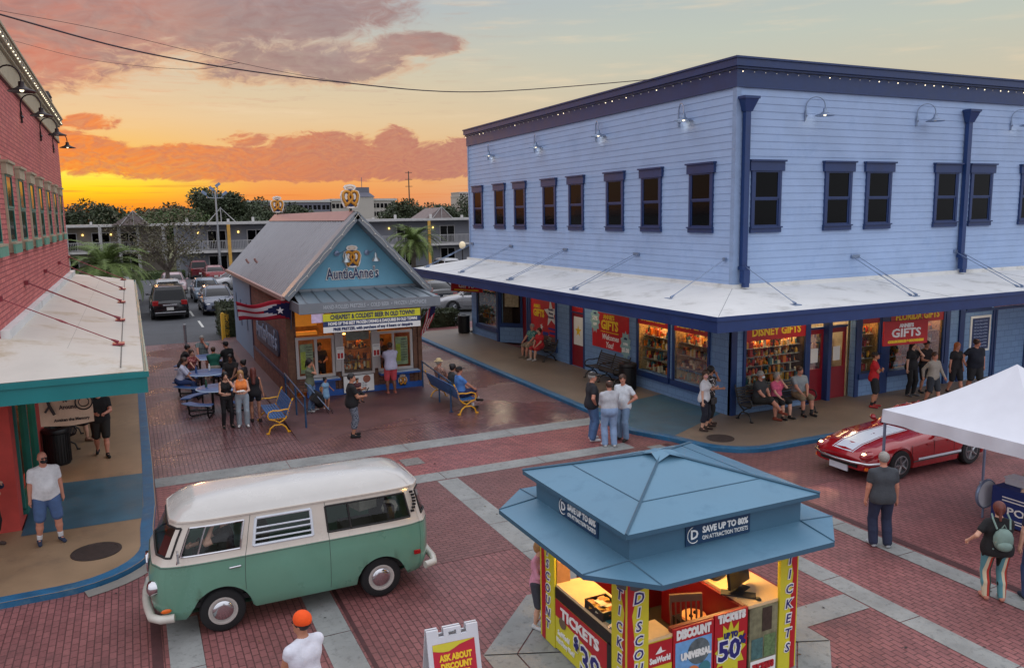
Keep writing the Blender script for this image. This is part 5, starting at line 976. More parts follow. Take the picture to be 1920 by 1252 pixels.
# ---------------------------------------------------------------- people (signed-distance bodies, polygonised by surface nets)
def surf_nets(D, lo, h):
    nx, ny, nz = D.shape; S = D < 0
    c = [D[i:nx - 1 + i, j:ny - 1 + j, k:nz - 1 + k] for i in (0, 1) for j in (0, 1) for k in (0, 1)]
    s = [x < 0 for x in c]; cnt = sum(x.astype(np.int8) for x in s); act = (cnt > 0) & (cnt < 8)
    idx = np.argwhere(act)
    if not len(idx): return [], []
    vid = -np.ones(act.shape, int); vid[act] = np.arange(len(idx)); P = np.zeros((len(idx), 3)); Wt = np.zeros(len(idx))
    off = [(i, j, k) for i in (0, 1) for j in (0, 1) for k in (0, 1)]
    for a in range(8):
        for b_ in range(a + 1, 8):
            d = [off[b_][t] - off[a][t] for t in range(3)]
            if sum(map(abs, d)) != 1: continue
            va, vb = c[a][act], c[b_][act]; m = (va < 0) != (vb < 0); t = np.where(m, va / np.where(m, va - vb, 1), 0)[:, None]
            P += m[:, None] * (np.array(off[a]) + t * np.array(d)); Wt += m
    V = (idx + P / Wt[:, None]) * h + lo; F = []
    for ax in range(3):
        sl0 = [slice(0, -1)] * 3; A = np.moveaxis(S, ax, 0); 
        cr = A[:-1] != A[1:]; cr = np.moveaxis(cr, 0, ax); fl = np.moveaxis(A[:-1], 0, ax)
        I = np.argwhere(cr); o1, o2 = [t for t in range(3) if t != ax]
        ok = (I[:, o1] > 0) & (I[:, o2] > 0) & (I[:, o1] < act.shape[o1]) & (I[:, o2] < act.shape[o2]); I = I[ok]
        def g(d1, d2): J = I.copy(); J[:, o1] += d1; J[:, o2] += d2; return vid[J[:, 0], J[:, 1], J[:, 2]]
        q = np.stack([g(-1, -1), g(0, -1), g(0, 0), g(-1, 0)], 1); inside = fl[I[:, 0], I[:, 1], I[:, 2]]
        flip = inside if ax != 1 else ~inside
        q[~flip] = q[~flip][:, ::-1]; q = q[(q >= 0).all(1)]; F.append(q)
    return V, np.concatenate(F)
class SDF:
    def __init__(s, k=.03): s.p = []; s.k = k; s.cut = []
    def cap(s, a, b, ra, rb=None, k=None): s.p.append(('c', np.array(a, float), np.array(b, float), ra, ra if rb is None else rb, k)); return s
    def ell(s, c, r, k=None, sub=False): s.p.append(('s' if sub else 'e', np.array(c, float), np.array(r, float), 0, 0, k)); return s
    def plane(s, n, d): s.cut.append((np.array(n, float), d)); return s   # keeps n.x < d
    def mesh(s, h):
        lo = np.array([1e9] * 3); hi = -lo; B = []
        for t, a, b, ra, rb, k in s.p:
            if t == 'c': l = np.minimum(a - ra, b - rb); u = np.maximum(a + ra, b + rb)
            else: l, u = a - b, a + b
            B.append((l, u)); 
            if t != 's': lo = np.minimum(lo, l); hi = np.maximum(hi, u)
        lo -= 3 * h; hi += 3 * h; n = np.ceil((hi - lo) / h).astype(int) + 1
        ax = [lo[i] + np.arange(n[i]) * h for i in range(3)]; D = np.full(n, .3)
        for (t, a, b, ra, rb, k), (l, u) in zip(s.p, B):
            k = k or s.k; pad = k + 2.5 * h; i0 = np.maximum(0, ((l - pad - lo) / h).astype(int)); i1 = np.minimum(n, ((u + pad - lo) / h).astype(int) + 2); 
            if (i1 <= i0).any(): continue
            X, Y, Z = np.meshgrid(ax[0][i0[0]:i1[0]], ax[1][i0[1]:i1[1]], ax[2][i0[2]:i1[2]], indexing='ij', sparse=True)
            if t == 'c':
                ba = b - a; L = max(1e-9, ba @ ba); q = np.clip(((X - a[0]) * ba[0] + (Y - a[1]) * ba[1] + (Z - a[2]) * ba[2]) / L, 0, 1)
                d = np.sqrt((X - a[0] - ba[0] * q) ** 2 + (Y - a[1] - ba[1] * q) ** 2 + (Z - a[2] - ba[2] * q) ** 2) - (ra + (rb - ra) * q)
            else:
                e = np.sqrt(((X - a[0]) / b[0]) ** 2 + ((Y - a[1]) / b[1]) ** 2 + ((Z - a[2]) / b[2]) ** 2); d = (e - 1) * b.min()
            v = D[i0[0]:i1[0], i0[1]:i1[1], i0[2]:i1[2]]
            if t == 's': np.maximum(v, -d, out=v)
            else: hh = np.maximum(k - np.abs(v - d), 0) / k; v[...] = np.minimum(v, d) - hh * hh * k * .25
        for nrm, d in s.cut: 
            X, Y, Z = np.meshgrid(*ax, indexing='ij', sparse=True); D = np.maximum(D, X * nrm[0] + Y * nrm[1] + Z * nrm[2] - d)
        return surf_nets(D, lo, h)
    def build(s, name, mat, parent, h=.014, extra=None):
        V, F = s.mesh(h)
        if not len(V): return None
        b = MB(); b.v = [tuple(p) for p in V]; b.f = [tuple(int(i) for i in f) for f in F]; b.m = [0] * len(b.f)
        mats = [mat]
        if extra: mats = extra(b) or mats
        return b.build(name, mats, parent, smooth=True, recalc=False)
SKIN = {'light': M('skin_light', (206, 158, 134), .55, var=.06, vs=9), 'tan': M('skin_tan', (176, 122, 96), .55, var=.06, vs=9), 'ruddy': M('skin_ruddy', (190, 130, 108), .55, var=.06, vs=9), 'brown': M('skin_brown', (120, 78, 58), .55, var=.06, vs=9)}
HAIR = {'black': M('hair_black', (26, 22, 22), .5, var=.3, vs=30, bump=.6, bs=120), 'brown': M('hair_brown', (66, 44, 32), .5, var=.3, vs=30, bump=.6, bs=120), 'grey': M('hair_grey', (150, 146, 140), .6, var=.2, vs=30, bump=.6, bs=120), 'blond': M('hair_blond', (168, 124, 76), .5, var=.2, vs=30, bump=.6, bs=120), 'auburn': M('hair_auburn', (96, 44, 36), .5, var=.3, vs=30, bump=.6, bs=120), 'red': M('hair_copper', (164, 96, 56), .5, var=.2, vs=30, bump=.6, bs=120)}
def cloth(c, v=.16):
    if not isinstance(c, tuple): return c
    return M('cloth_%02x%02x%02x' % tuple(c), c, .85, var=v, vs=7, bump=.7, bs=26)
def patt(name, cols, sc=14, mode='noise'):
    m = M(name, cols[0], .85, var=.01); t = m.node_tree; b = t.nodes['Principled BSDF']; tc = t.nodes.new('ShaderNodeTexCoord'); v = N(t, tc.outputs['Object']); sp = t.nodes.new('ShaderNodeSeparateXYZ'); t.links.new(v.k, sp.inputs[0]); x, y, z = (N(t, sp.outputs[i]) for i in range(3))
    if mode == 'noise': f = v._m('PINGPONG', noise(t, v, sc, 2, .5) * 3 - .6, 1.0)
    elif mode == 'stripe': f = x._m('FRACT', x * sc + y * sc * .3)
    else: f = (x._m('FRACT', x * sc).gt(.55) + z._m('FRACT', z * sc).gt(.55)) * .45
    n = len(cols); r = ramp(t, f, [(i / n + .001, s2l(c)) for i, c in enumerate(cols)], 'CONSTANT'); t.links.new(r.k, b.inputs['Base Color']); return m
m_eye = M('eye_dark', (30, 24, 22), .3, var=0); m_lip = M('lip', (150, 82, 76), .5, var=0); m_mask = M('face_mask', (30, 32, 36), .8)
def ik(a, c, l1, l2, pole):
    a, c, pole = (np.array(v, float) for v in (a, c, pole)); d = c - a; L = np.linalg.norm(d); Lm = (l1 + l2) * .999
    if L > Lm: c = a + d / L * Lm; d = c - a; L = Lm
    u = d / L; x = (l1 * l1 - l2 * l2 + L * L) / (2 * L); y = sqrt(max(0, l1 * l1 - x * x)); p = pole - u * (pole @ u); p = p / max(1e-9, np.linalg.norm(p))
    return a + u * x + p * y, c
ARM = {  # wrist target, elbow pole; x outward for the arm's own side, y forward, z up (standing 1.75 m)
 'down': ((.27, .03, .86), (.5, -.6, -.2)), 'hold': ((.10, .33, 1.12), (.6, -.2, -1)), 'phone': ((.08, .33, 1.28), (.6, -.1, -1)), 'cross': ((-.10, .22, 1.20), (1, -.2, -.6)), 'mouth': ((.05, .17, 1.50), (.6, .3, -1)),
 'pocket': ((.20, .02, .96), (1, -.8, 0)), 'hip': ((.19, .05, 1.02), (1, -.5, .1)), 'table': ((.16, .42, 1.06), (.7, -.3, -.8)), 'lap': ((.08, .30, .98), (.9, -.2, -.6)), 'knee': ((.16, .46, .96), (.8, -.4, -.6)), 'swing': ((.28, .20, .92), (.4, -1, -.2)), 'back': ((.26, -.16, .92), (.4, -1, 0)), 'wave': ((.20, .30, 1.55), (.8, 0, -1)), 'raise': ((.06, .36, 1.42), (.7, 0, -1)), 'wheel': ((.12, .45, 1.20), (.6, -.2, -1)), 'front': ((.02, .24, 1.02), (1, -.3, -.5)), 'side': ((.42, .10, 1.02), (.3, -1, 0))}
def person(label, loc, face, h=1.75, w=1.0, sex='m', skin='light', hair=('short', 'brown'), top=None, bot=None, shoes=(40, 40, 42), sleeves=.55, legs='stand', arms=('down', 'down'), belly=0, look=0, nod=0, mask=None, hat=None, socks=None, barefoot=False, skirt=False, crop=0, res=.014, lean=0, group=None, tucked=False, name='person', legw=1.0, extra=None, glasses=False, strap=False, off=(0, 0, 0)):
    """top=(colour), bot=(kind, colour); face = heading in degrees (0=+X, 90=+Y)"""
    t = thing(name, label, 'person', loc, rad(face - 90), group); k = h / 1.75; sit = legs.startswith('sit')
    hz = .93 if not sit else .56; dz = hz - .93; lt = rad(lean)
    def T(p): # torso point with lean about the hips
        x, y, z = p; z0 = z - .93; return np.array((x + off[0], y * cos(lt) + z0 * sin(lt) + off[1], .93 + z0 * cos(lt) - y * sin(lt) + dz + off[2])) * k
    def Q(p): return (np.array(p, float) + np.array(off)) * k
    fem = sex == 'f'; sw = (.165 if fem else .19) * (1 + (w - 1) * .35); hw = (.105 if fem else .095) * (1 + (w - 1) * .4)
    # joints
    sh = {s: T((s * sw, -.005, 1.392)) for s in (-1, 1)}; hip = {s: Q((s * hw, 0, hz - .01)) for s in (-1, 1)}; el, wr, kn, an, toe = {}, {}, {}, {}, {}
    for s, a in zip((-1, 1), arms):
        tg, pole = ARM[a] if isinstance(a, str) else a; e_, w_ = ik(sh[s], T((s * tg[0], tg[1], tg[2])), .285 * k, .25 * k, (s * pole[0], pole[1], pole[2])); el[s], wr[s] = e_, w_
    LG = {'stand': ((.11, .02, 0), (.12, -.03, 0)), 'wide': ((.17, .04, 0), (.17, -.03, 0)), 'step': ((.09, .20, 0), (.10, -.20, .03)), 'walk': ((.08, .26, 0), (.09, -.28, .09)), 'close': ((.075, .03, 0), (.08, -.03, 0)), 'sit': ((.13, .46, 0), (.14, .44, 0)), 'sitcross': ((.12, .44, 0), (-.12, .62, .22)), 'sitback': ((.12, .30, 0), (.13, .34, 0)), 'sitout': ((.14, .62, 0), (.16, .56, 0))}[legs]
    for s, f in zip((-1, 1), LG):
        A = Q((s * f[0], f[1], .085 + f[2])); kn[s], an[s] = ik(hip[s], A, .43 * k, .42 * k, (s * .12, 1, .5 if sit else 0)); an[s] = A if np.linalg.norm(A - an[s]) < .02 else an[s]
        if legs == 'sitcross' and s == 1: fd = np.array((-.2, .9, -.2))
        else: fd = np.array((s * .18, 1, 0.))
        toe[s] = an[s] + fd * .15 * k + np.array((0, 0, -.045 * k))
    W = w; 
    def torso(S, g=0.0, lo=0):
        S.cap(T((-.06 * W, -.01, 1.0)), T((.06 * W, -.01, 1.0)), (.115 * W + g) * k, k=.06 * k); S.cap(T((-.055 * W, 0, 1.12)), T((.055 * W, 0, 1.12)), ((.088 if fem else .102) * W + g) * k, k=.08 * k)
        S.cap(T((-.085 * W, .0, 1.28)), T((.085 * W, 0, 1.28)), ((.10 if fem else .112) * (.6 + .4 * W) + g) * k, k=.08 * k); S.cap(T((-sw + .05, -.01, 1.385)), T((sw - .05, -.01, 1.385)), (.055 + g * .7) * k, k=.08 * k)
        for s in (-1, 1): S.cap(T((s * .02, -.01, 1.455)), T((s * (sw - .02), -.008, 1.395)), (.050 + g * .6) * k, (.046 + g * .6) * k, k=.04 * k)
        if fem: 
            for s in (-1, 1): S.ell(T((s * .075, .085, 1.27)), (np.array((.07, .065, .065)) * (.7 + .3 * W) + g) * k, k=.05 * k)
        if belly: S.ell(T((0, .06 * W + .02 * belly, 1.10)), (np.array((.13 * W, .10 + .05 * belly, .14)) + g) * k, k=.08 * k)
    B = SDF(.035 * k); torso(B)
    B.cap(Q((-.06 * W, -.02, hz + .01)), Q((.06 * W, -.02, hz + .01)), .112 * W * k, k=.05 * k)
    B.cap(T((0, -.01, 1.42)), T((0, .01, 1.54)), .056 * k, .05 * k)
    yaw, pit = rad(look), rad(nod); hc = T((0, .022, 1.635))
    def Hd(p): # head local to body
        x, y, z = p; y, z = y * cos(pit) + z * sin(pit), z * cos(pit) - y * sin(pit); return hc + np.array((x * cos(yaw) - y * sin(yaw), x * sin(yaw) + y * cos(yaw), z)) * k
    B.ell(Hd((0, -.012, .025)), np.array((.076, .092, .088)) * k); B.ell(Hd((0, .018, -.045)), np.array((.058, .068, .072)) * k, k=.04 * k); B.ell(Hd((0, .058, -.085)), np.array((.03, .026, .024)) * k, k=.03 * k)
    B.ell(Hd((0, .095, -.022)), np.array((.014, .02, .022)) * k, k=.012 * k)
    for s in (-1, 1): B.ell(Hd((s * .078, -.012, -.01)), np.array((.012, .02, .028)) * k, k=.008 * k)
    for s in (-1, 1):
        a1 = 1 + (w - 1) * .7; fk = .8 if fem else 1.0
        B.cap(sh[s] * .999, el[s], .056 * a1 * fk * k, .042 * a1 * fk * k, k=.03 * k); B.cap(el[s], wr[s], .043 * a1 * fk * k, .027 * fk * k, k=.012 * k)
        lw = (1 + (w - 1) * .8) * legw; B.cap(hip[s], kn[s], .088 * lw * k, .056 * lw * k, k=.04 * k); B.cap(kn[s], kn[s] * .55 + an[s] * .45 + np.array((0, -.012 * k, 0)), .056 * lw * k, .055 * lw * k, k=.02 * k); B.cap(kn[s] * .55 + an[s] * .45, an[s], .054 * lw * k, .033 * k, k=.02 * k)
        B.cap(an[s] + np.array((0, -.02 * k, -.03 * k)), toe[s], .034 * k, .026 * k, k=.02 * k)
        d = wr[s] - el[s]; d /= np.linalg.norm(d); pc = wr[s] + d * .045 * k; B.cap(wr[s], pc, .026 * k, .032 * k, k=.015 * k)
    def feats(b):
        for s in (-1, 1):
            for (dx, dz_, r, m) in ((.030, .008, .0085, 1),): b.ball(Hd((s * dx, .084, dz_)), r * k, 6, m)
            b.cbox(Hd((s * .031, .086, .027)), (.030 * k, .008 * k, .006 * k), yaw, 3)
        if glasses:
            for s in (-1, 1): b.cbox(Hd((s * .032, .098, .008)), (.042 * k, .006 * k, .028 * k), yaw, 1)
            b.cbox(Hd((0, .098, .014)), (.03 * k, .006 * k, .006 * k), yaw, 1)
        b.cbox(Hd((0, .088, -.058)), (.036 * k, .010 * k, .009 * k), yaw, 2)
        for s in (-1, 1): # hands: four fingers and a thumb
            d = wr[s] - el[s]; d /= np.linalg.norm(d); inn = np.array((-s * 1.0, 0, 0)); up_ = np.cross(d, inn); nn_ = np.linalg.norm(up_); up_ = up_ / max(nn_, 1e-6); inn = np.cross(up_, d)
            curl = inn * .5; pc = wr[s] + d * .06 * k
            for i, L in enumerate((.062, .072, .068, .052)):
                o = up_ * (.027 - .018 * i) * k; p0 = pc + o; p1 = p0 + (d * .9 + curl * .35) * L * .5 * k; p2 = p1 + (d * .7 + curl * .9) * L * .5 * k; b.tube([p0, p1, p2], [.0095 * k, .0088 * k, .007 * k], 6, 0)
            p0 = wr[s] + d * .02 * k + up_ * .022 * k; p1 = p0 + (d * .5 + up_ * .7 + curl * .3) * .036 * k; p2 = p1 + (d * .9 + up_ * .2 + curl * .4) * .028 * k; b.tube([p0, p1, p2], [.0115 * k, .010 * k, .008 * k], 6, 0)
        return [SKIN[skin], m_eye, m_lip, HAIR[hair[1]] if hair and hair[1] in HAIR else m_eye]
    body = B.build('body', SKIN[skin], t, res, feats)
    # clothing
    if top:
        g = .014; S = SDF(.03 * k); torso(S, g)
        if sleeves: 
            for s in (-1, 1):
                e = sh[s] * (1 - min(1, sleeves)) + el[s] * min(1, sleeves); S.cap(sh[s], e, (.059 * (1 + (w - 1) * .6) + .004) * k * (.9 if fem else 1), (.058 if sleeves < 1 else .052) * (1 + (w - 1) * .6) * k)
                if sleeves > 1: S.cap(el[s], el[s] * (2 - sleeves) + wr[s] * (sleeves - 1), .052 * k, .040 * k)
        hem = .97 + crop if not tucked else 1.02
        if not sit and not tucked and not crop: S.cap(Q((-.065 * W, -.02, .92)), Q((.065 * W, -.02, .92)), (.128 * W + g) * k, k=.06 * k); hem = .84
        if sit: hem = .93
        hp = T((0, 0, hem)); nv = np.array((0, -sin(lt), -cos(lt))); S.plane(nv, nv @ hp)
        if not sleeves: 
            for s in (-1, 1): S.ell(T((s * (sw + .03), 0, 1.45)), np.array((.05, .09, .09)) * k, sub=True)
        nk = T((0, .03, 1.515)); S.ell(nk, np.array((.07 if sleeves else .10, .08, .055 if sleeves else .09)) * k, sub=True)
        S.build('shirt', cloth(top), t, res)
    if bot:
        kind, col = bot; S = SDF(.03 * k); S.cap(Q((-.06 * W, -.022, hz + .03)), Q((.06 * W, -.022, hz + .03)), (.126 * W + .012) * k, k=.05 * k)
        if not sit: S.cap(Q((-.06 * W, -.012, 1.0 if tucked else .96)), Q((.06 * W, -.012, 1.0 if tucked else .96)), ((.114 if tucked or crop else .108) * W + .008) * k)
        fr = {'shorts': .95, 'short': .42, 'long': 2, 'capri': 1.45, 'slim': 2, 'skirt': .55}[kind]; lw = (1 + (w - 1) * .8) * legw; gg = .030 if kind in ('shorts',) else .020 if kind in ('long', 'capri', 'short', 'skirt') else .009
        for s in (-1, 1):
            e = hip[s] * (1 - min(1, fr)) + kn[s] * min(1, fr); S.cap(hip[s], e, (.090 * lw + gg) * k, ((.088 + (.058 - .088) * min(1, fr)) * lw + gg) * k, k=.03 * k)
            if fr > 1: q = min(1, fr - 1); S.cap(kn[s], kn[s] * (1 - q) + an[s] * q + np.array((0, 0, .01)), (.058 * lw + gg) * k, (.05 + gg + (.01 if kind == 'long' else 0)) * k * (1 if kind != 'slim' else .8), k=.015 * k)
        if fr > 1:
            for s in (-1, 1): md = kn[s] * .55 + an[s] * .45 + np.array((0, -.012 * k, 0)); S.cap(kn[s], md, (.057 * lw + gg) * k, (.057 * lw + gg) * k, k=.02 * k); S.cap(md, kn[s] * (1 - min(1, fr - 1)) + an[s] * min(1, fr - 1), (.055 * lw + gg) * k, (.045 * lw + gg) * k, k=.02 * k) if fr > 1.5 else 0
        if kind == 'skirt': S.cap(Q((0, 0, hz)), Q((0, .02 if not sit else .2, hz - .2)), .15 * W * k, .19 * W * k)
        S.plane((0, 0, -1), -.035 * k); S.plane((0, 0, 1), (hz + .16) * k if not sit else (hz + .16) * k); S.build('trousers' if kind in ('long', 'slim', 'capri') else 'shorts' if kind != 'skirt' else 'skirt', cloth(col), t, res)
    if shoes and not barefoot:
        for s in (-1, 1):
            S = SDF(.02 * k); S.cap(an[s] + np.array((0, -.035 * k, -.045 * k)), toe[s] + np.array((0, .02, -.008)) * k, .042 * k, .036 * k); S.cap(an[s] + np.array((0, -.02 * k, -.03 * k)), an[s] + np.array((0, 0, .0)), .044 * k, .042 * k)
            if not (sit and s == 1 and legs == 'sitcross'): S.plane((0, 0, -1), -(an[s][2] - .085 * k) + 0)
            so_ = S.build('shoe', cloth(shoes, .1), t, .011)
            if socks: S = SDF(.02); S.cap(an[s], an[s] * .8 + kn[s] * .2, .042 * k, .050 * k); S.build('sock', cloth(socks), t, .012)
    if hair and hair[0] != 'bald':
        hk, hcx = hair; S = SDF(.03 * k); g = .012 if hk == 'short' else .018
        S.ell(Hd((0, -.018, .03)), np.array((.078 + g, .094 + g, .09 + g)) * k)
        if hk in ('long', 'bun', 'bob', 'pony'): S.ell(Hd((0, -.05, -.02)), np.array((.08, .07, .09)) * k)
        if hk == 'long': S.cap(Hd((0, -.06, -.04)), T((0, -.11, 1.28)), .072 * k, .055 * k); S.cap(Hd((.06, -.03, -.03)), T((.09, -.05, 1.36)), .03 * k, .028 * k); S.cap(Hd((-.06, -.03, -.03)), T((-.09, -.05, 1.36)), .03 * k, .028 * k)
        if hk == 'bun': S.ell(Hd((0, -.10, .09)), np.array((.045,) * 3) * k)
        if hk == 'pony': S.cap(Hd((0, -.11, .03)), Hd((0, -.16, -.16)), .035 * k, .02 * k)
        S.ell(Hd((0, .105, -.03)), np.array((.062, .075, .082)) * k, sub=True)
        if hk == 'short':
            for s in (-1, 1): S.ell(Hd((s * .085, .03, -.06)), np.array((.04, .06, .05)) * k, sub=True)
            S.ell(Hd((0, -.05, -.13)), np.array((.12, .12, .07)) * k, sub=True)
        if hk == 'balding': S.ell(Hd((0, .0, .125)), np.array((.062, .09, .06)) * k, sub=True); S.ell(Hd((0, -.05, -.13)), np.array((.12, .12, .07)) * k, sub=True)
        S.build('hair', HAIR[hcx], t, .011)
    if mask is not None:
        S = SDF(.02); S.ell(Hd((0, .055, -.052)), np.array((.062, .056, .046)) * k); S.build('face_mask', cloth(mask), t, .010)
    if hat:
        hkind, hcol = hat; S = SDF(.015 * k)
        if hkind == 'cap': S.ell(Hd((0, -.012, .055)), np.array((.092, .108, .075)) * k); S.plane((0, 0, -1), -(Hd((0, 0, .038))[2])); o = S.build('cap', cloth(hcol), t, .011); S = SDF(.01); S.ell(Hd((0, .12, .045)), np.array((.068, .075, .010)) * k); S.build('brim', cloth(hcol), o, .010) if o else 0
        if hkind == 'beanie': S.ell(Hd((0, -.02, .055)), np.array((.098, .112, .098)) * k); S.plane((0, 0, -1), -(Hd((0, 0, .01))[2])); S.build('beanie', cloth(hcol), t, .011)
        if hkind == 'straw': S.ell(Hd((0, -.01, .085)), np.array((.088, .10, .07)) * k); o = S.build('straw_hat', cloth(hcol), t, .011); S = SDF(.01); S.ell(Hd((0, -.01, .055)), np.array((.145, .165, .012)) * k); S.build('brim', cloth(hcol), o, .010); S = SDF(.01); S.ell(Hd((0, -.01, .066)), np.array((.094, .106, .016)) * k); S.build('hat_band', cloth((40, 36, 34)), o, .010)
    t['_'] = 0; del t['_']
    J = dict(wr=wr, el=el, sh=sh, hip=hip, kn=kn, an=an, T=T, Hd=Hd, k=k)
    if extra: extra(t, J)
    return t
def prop_at(t, name, label, cat, fn, loc):
    """a held thing: stays top-level, placed where the hand is"""
    M_ = Matrix.Translation(t.location) @ Matrix.Rotation(t.rotation_euler.z, 4, 'Z'); p = M_ @ Vector([float(v) for v in loc])
    o = fn(); o.location = p; o.rotation_euler = (0, 0, t.rotation_euler.z); tag(o, label, cat); return o
def phone(lab):
    def f(t, J):
        b = MB(); b.cbox((0, .02, .02), (.075, .012, .15), 0, 0, rad(-35)); prop_at(t, 'phone', lab, 'phone', lambda: b.build('phone', m_black, bevel=.004), (J['wr'][1] + J['wr'][-1]) / 2 + np.array((0, .08, .05)))
    return f
# wx(px) positions come from the pavement, the street or a seat each person rests on
P = person; JEANS = (96, 124, 158); BLK = (24, 24, 27); Zp = LZ + .003; Zr = RZ + .003
# --- street centre: three men talking
P('tall man in black shirt, dark cap and blue jeans facing two other men', (10.78, 17.98, .01), -10, 1.85, 1.12, top=(30, 32, 40), bot=('long', (74, 104, 146)), shoes=(206, 206, 208), arms=('down', 'pocket'), hat=('cap', (58, 54, 52)), skin='ruddy', hair=('short', 'grey'), belly=.4, look=-20)
P('man in light grey sweater and pale jeans seen from behind between two men', (10.88, 17.28, .01), 75, 1.74, 1.18, top=(176, 178, 184), bot=('long', (132, 156, 190)), shoes=(208, 208, 210), arms=('front', 'front'), sleeves=1.9, hair=('balding', 'brown'), skin='ruddy', tucked=True)
P('man in white short sleeve shirt and faded jeans, hand on hip, right of the trio', (11.52, 17.62, .01), 205, 1.78, 1.08, top=(204, 210, 216), bot=('long', (112, 138, 168)), shoes=(38, 36, 36), arms=('hip', 'down'), hair=('short', 'brown'), skin='ruddy', belly=.3, look=35)
# --- two women by the corner
P('woman in white tee and dark shorts with a black shoulder bag at the pavement corner', (13.80, 17.10, Zr), -55, 1.66, 1.1, 'f', 'light', ('long', 'brown'), (206, 206, 210), ('capri', (28, 30, 44)), (60, 44, 38), arms=('phone', 'down'), mask=(206, 150, 150), look=-60)
P('woman in black and white top, black shorts and black mask beside the woman in white', (14.25, 17.42, Zr), -35, 1.68, 1.08, 'f', 'tan', ('bob', 'black'), patt('print_top', [(58, 52, 54), (196, 190, 190), (40, 36, 38)], 12), ('capri', BLK), (60, 44, 38), arms=('mouth', 'hold'), mask=(26, 26, 30))
b = MB((14.0, 16.95, .9)); b.cbox((14.02, 16.97, .92), (.24, .09, .17), rad(30)); o = b.build('shoulder_bag', M('bag_dark', (50, 48, 50), .5), bevel=.02); o.location = (14.0, 16.95, .9); tag(o, 'dark grey shoulder bag hanging at the hip of the woman in white', 'bag')
# --- seated on the front benches
P('seated man in dark grey tee and white mask under the DISNEY GIFTS window', (15.98, 17.36, Zr + .0), -75, 1.76, 1.15, top=(48, 50, 54), bot=('shorts', (40, 38, 36)), shoes=(120, 52, 34), legs='sitcross', arms=('lap', 'lap'), mask=(196, 216, 220), hair=('short', 'grey'), skin='ruddy', look=20)
P('seated grey-haired woman in a pink shirt beside the man in dark grey', (16.58, 17.34, Zr), -88, 1.64, 1.08, 'f', 'light', ('bob', 'grey'), (206, 92, 124), ('shorts', BLK), (30, 30, 32), legs='sit', arms=('mouth', 'lap'), nod=-10)
P("seated man in a grey printed tee and tan shorts at the bench's right end", (17.45, 17.34, Zr), -100, 1.76, 1.1, top=(132, 140, 146), bot=('shorts', (120, 104, 84)), shoes=(26, 26, 28), socks=(40, 40, 42), legs='sit', arms=('lap', 'lap'), skin='ruddy', hair=('short', 'brown'), look=25)
# --- right hand group
P('person in red tee and black shorts with folded arms by the red shop doors', (19.85, 16.75, Zr), -55, 1.68, 1.05, top=(176, 24, 34), bot=('shorts', (26, 26, 32)), shoes=(150, 44, 44), socks=(30, 28, 30), arms=('cross', 'cross'), hat=('cap', (40, 36, 36)), skin='tan', nod=-15)
P('tall woman in black tee and black leggings with a hand at her face', (22.1, 17.25, Zr), -85, 1.76, 1.1, 'f', 'light', ('long', 'black'), (24, 24, 30), ('slim', BLK), (96, 96, 98), arms=('mouth', 'down'))
P('person in black cap and dark top behind the boy in the hoodie', (22.85, 17.35, Zr), -100, 1.70, 1.0, top=(30, 22, 24), bot=('shorts', (26, 26, 30)), shoes=(60, 60, 62), arms=('hold', 'hold'), hat=('cap', (30, 30, 34)), skin='tan')
P('boy in a grey hoodie with a white stripe and dark shorts walking forward', (21.6, 16.1, Zr), -95, 1.62, 1.05, top=(146, 138, 128), bot=('shorts', (46, 50, 58)), shoes=(60, 56, 54), legs='step', sleeves=1.9, arms=('swing', 'back'), skin='ruddy', hair=('short', 'brown'))
P('long-haired woman in a black tee walking beside the man in navy', (23.5, 16.75, Zr), -100, 1.66, 1.1, 'f', 'ruddy', ('long', 'red'), (28, 27, 32), ('shorts', (30, 30, 34)), (60, 40, 40), legs='step', arms=('down', 'down'))
P('heavy balding man in a navy tee and dark shorts walking on the pavement at right', (24.0, 16.45, Zr), -110, 1.78, 1.3, top=(24, 28, 42), bot=('shorts', (36, 36, 40)), shoes=(50, 50, 50), legs='step', arms=('down', 'side'), skin='ruddy', hair=('balding', 'brown'), belly=.6, look=40)
# --- far bench couple
P('seated man in a green patterned shirt on the far bench by the red star poster', (14.95, 29.75, Zr), 195, 1.76, 1.1, top=patt('leaf_print_shirt', [(70, 136, 124), (150, 190, 170), (52, 104, 104)], 22), bot=('shorts', (150, 130, 108)), shoes=(120, 104, 88), legs='sit', arms=('lap', 'knee'), skin='ruddy', hair=('short', 'grey'), look=20)
P('seated woman in a red top and red shorts beside the man in the green shirt', (14.95, 29.1, Zr), 200, 1.64, 1.12, 'f', 'light', ('bob', 'brown'), (190, 40, 46), ('shorts', (176, 40, 46)), (190, 184, 180), legs='sit', arms=('lap', 'lap'))
# --- street figures at right
P('grey-haired man in charcoal tee and dark jeans standing with his back turned', (11.75, 9.62, .012), 62, 1.74, 1.12, top=(62, 66, 72), bot=('long', (38, 46, 72)), shoes=(170, 176, 182), hair=('short', 'grey'), skin='ruddy', res=.012)
def stripes(t, J):
    pass
st = P('woman in black tee and multicolour striped leggings with a pale green backpack', (11.62, 7.42, .012), 55, 1.56, 1.28, 'f', 'light', ('pony', 'auburn'), (24, 24, 27), ('slim', patt('legging_stripes', [(24, 24, 26), (84, 138, 150), (196, 186, 160), (168, 50, 40), (40, 70, 60), (24, 24, 26)], 4.2, 'stripe')), (176, 120, 104), arms=('side', 'hold'), res=.012, look=-10)
P('man in navy tee and blue jeans cut off by the right edge of the photo', (12.15, 7.1, .012), 60, 1.74, 1.1, top=(28, 34, 56), bot=('long', (50, 70, 110)), shoes=(36, 40, 56), arms=('down', 'down'), res=.012)
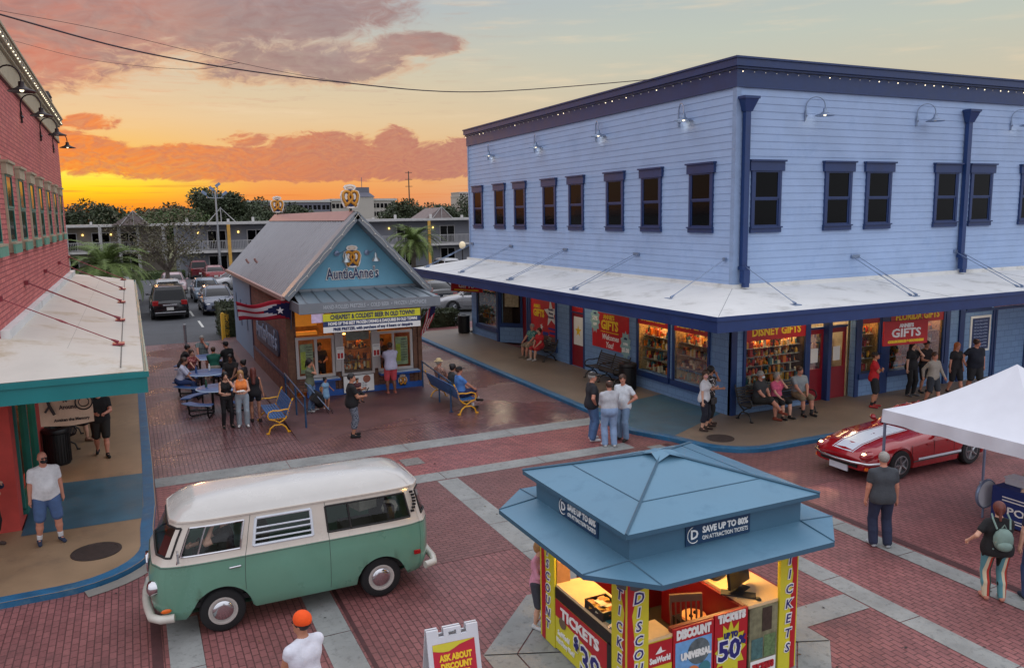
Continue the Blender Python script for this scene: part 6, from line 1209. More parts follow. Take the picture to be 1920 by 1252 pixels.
# --- by the van
P('man in an orange beanie and white sleeveless shirt walking past the van', (1.38, 8.42, .012), 115, 1.74, 1.0, top=(214, 216, 226), bot=('shorts', (60, 60, 66)), shoes=(60, 60, 60), sleeves=.22, arms=('front', 'hold'), hat=('beanie', (240, 84, 20)), skin='tan', hair=('short', 'black'), legs='step', look=25, res=.012)
# --- left pavement
P('bald man in white tee, denim shorts and black mask on the left pavement', (-1.76, 16.68, Zp), -75, 1.74, 1.18, top=(212, 212, 214), bot=('shorts', (72, 96, 136)), shoes=(42, 52, 76), socks=(210, 210, 212), mask=(26, 28, 32), hair=('bald', 'grey'), skin='ruddy', legs='wide', belly=.4, look=10, glasses=True, res=.012)
P('man in black tee and black shorts walking beneath the left canopy', (-1.02, 22.5, Zp), -85, 1.80, 1.15, top=(24, 24, 26), bot=('shorts', (34, 32, 30)), shoes=(24, 24, 26), legs='step', arms=('hold', 'hold'), skin='ruddy', hair=('short', 'brown'))
P('woman in navy blouse and black cropped trousers at the left edge of the photo', (-2.75, 16.95, Zp), -40, 1.66, 1.1, 'f', 'light', ('bob', 'auburn'), (28, 44, 76), ('capri', BLK), (70, 56, 52), arms=('phone', 'hold'), sleeves=1.6, res=.012)
P('seated person in dark shorts half hidden behind the hanging banner', (-1.75, 24.6, Zp), -30, 1.72, 1.05, top=(70, 60, 60), bot=('shorts', (40, 36, 36)), shoes=(150, 110, 90), legs='sit', arms=('lap', 'lap'), skin='light', hair=('short', 'brown'))
# --- picnic tables
P('seated man in white shirt and jeans at the middle picnic table', (1.2, 29.25, .01), -10, 1.78, 1.1, top=(196, 196, 214), bot=('long', (46, 62, 104)), shoes=(40, 40, 44), legs='sit', arms=('table', 'table'), sleeves=.8, hair=('short', 'brown'), skin='tan', lean=14)
P('seated man in black shirt at the left of the far picnic table', (1.45, 32.3, .01), 10, 1.78, 1.1, top=(26, 25, 28), bot=('long', (40, 40, 46)), shoes=(40, 40, 44), legs='sit', arms=('table', 'table'), hair=('short', 'black'), skin='tan', lean=18)
P('seated woman in a red patterned top beside the middle picnic table', (1.75, 31.6, .01), -60, 1.62, 1.0, 'f', 'light', ('bun', 'brown'), patt('red_print_top', [(176, 84, 84), (206, 150, 140), (130, 50, 56)], 24), ('long', (60, 50, 56)), (60, 50, 50), legs='sit', arms=('mouth', 'table'))
P('white-haired man in a plaid shirt seated at the back of the far table', (2.35, 34.4, .01), -95, 1.76, 1.12, top=patt('plaid_shirt', [(140, 148, 142), (100, 116, 120), (70, 84, 96)], 16, 'plaid'), bot=('shorts', (120, 110, 96)), shoes=(80, 76, 72), legs='sit', arms=('mouth', 'table'), hair=('short', 'grey'), skin='ruddy')
P('seated person in a green shirt with their back to the camera', (2.5, 31.35, .01), 85, 1.70, 1.05, top=(22, 92, 76), bot=('shorts', (150, 140, 128)), shoes=(80, 76, 72), legs='sit', arms=('table', 'mouth'), hair=('short', 'brown'), skin='tan', lean=8)
P('large man in black tee and cap seated at the right of the far table', (3.1, 31.9, .01), 130, 1.82, 1.25, top=(22, 22, 24), bot=('shorts', (30, 30, 34)), shoes=(40, 40, 44), legs='sit', arms=('table', 'table'), hat=('cap', (26, 24, 26)), skin='tan', hair=('short', 'black'), lean=10)
P('seated bearded man in dark clothes facing the camera behind the two girls', (2.85, 29.0, .01), -110, 1.76, 1.15, top=(34, 30, 30), bot=('long', (40, 40, 46)), shoes=(40, 40, 44), legs='sit', arms=('table', 'hold'), skin='brown', hair=('short', 'black'))
P('girl in black crop top and ripped black jeans standing with the girl in orange', (2.2, 24.25, .01), -80, 1.64, .92, 'f', 'light', ('long', 'black'), (24, 22, 25), ('slim', (26, 24, 28)), (40, 38, 38), arms=('mouth', 'hold'), sleeves=0, crop=.12)
P('girl in orange crop top and ripped pale jeans holding a plate', (2.62, 24.15, .01), -95, 1.66, .98, 'f', 'light', ('long', 'blond'), (232, 130, 62), ('long', (150, 162, 172)), (214, 214, 214), arms=('hold', 'hold'), sleeves=0, crop=.14)
P('long-haired girl in black playsuit seen from behind', (3.02, 24.5, .01), 80, 1.64, .95, 'f', 'tan', ('long', 'auburn'), (22, 20, 24), ('short', (22, 20, 24)), (40, 34, 36), arms=('hold', 'down'), sleeves=0)
P('dark-haired person seated low behind the girls near the brick wall', (3.2, 28.4, .01), 150, 1.6, 1.0, 'f', 'tan', ('bun', 'black'), (60, 56, 60), ('long', (60, 60, 66)), (60, 60, 60), legs='sit', arms=('table', 'table'))
# --- in front of the pretzel shop
P('woman in olive tee and ripped blue jeans drinking beside a stroller', (4.72, 24.75, .06), -30, 1.66, .95, 'f', 'tan', ('pony', 'black'), (98, 104, 86), ('slim', (96, 124, 158)), (206, 206, 204), arms=('down', 'mouth'), look=-5, sleeves=.4)
P('little girl in a pale blue pinafore dress holding a black bag', (5.2, 24.85, .06), -60, 1.02, 1.05, 'f', 'tan', ('bun', 'black'), (120, 156, 186), ('skirt', (120, 156, 186)), (196, 190, 186), arms=('side', 'down'), sleeves=.3, look=15)
P('man in white tee and coral shorts ordering at the right shop window', (7.66, 25.95, .06), 92, 1.78, 1.08, top=(186, 184, 208), bot=('shorts', (200, 76, 86)), shoes=(150, 84, 70), hair=('short', 'brown'), skin='brown', arms=('table', 'table'), sleeves=.6)
mb_ = P('bearded man in black tee and camouflage shorts holding a toddler and a phone', (5.2, 21.45, .008), -5, 1.78, 1.2, top=(22, 22, 25), bot=('capri', patt('camo_cloth', [(86, 92, 104), (140, 146, 156), (52, 58, 72), (110, 116, 128)], 13)), shoes=(24, 24, 26), arms=('phone', 'hold'), skin='tan', hair=('short', 'black'), belly=.4, look=-25, nod=-10, extra=phone('dark phone in the hand of the bearded man holding a toddler'))
P('toddler in dark red top carried on the arm of the bearded man', (5.38, 21.52, .97), -75, .84, 1.15, top=(70, 34, 40), bot=('shorts', (30, 28, 32)), shoes=(30, 30, 32), legs='sitback', arms=('cross', 'down'), skin='tan', hair=('short', 'black'))
P('shop worker in dark uniform behind the left pretzel shop window', (5.58, 27.3, .14), -90, 1.68, 1.0, top=(44, 42, 46), bot=('long', (36, 36, 40)), arms=('hold', 'hold'), skin='tan', hair=('short', 'black'), res=.018)
P('shop worker in a dark shirt serving at the right pretzel shop window', (7.75, 27.3, .14), -100, 1.66, 1.0, 'f', 'tan', ('bun', 'black'), (40, 34, 40), ('long', (36, 36, 40)), arms=('table', 'hold'), res=.018)
# --- right bench of the plaza
P('seated man in straw hat and tan shirt at the far end of the yellow bench', (8.95, 24.55, .01), 15, 1.74, 1.08, top=patt('tan_print_shirt', [(168, 130, 112), (196, 160, 140), (128, 92, 84)], 26), bot=('shorts', (90, 80, 76)), shoes=(60, 52, 48), legs='sitout', arms=('lap', 'lap'), hat=('straw', (206, 186, 140)), skin='ruddy', hair=('short', 'grey'), lean=-8)
P('seated dark-haired woman with a hand at her chin on the yellow bench', (9.0, 23.75, .01), 5, 1.66, 1.0, 'f', 'tan', ('bun', 'black'), (56, 60, 64), ('shorts', (60, 60, 66)), (60, 60, 60), legs='sit', arms=('lap', 'mouth'), lean=5)
P('seated man in blue tee and black cap with crossed legs on the yellow bench', (8.92, 22.75, .01), 0, 1.78, 1.1, top=(76, 124, 190), bot=('shorts', (40, 44, 84)), shoes=(30, 28, 30), socks=(206, 206, 208), legs='sitcross', arms=('lap', 'knee'), hat=('cap', (24, 24, 27)), skin='ruddy', hair=('short', 'brown'), lean=-4)
P('driver in black tee and white cap sitting at the wheel of the green van', (.95, 12.2, .50), 175, 1.74, 1.05, top=(26, 26, 28), bot=('long', (50, 56, 70)), legs='sit', arms=('mouth', 'wheel'), hat=('cap', (206, 206, 208)), skin='light', hair=('short', 'black'), off=(0, 0, -.10))
P('person in a pink sleeve mostly hidden behind the left corner board of the ticket booth', (5.02, 9.88, .012), -60, 1.30, 1.0, 'f', 'light', ('bob', 'blond'), (206, 140, 160), ('shorts', (60, 60, 70)), (190, 190, 190), arms=('hold', 'hold'), sleeves=1.4)
# ---------------------------------------------------------------- vehicles
m_tyre = M('tyre', (28, 28, 30), .85, var=.2, vs=9); m_rim = M('rim', (150, 152, 156), .3, metal=.8, var=.1); m_chrome = M('chrome', (200, 200, 204), .12, metal=1, var=0); m_carglass = M('car_glass', (12, 14, 18), .06, var=0, spec=.35); m_trim = M('car_black', (22, 22, 24), .6)
m_tail = M('tail_lamp', (150, 16, 20), .25, var=.05); m_head = M('head_lamp', (206, 208, 206), .15, var=.1, vs=20); m_plate = M('number_plate', (190, 190, 186), .5)
def wheel(par, x, y, r, w=.2, s=1, og=None, rimm=None, cap=False, steer=0):
    b = MB(); b.lathe([(r * .62, -w / 2), (r * .93, -w / 2), (r, -w * .35), (r, w * .35), (r * .93, w / 2), (r * .62, w / 2)], (0, 0, 0), 28, axis='y'); ty = b.build('wheel', m_tyre, par, smooth=50); ty.location = (x, y, r)
    b = MB(); o = w / 2 * s
    if cap: b.lathe([(r * .64, o * .6), (r * .64, o * 1.06), (r * .56, o * 1.08), (r * .54, o * .85), (.01, o * .85)], (0, 0, 0), 28, axis='y'); b.build('rim', rimm or m_rim, ty, smooth=40); b = MB(); b.lathe([(r * .47, o * .86), (r * .44, o * 1.06), (r * .25, o * 1.18), (.01, o * 1.24)], (0, 0, 0), 24, axis='y'); b.build('hub_cap', m_chrome, ty, smooth=60); b = MB()
    else:
        b.lathe([(r * .66, o * .7), (r * .66, o * 1.02), (r * .60, o * 1.04), (r * .57, o * .5), (.01, o * .5)], (0, 0, 0), 24, axis='y'); b.lathe([(r * .16, o * .5), (r * .14, o), (.01, o * 1.02)], (0, 0, 0), 12, axis='y')
        for k in range(5):
            a = 2 * pi * k / 5; b.tube([(0, o * .95, 0), (cos(a) * r * .6, o * .95, sin(a) * r * .6)], [r * .09, r * .07], 5)
        b.build('rim', rimm or m_rim, ty, smooth=40)
    return ty
def lerpT(tab, x):
    for i in range(len(tab) - 1):
        if x <= tab[i + 1][0]:
            t = (x - tab[i][0]) / max(1e-9, tab[i + 1][0] - tab[i][0]); t = t * t * (3 - 2 * t) * .4 + t * .6; return tab[i][1] + (tab[i + 1][1] - tab[i][1]) * max(0, t)
    return tab[-1][1]
KINDS = {  # L, W(half), wheelbase ends, r, top profile (x frac rear->front, z), greenhouse: bottom x0,x1, roof x0,x1, z, roof half width, belt half width
 'sedan': (4.7, .90, (.19, .80), .33, [(0, .72), (.03, .96), (.14, 1.02), (.3, .98), (.7, .96), (.86, .86), (.97, .72), (1, .55)], (.10, .73, .27, .53, 1.45, .60, .80)),
 'suv': (4.7, .94, (.19, .80), .38, [(0, .9), (.02, 1.08), (.3, 1.10), (.7, 1.10), (.86, 1.04), (.97, .86), (1, .6)], (.01, .74, .05, .55, 1.74, .68, .86)),
 'pickup': (5.4, .98, (.22, .80), .40, [(0, 1.08), (.02, 1.14), (.36, 1.14), (.7, 1.14), (.86, 1.10), (.97, .94), (1, .7)], (.36, .74, .42, .60, 1.80, .66, .86)),
 'sport': (4.15, .84, (.21, .77), .32, [(0, .60), (.03, .78), (.12, .84), (.3, .86), (.52, .86), (.75, .80), (.9, .70), (.97, .60), (1, .50)], (.07, .56, .26, .44, 1.24, .50, .68))}
def car_body(kind):
    L, Wd, wx, r, top, gh = KINDS[kind]; n = 64; b = MB(); R = r + .06; xw = [L * (f - .5) for f in wx]; m = 9; hgt = .20 if kind != 'sport' else .16
    for i in range(n + 1):
        f = i / n; x = L * (f - .5); e = abs(2 * f - 1); w = Wd * (1 - .16 * e ** 7) - (.05 if kind == 'sport' and e > .9 else 0); zt = lerpT(top, f); zb = hgt + .10 * e ** 8
        def cl(z, inner=False):
            for q in xw:
                if abs(x - q) < R: z = max(z, r + sqrt(R * R - (x - q) ** 2))
            return min(z, zt - .05)
        zm = zb + (zt - zb) * .52
        half = [(0, zb), (w * .80, zb), (w * .96, cl(zb + .03)), (w, cl(zb + (zt - zb) * .32)), (w, cl(zm)), (w * .985, cl(zt - .14)), (w * .95, zt - .045), (w * .86, zt), (w * .4, zt + .02)]
        b.v += [(x, y, z) for y, z in half] + [(x, 0, zt + .028)] + [(x, -y, z) for y, z in reversed(half[1:])]
    k = 2 * m; 
    for i in range(n):
        for j in range(k - 0): a = i * k + j; c = i * k + (j + 1) % k; b.f.append((a, c, c + k, a + k)); b.m.append(0)
    b.f.append(tuple(range(k))); b.f.append(tuple(n * k + j for j in reversed(range(k)))); b.m += [0, 0]
    return b
def make_car(kind, paint, label, loc, rz, sc=1.12, lights='none', group='cars in the parking lot', name='parked_car', glassm=None):
    L, Wd, wx, r, top, gh = KINDS[kind]; t = thing(name, label, 'car' if kind not in ('pickup',) else 'pickup truck', loc, rz, group); t.scale = (sc,) * 3
    body = car_body(kind).build('body', paint, t, smooth=48)
    x0, x1, rx0, rx1, zr, rw, bw = gh; X = lambda f: L * (f - .5); zb0 = lerpT(top, x0) - .01; zb1 = lerpT(top, x1) - .01; b = MB(); n = 10
    rings = []
    for k in range(5):
        q = k / 4; qq = q ** .8; xa, xb = X(x0) + (X(rx0) - X(x0)) * q, X(x1) + (X(rx1) - X(x1)) * q; w = bw + (rw - bw) * q ** 1.4; z0, z1 = zb0 + (zr - zb0) * qq, zb1 + (zr - zb1) * qq
        ring = [(xa, -w * .9, z0), (xa + .12, -w, z0)] + [(xa + .12 + (xb - xa - .3) * i / 4, -w, z0 + (z1 - z0) * i / 4) for i in (1, 2, 3, 4)] + [(xb, -w * .82, z1)]; ring += [(x, -y, z) for x, y, z in reversed(ring)]; rings.append(ring)
    k = len(rings[0]); b.v = [p for rg in rings[:4] for p in rg]; b.f = [(i * k + j, i * k + (j + 1) % k, (i + 1) * k + (j + 1) % k, (i + 1) * k + j) for i in range(3) for j in range(k)]; b.m = [0] * len(b.f); b.build('windows', glassm or m_carglass, t, smooth=35)
    b = MB(); b.v = [p for rg in rings[3:] for p in rg]; nb = len(b.v); c = [(x * .9 + (X(rx0) + X(rx1)) * .05, y * .7, zr + .035) for x, y, z in rings[4]]; b.v += c; b.f = [(i * k + j, i * k + (j + 1) % k, (i + 1) * k + (j + 1) % k, (i + 1) * k + j) for i in range(2) for j in range(k)] + [tuple(2 * k + j for j in range(k))]; b.m = [0] * len(b.f); b.build('roof', paint, t, smooth=50)
    b = MB()
    for s in (-1, 1):
        idx = lambda j: j if s < 0 else k - 1 - j
        for j, rad_ in ((0, .035), (3, .022), (6, .035)): b.tube([Vector(rings[i][idx(j)]) + Vector((0, s * .005, 0)) for i in range(5)], rad_, 5)
        b.tube([Vector(p) for p in [rings[0][idx(j)] for j in range(7)]], .018, 4)
    b.build('pillar', paint, t)
    for s in (-1, 1):
        for f in wx: wheel(t, X(f), s * (Wd - .10), r, .2, s)
        b = MB()
        for f in wx: b.cbox((X(f), s * (Wd - .28), r + .1), (2 * r + .1, .3, .5))
        b.build('wheel_well', m_trim, t)
        z = lerpT(top, .70); b = MB(); b.ball((X(x1) - .25, s * (Wd + .07), z + .08), .09, 8, 0, (.7, 1, .75)); b.cbox((X(x1) - .22, s * (Wd - .03), z + .04), (.06, .16, .04)); b.build('mirror', paint, t, smooth=40)
        zt = lerpT(top, .965) - .10; b = MB(); b.ball((X(.965), s * (Wd * .68), zt), .15, 10, 0, (.75, 1.2, .5)); b.build('headlight', m_head, t, smooth=True)
        zt = lerpT(top, .02) - .16; b = MB(); b.cbox((X(.012), s * (Wd * .74), zt), (.12, .30, .15 if kind == 'sedan' else .26)); b.build('tail_light', m_tail, t, bevel=.03)
        b = MB(); z = .30; b.tube([(X(.30), s * (Wd + .002), .34), (X(.68), s * (Wd + .002), .34)], .012, 4)
        for f in (.36, .52, .69): zz = lerpT(top, f) - .1; b.tube([(X(f), s * (Wd + .001), .36), (X(f), s * (Wd - .002), zz)], .005, 4)
        b.build('door_seam', m_trim, t)
        b = MB()
        for f in (.40, .56): b.cbox((X(f), s * (Wd + .008), lerpT(top, f) - .17), (.16, .02, .03))
        b.build('door_handle', paint, t)
    b = MB(); b.cbox((X(1) - .03, 0, .48), (.10, Wd * 1.1, .20)); b.cbox((X(1) - .05, 0, .28), (.12, Wd * 1.3, .10)); b.build('grille', m_trim, t, bevel=.02)
    b = MB(); b.cbox((X(1) + .025, 0, .52), (.02, .16, .10)); b.build('emblem', m_chrome, t)
    b = MB(); b.cbox((X(0) - .012, 0, .62), (.02, .34, .16)); b.build('number_plate', m_plate, t); b = MB(); b.cbox((X(0) + .03, 0, .36), (.14, Wd * 1.6, .22)); b.build('bumper', m_trim if kind != 'sedan' else paint, t, bevel=.03)
    if kind == 'suv': b = MB(); b.cbox((X(0) - .02, 0, .80), (.04, .7, .09)); b.cbox((X(0) - .05, 0, .42), (.05, 1.5, .05)); b.build('chrome_bar', m_chrome, t, bevel=.01)
    if kind == 'pickup': b = MB(); b.box(X(.02), -.78, .9, X(.34), .78, 1.155); b.build('bed_liner', m_trim, t)
    return t
def paint(n, c, r=.25, metal=.3): return M('paint_' + n, c, r, metal=metal, var=.04, coat=.8)
pk_ = paint('black', (20, 20, 24)); pn = paint('navy', (34, 44, 70)); psv = paint('silver', (164, 164, 166), .3, .5); pw = paint('white', (206, 206, 208), .3, 0); pr = paint('maroon', (96, 24, 34)); pg = paint('grey', (92, 98, 110), .3, .5); pgb = paint('greyblue', (92, 108, 126), .3, .5); pdr = paint('darkred', (120, 26, 34)); prose = paint('mauve', (150, 120, 124), .3, .4)
U, Dn = pi / 2, -pi / 2
make_car('suv', pk_, 'black SUV seen from behind with a chrome bar under its rear window', (1.95, 55.6, 0), U, 1.16)
make_car('sedan', pn, 'dark navy sedan facing the camera beside the shop end wall', (4.95, 56.4, 0), Dn, 1.16)
make_car('sedan', pw, 'pale car with a light roof directly in front of the black SUV', (2.35, 66.0, 0), U, 1.15)
make_car('sedan', pgb, 'blue-grey sedan parked behind and left of the navy sedan', (5.0, 65.3, 0), Dn, 1.12)
make_car('sedan', prose, 'mauve sedan facing the camera behind the small tree', (3.1, 74.0, 0), Dn, 1.12)
make_car('sedan', pdr, 'dark red sedan seen from behind near the motel', (7.3, 84.5, 0), U, 1.1)
make_car('pickup', pr, 'dark red pickup truck parked with its tailgate to the camera by the motel wall', (6.4, 91.0, 0), U, 1.0)
make_car('sedan', psv, 'white-silver sedan turned sideways next to the shop end wall', (8.3, 74.2, 0), rad(200), 1.12)
make_car('pickup', psv, 'silver pickup truck behind the edge of the left canopy', (-1.0, 65.5, 0), Dn, 1.1)
make_car('sedan', pk_, 'black car mostly hidden by the edge of the left canopy', (-.8, 56.0, 0), Dn, 1.1)
make_car('sedan', pw, 'white car beyond the palm at the end of the left canopy', (-4.2, 67.0, 0), rad(160), 1.1)
make_car('sedan', pk_, 'black sedan seen from behind at the right of the shop awning', (19.0, 53.3, 0), U, 1.08)
make_car('sedan', pgb, 'grey-blue car beside the black sedan near the blue building', (22.3, 55.5, 0), Dn, 1.08)
make_car('sedan', psv, 'silver sedan passing the end of the blue building', (19.9, 47.4, 0), rad(158), 1.1)
make_car('suv', pw, 'white SUV parked beyond the right palm', (28.5, 76.5, 0), U, 1.05)
make_car('suv', pr, 'maroon SUV parked by the motel beyond the blue building', (33.2, 78.5, 0), U, 1.05)
make_car('sedan', pw, 'white car parked at the left foot of the right palm', (22.5, 77.5, 0), U, 1.05)
# --- red striped sports car
m_redp = paint('sport_red', (150, 10, 22), .18, .1)
rc = make_car('sport', m_redp, 'red sports car with a white bonnet stripe and lit headlights driving past the white tent', (16.34, 12.84, .004), pi, 1.02, group=None, name='sports_car')
for ch in list(rc.children):
    if ch.name.startswith(('headlight', 'grille', 'number_plate', 'emblem', 'tail_light', 'bumper')): bpy.data.objects.remove(ch)
L, Wd, wx, r, top, gh = KINDS['sport']; X = lambda f: L * (f - .5)
m_strp = M('stripe_white', (200, 206, 216), .3, var=.03); b = MB(); N_ = 20
for y0_, y1_, m in ((-.24, .24, 0), (-.29, -.265, 0), (.265, .29, 0)):
    for i in range(N_): f0, f1 = .57 + .41 * i / N_, .57 + .41 * (i + 1) / N_; b.add([(X(f), y, lerpT(top, f) + .027 - abs(y) * .02 + .006) for f, y in ((f0, y0_), (f1, y0_), (f1, y1_), (f0, y1_))], [(0, 1, 2, 3)])
b.build('bonnet_stripe', m_strp, rc, recalc=False)
b = MB()
for s in (-1, 1): b.add([(X(.30), s * (Wd + .006), .36), (X(.64), s * (Wd + .006), .36), (X(.64), s * (Wd + .006), .41), (X(.30), s * (Wd + .006), .41)], [(0, 1, 2, 3)])
b.build('side_stripe', m_strp, rc, recalc=False)
for s in (-1, 1):
    hx, hy, hz_ = X(.955), s * .60, .53
    b = MB(); b.ball((hx - .03, hy, hz_ + .03), .17, 12, 0, (1.5, .75, .62)); b.build('headlight_housing', m_redp, rc, smooth=True)
    b = MB(); b.ball((hx + .10, hy, hz_ + .04), .082, 12, 0, (1.1, 1, 1)); b.build('headlight', M('headlight_lit', (255, 214, 150), emit=9, var=0), rc, smooth=True)
    b = MB(); b.cbox((X(.985), s * .62, .32), (.06, .18, .06)); b.build('indicator', M('amber', (220, 110, 30), .3), rc)
    l = bpy.data.lights.new('headlamp', 'SPOT'); l.energy = 60; l.color = (1, .78, .5); l.spot_size = rad(50); l.spot_blend = .8; ol = bpy.data.objects.new('headlamp', l); COL.objects.link(ol); ol.parent = rc; ol.location = (hx + .22, hy, hz_); ol.rotation_euler = (0, rad(-75), 0)
b = MB(); b.tube([(X(.93), -.84, .44), (X(.985), -.74, .43), (X(1.02), -.4, .43), (X(1.03), 0, .43), (X(1.02), .4, .43), (X(.985), .74, .43), (X(.93), .84, .44)], .032, 8); b.build('bumper', m_chrome, rc, smooth=60)
b = MB(); b.cbox((X(1) - .0, 0, .37), (.06, 1.0, .11)); b.build('grille', m_trim, rc); b = MB(); b.cbox((X(1) + .01, 0, .24), (.03, .5, .14)); b.build('air_dam_stripe', m_strp, rc)
# --- green and cream van
V0 = (1.97, 12.66, .004); van = thing('camper_van', 'vintage green and cream camper van with louvred side window driving across the brick street', 'van', V0)
m_vg = M('van_green', (100, 147, 127), .3, var=.06, vs=1.5, coat=.8, dirt=((84, 136, 114), .3, 3)); m_vc = M('van_cream', (196, 186, 174), .3, var=.05, coat=.7); m_vroof = M('van_roof', (188, 185, 180), .25, var=.04, coat=.7); m_vrub = M('van_rubber', (26, 24, 24), .6)
RG = [(z, a - .07, c, w) for z, a, c, w in [(.30, 2.02, 2.02, .80), (.36, 2.08, 2.08, .83), (.46, 2.13, 2.11, .85), (.62, 2.16, 2.12, .862), (.80, 2.165, 2.13, .866), (.96, 2.15, 2.13, .862), (1.10, 2.12, 2.12, .852), (1.14, 2.11, 2.12, .856), (1.17, 2.09, 2.11, .842), (1.25, 2.04, 2.09, .822), (1.38, 1.98, 2.06, .800), (1.51, 1.92, 2.03, .776), (1.64, 1.85, 2.00, .752), (1.70, 1.82, 1.98, .742), (1.715, 1.84, 2.0, .762), (1.735, 1.83, 1.99, .758), (1.75, 1.80, 1.96, .735), (1.82, 1.73, 1.90, .690), (1.89, 1.60, 1.80, .60), (1.94, 1.40, 1.62, .47), (1.97, 1.05, 1.3, .30)]]
NE = 7.0; fxs = sorted(set([.93, .84, .30, .21, .10, -.02, -.14, -.24, -.335, -.385, -.43, -.80, -.845, -.90, -.945] + [round(.80 - .02 * k, 3) for k in range(22)] + [round(-.345 - .02 * k, 3) for k in range(22)]), reverse=True)
sd = [('x', f) for f in fxs]; fr = [('c', .5), ('y', -.86), ('y', -.6), ('y', -.3), ('y', 0), ('y', .3), ('y', .6), ('y', .86), ('c', -.5)]
def ringpts(rg, inset=0.0):
    z, Lf, Lr, Wv = rg; pts = []
    def pt(kind, f, side, endf):
        if kind == 'x': c = abs(f) ** (NE / 2); s_ = sqrt(max(0, 1 - c * c)); Lx = (Lf if f < 0 else Lr) - inset; return (math.copysign(Lx * abs(f), f), side * (Wv - inset) * s_ ** (2 / NE), z)
        if kind == 'y': s_ = abs(f) ** (NE / 2); c = sqrt(max(0, 1 - s_ * s_)); Lx = (Lf if endf < 0 else Lr) - inset; return (endf * Lx * c ** (2 / NE), math.copysign((Wv - inset) * abs(f), f), z)
        c = s_ = sqrt(.5); Lx = (Lf if endf < 0 else Lr) - inset; return (endf * Lx * c ** (2 / NE), side * (Wv - inset) * s_ ** (2 / NE), z)
    for k_, f in sd: pts.append(pt(k_, f, -1, 1))
    for k_, f in fr: pts.append(pt(k_, f, -1 if f > 0 and k_ == 'c' else 1, -1))
    for k_, f in reversed(sd): pts.append(pt(k_, f, 1, 1))
    for k_, f in fr: pts.append(pt(k_, -f if k_ == 'y' else f, 1 if (k_ == 'c' and f > 0) else -1, 1))
    return pts
wxv = (-1.14, 1.25); WR = .325
def arch(p):
    x, y, z = p
    if abs(y) > .5:
        for q in wxv:
            R = .43 if q < 0 else .40
            if abs(x - q) < R: z = max(z, min(.82, .30 + sqrt(R * R - (x - q) ** 2)))
    return (x, y, z)
rings = [[arch(p) for p in ringpts(g)] for g in RG]; K = len(rings[0]); ns = len(sd)
zi0, zi1 = 9, 12
def col_of(f): return fxs.index(f)
ops = [(col_of(.84), col_of(.21) - 0), (col_of(.10), col_of(-.335)), (col_of(-.43), col_of(-.845))]
holes = set(); paneb = [MB(), MB(), MB(), MB(), MB(), MB(), MB(), MB()]; ip = [[arch(p) for p in ringpts(g, .012)] for g in RG]
def hole(j0, j1, pb):
    for i in range(zi0, zi1):
        for j in range(j0, j1): holes.add((i, j % K)); pb.add([ip[i][j % K], ip[i][(j + 1) % K], ip[i + 1][(j + 1) % K], ip[i + 1][j % K]], [(0, 1, 2, 3)])
fo = ns; bo = ns + len(fr); ro = bo + ns; pcount = 0; loops = []
for a, c in ops: hole(a, c, paneb[pcount]); loops.append((a, c)); pcount += 1
for a, c in ops: a2, c2 = bo + (ns - 1 - c), bo + (ns - 1 - a); hole(a2, c2, paneb[pcount]); loops.append((a2, c2)); pcount += 1
hole(fo, fo + 8, paneb[pcount]); loops.append((fo, fo + 8)); pcount += 1
hole(ro + 1, ro + 7, paneb[pcount]); loops.append((ro + 1, ro + 7))
low, up_, rf = MB(), MB(), MB()
for i in range(len(RG) - 1):
    for j in range(K):
        if (i, j) in holes: continue
        q = [rings[i][j], rings[i][(j + 1) % K], rings[i + 1][(j + 1) % K], rings[i + 1][j]]; (low if i < 7 else up_ if i < 15 else rf).add(q, [(0, 1, 2, 3)])
[rf.add([rings[-1][j], rings[-1][(j + 1) % K], (.12, 0, 1.985)], [(0, 1, 2)]) for j in range(K)]; low.poly(list(reversed([(x * .97, y * .78, .31) for x, y, z in ringpts(RG[0])])))
bd = low.build('lower_body', m_vg, van, smooth=50); ub = up_.build('upper_body', m_vc, van, smooth=50); rfo = rf.build('roof', m_vroof, van, smooth=80)
for p in paneb: p.build('window', m_glassd, van, recalc=False)
m_wf = M('window_alu', (206, 212, 220), .35, var=.05)
for li, (a, c) in enumerate(loops):
    top_ = [rings[zi1][j % K] for j in range(a, c + 1)]; bot_ = [rings[zi0][j % K] for j in range(a, c + 1)]; l = [rings[i][a % K] for i in range(zi0, zi1 + 1)]; r2 = [rings[i][c % K] for i in range(zi0, zi1 + 1)]
    b = MB()
    for pth in (top_, bot_, l, r2): b.tube(pth, .016 if li not in (1, 4) else .022, 6)
    f_ = b.build('window_frame', m_wf if li in (1, 4) else m_chrome if li in (2, 5) else m_vrub, van)
    if li in (1, 4):
        b = MB()
        for fz in (1.33, 1.42, 1.5):
            t_ = (fz - 1.25) / .39; b.tube([Vector(bot_[i]).lerp(Vector(top_[i]), t_) + Vector((0, -.008 if li == 1 else .008, 0)) for i in range(len(top_))], .013, 5)
        b.build('louvre', m_wf, f_)
    if li in (2, 5):
        j = col_of(-.725) if li == 2 else bo + ns - 1 - col_of(-.725); b = MB(); b.tube([rings[i][j % K] for i in range(zi0, zi1 + 1)], .012, 6); b.build('vent_bar', m_chrome, f_)
    if li in (0, 3):
        j = col_of(.38) if li == 0 else bo + ns - 1 - col_of(.38); b = MB(); b.tube([rings[i][j % K] for i in range(zi0, zi1 + 1)], .016, 6); b.build('slider_bar', m_vrub, f_)
b = MB()
for j in (col_of(-.385), col_of(.21) - 0, ):
    for side in (0, 1):
        jj = j if side == 0 else bo + ns - 1 - j; b.tube([Vector(rings[i][jj]) for i in range(3 if j == col_of(-.385) else 1, 14)], .004, 4)
b.tube([Vector(rings[6][j % K]) + Vector((0, 0, .02)) for j in range(K + 1)], .007, 4); b.build('seam', M('van_seam', (70, 84, 76), .6), van)
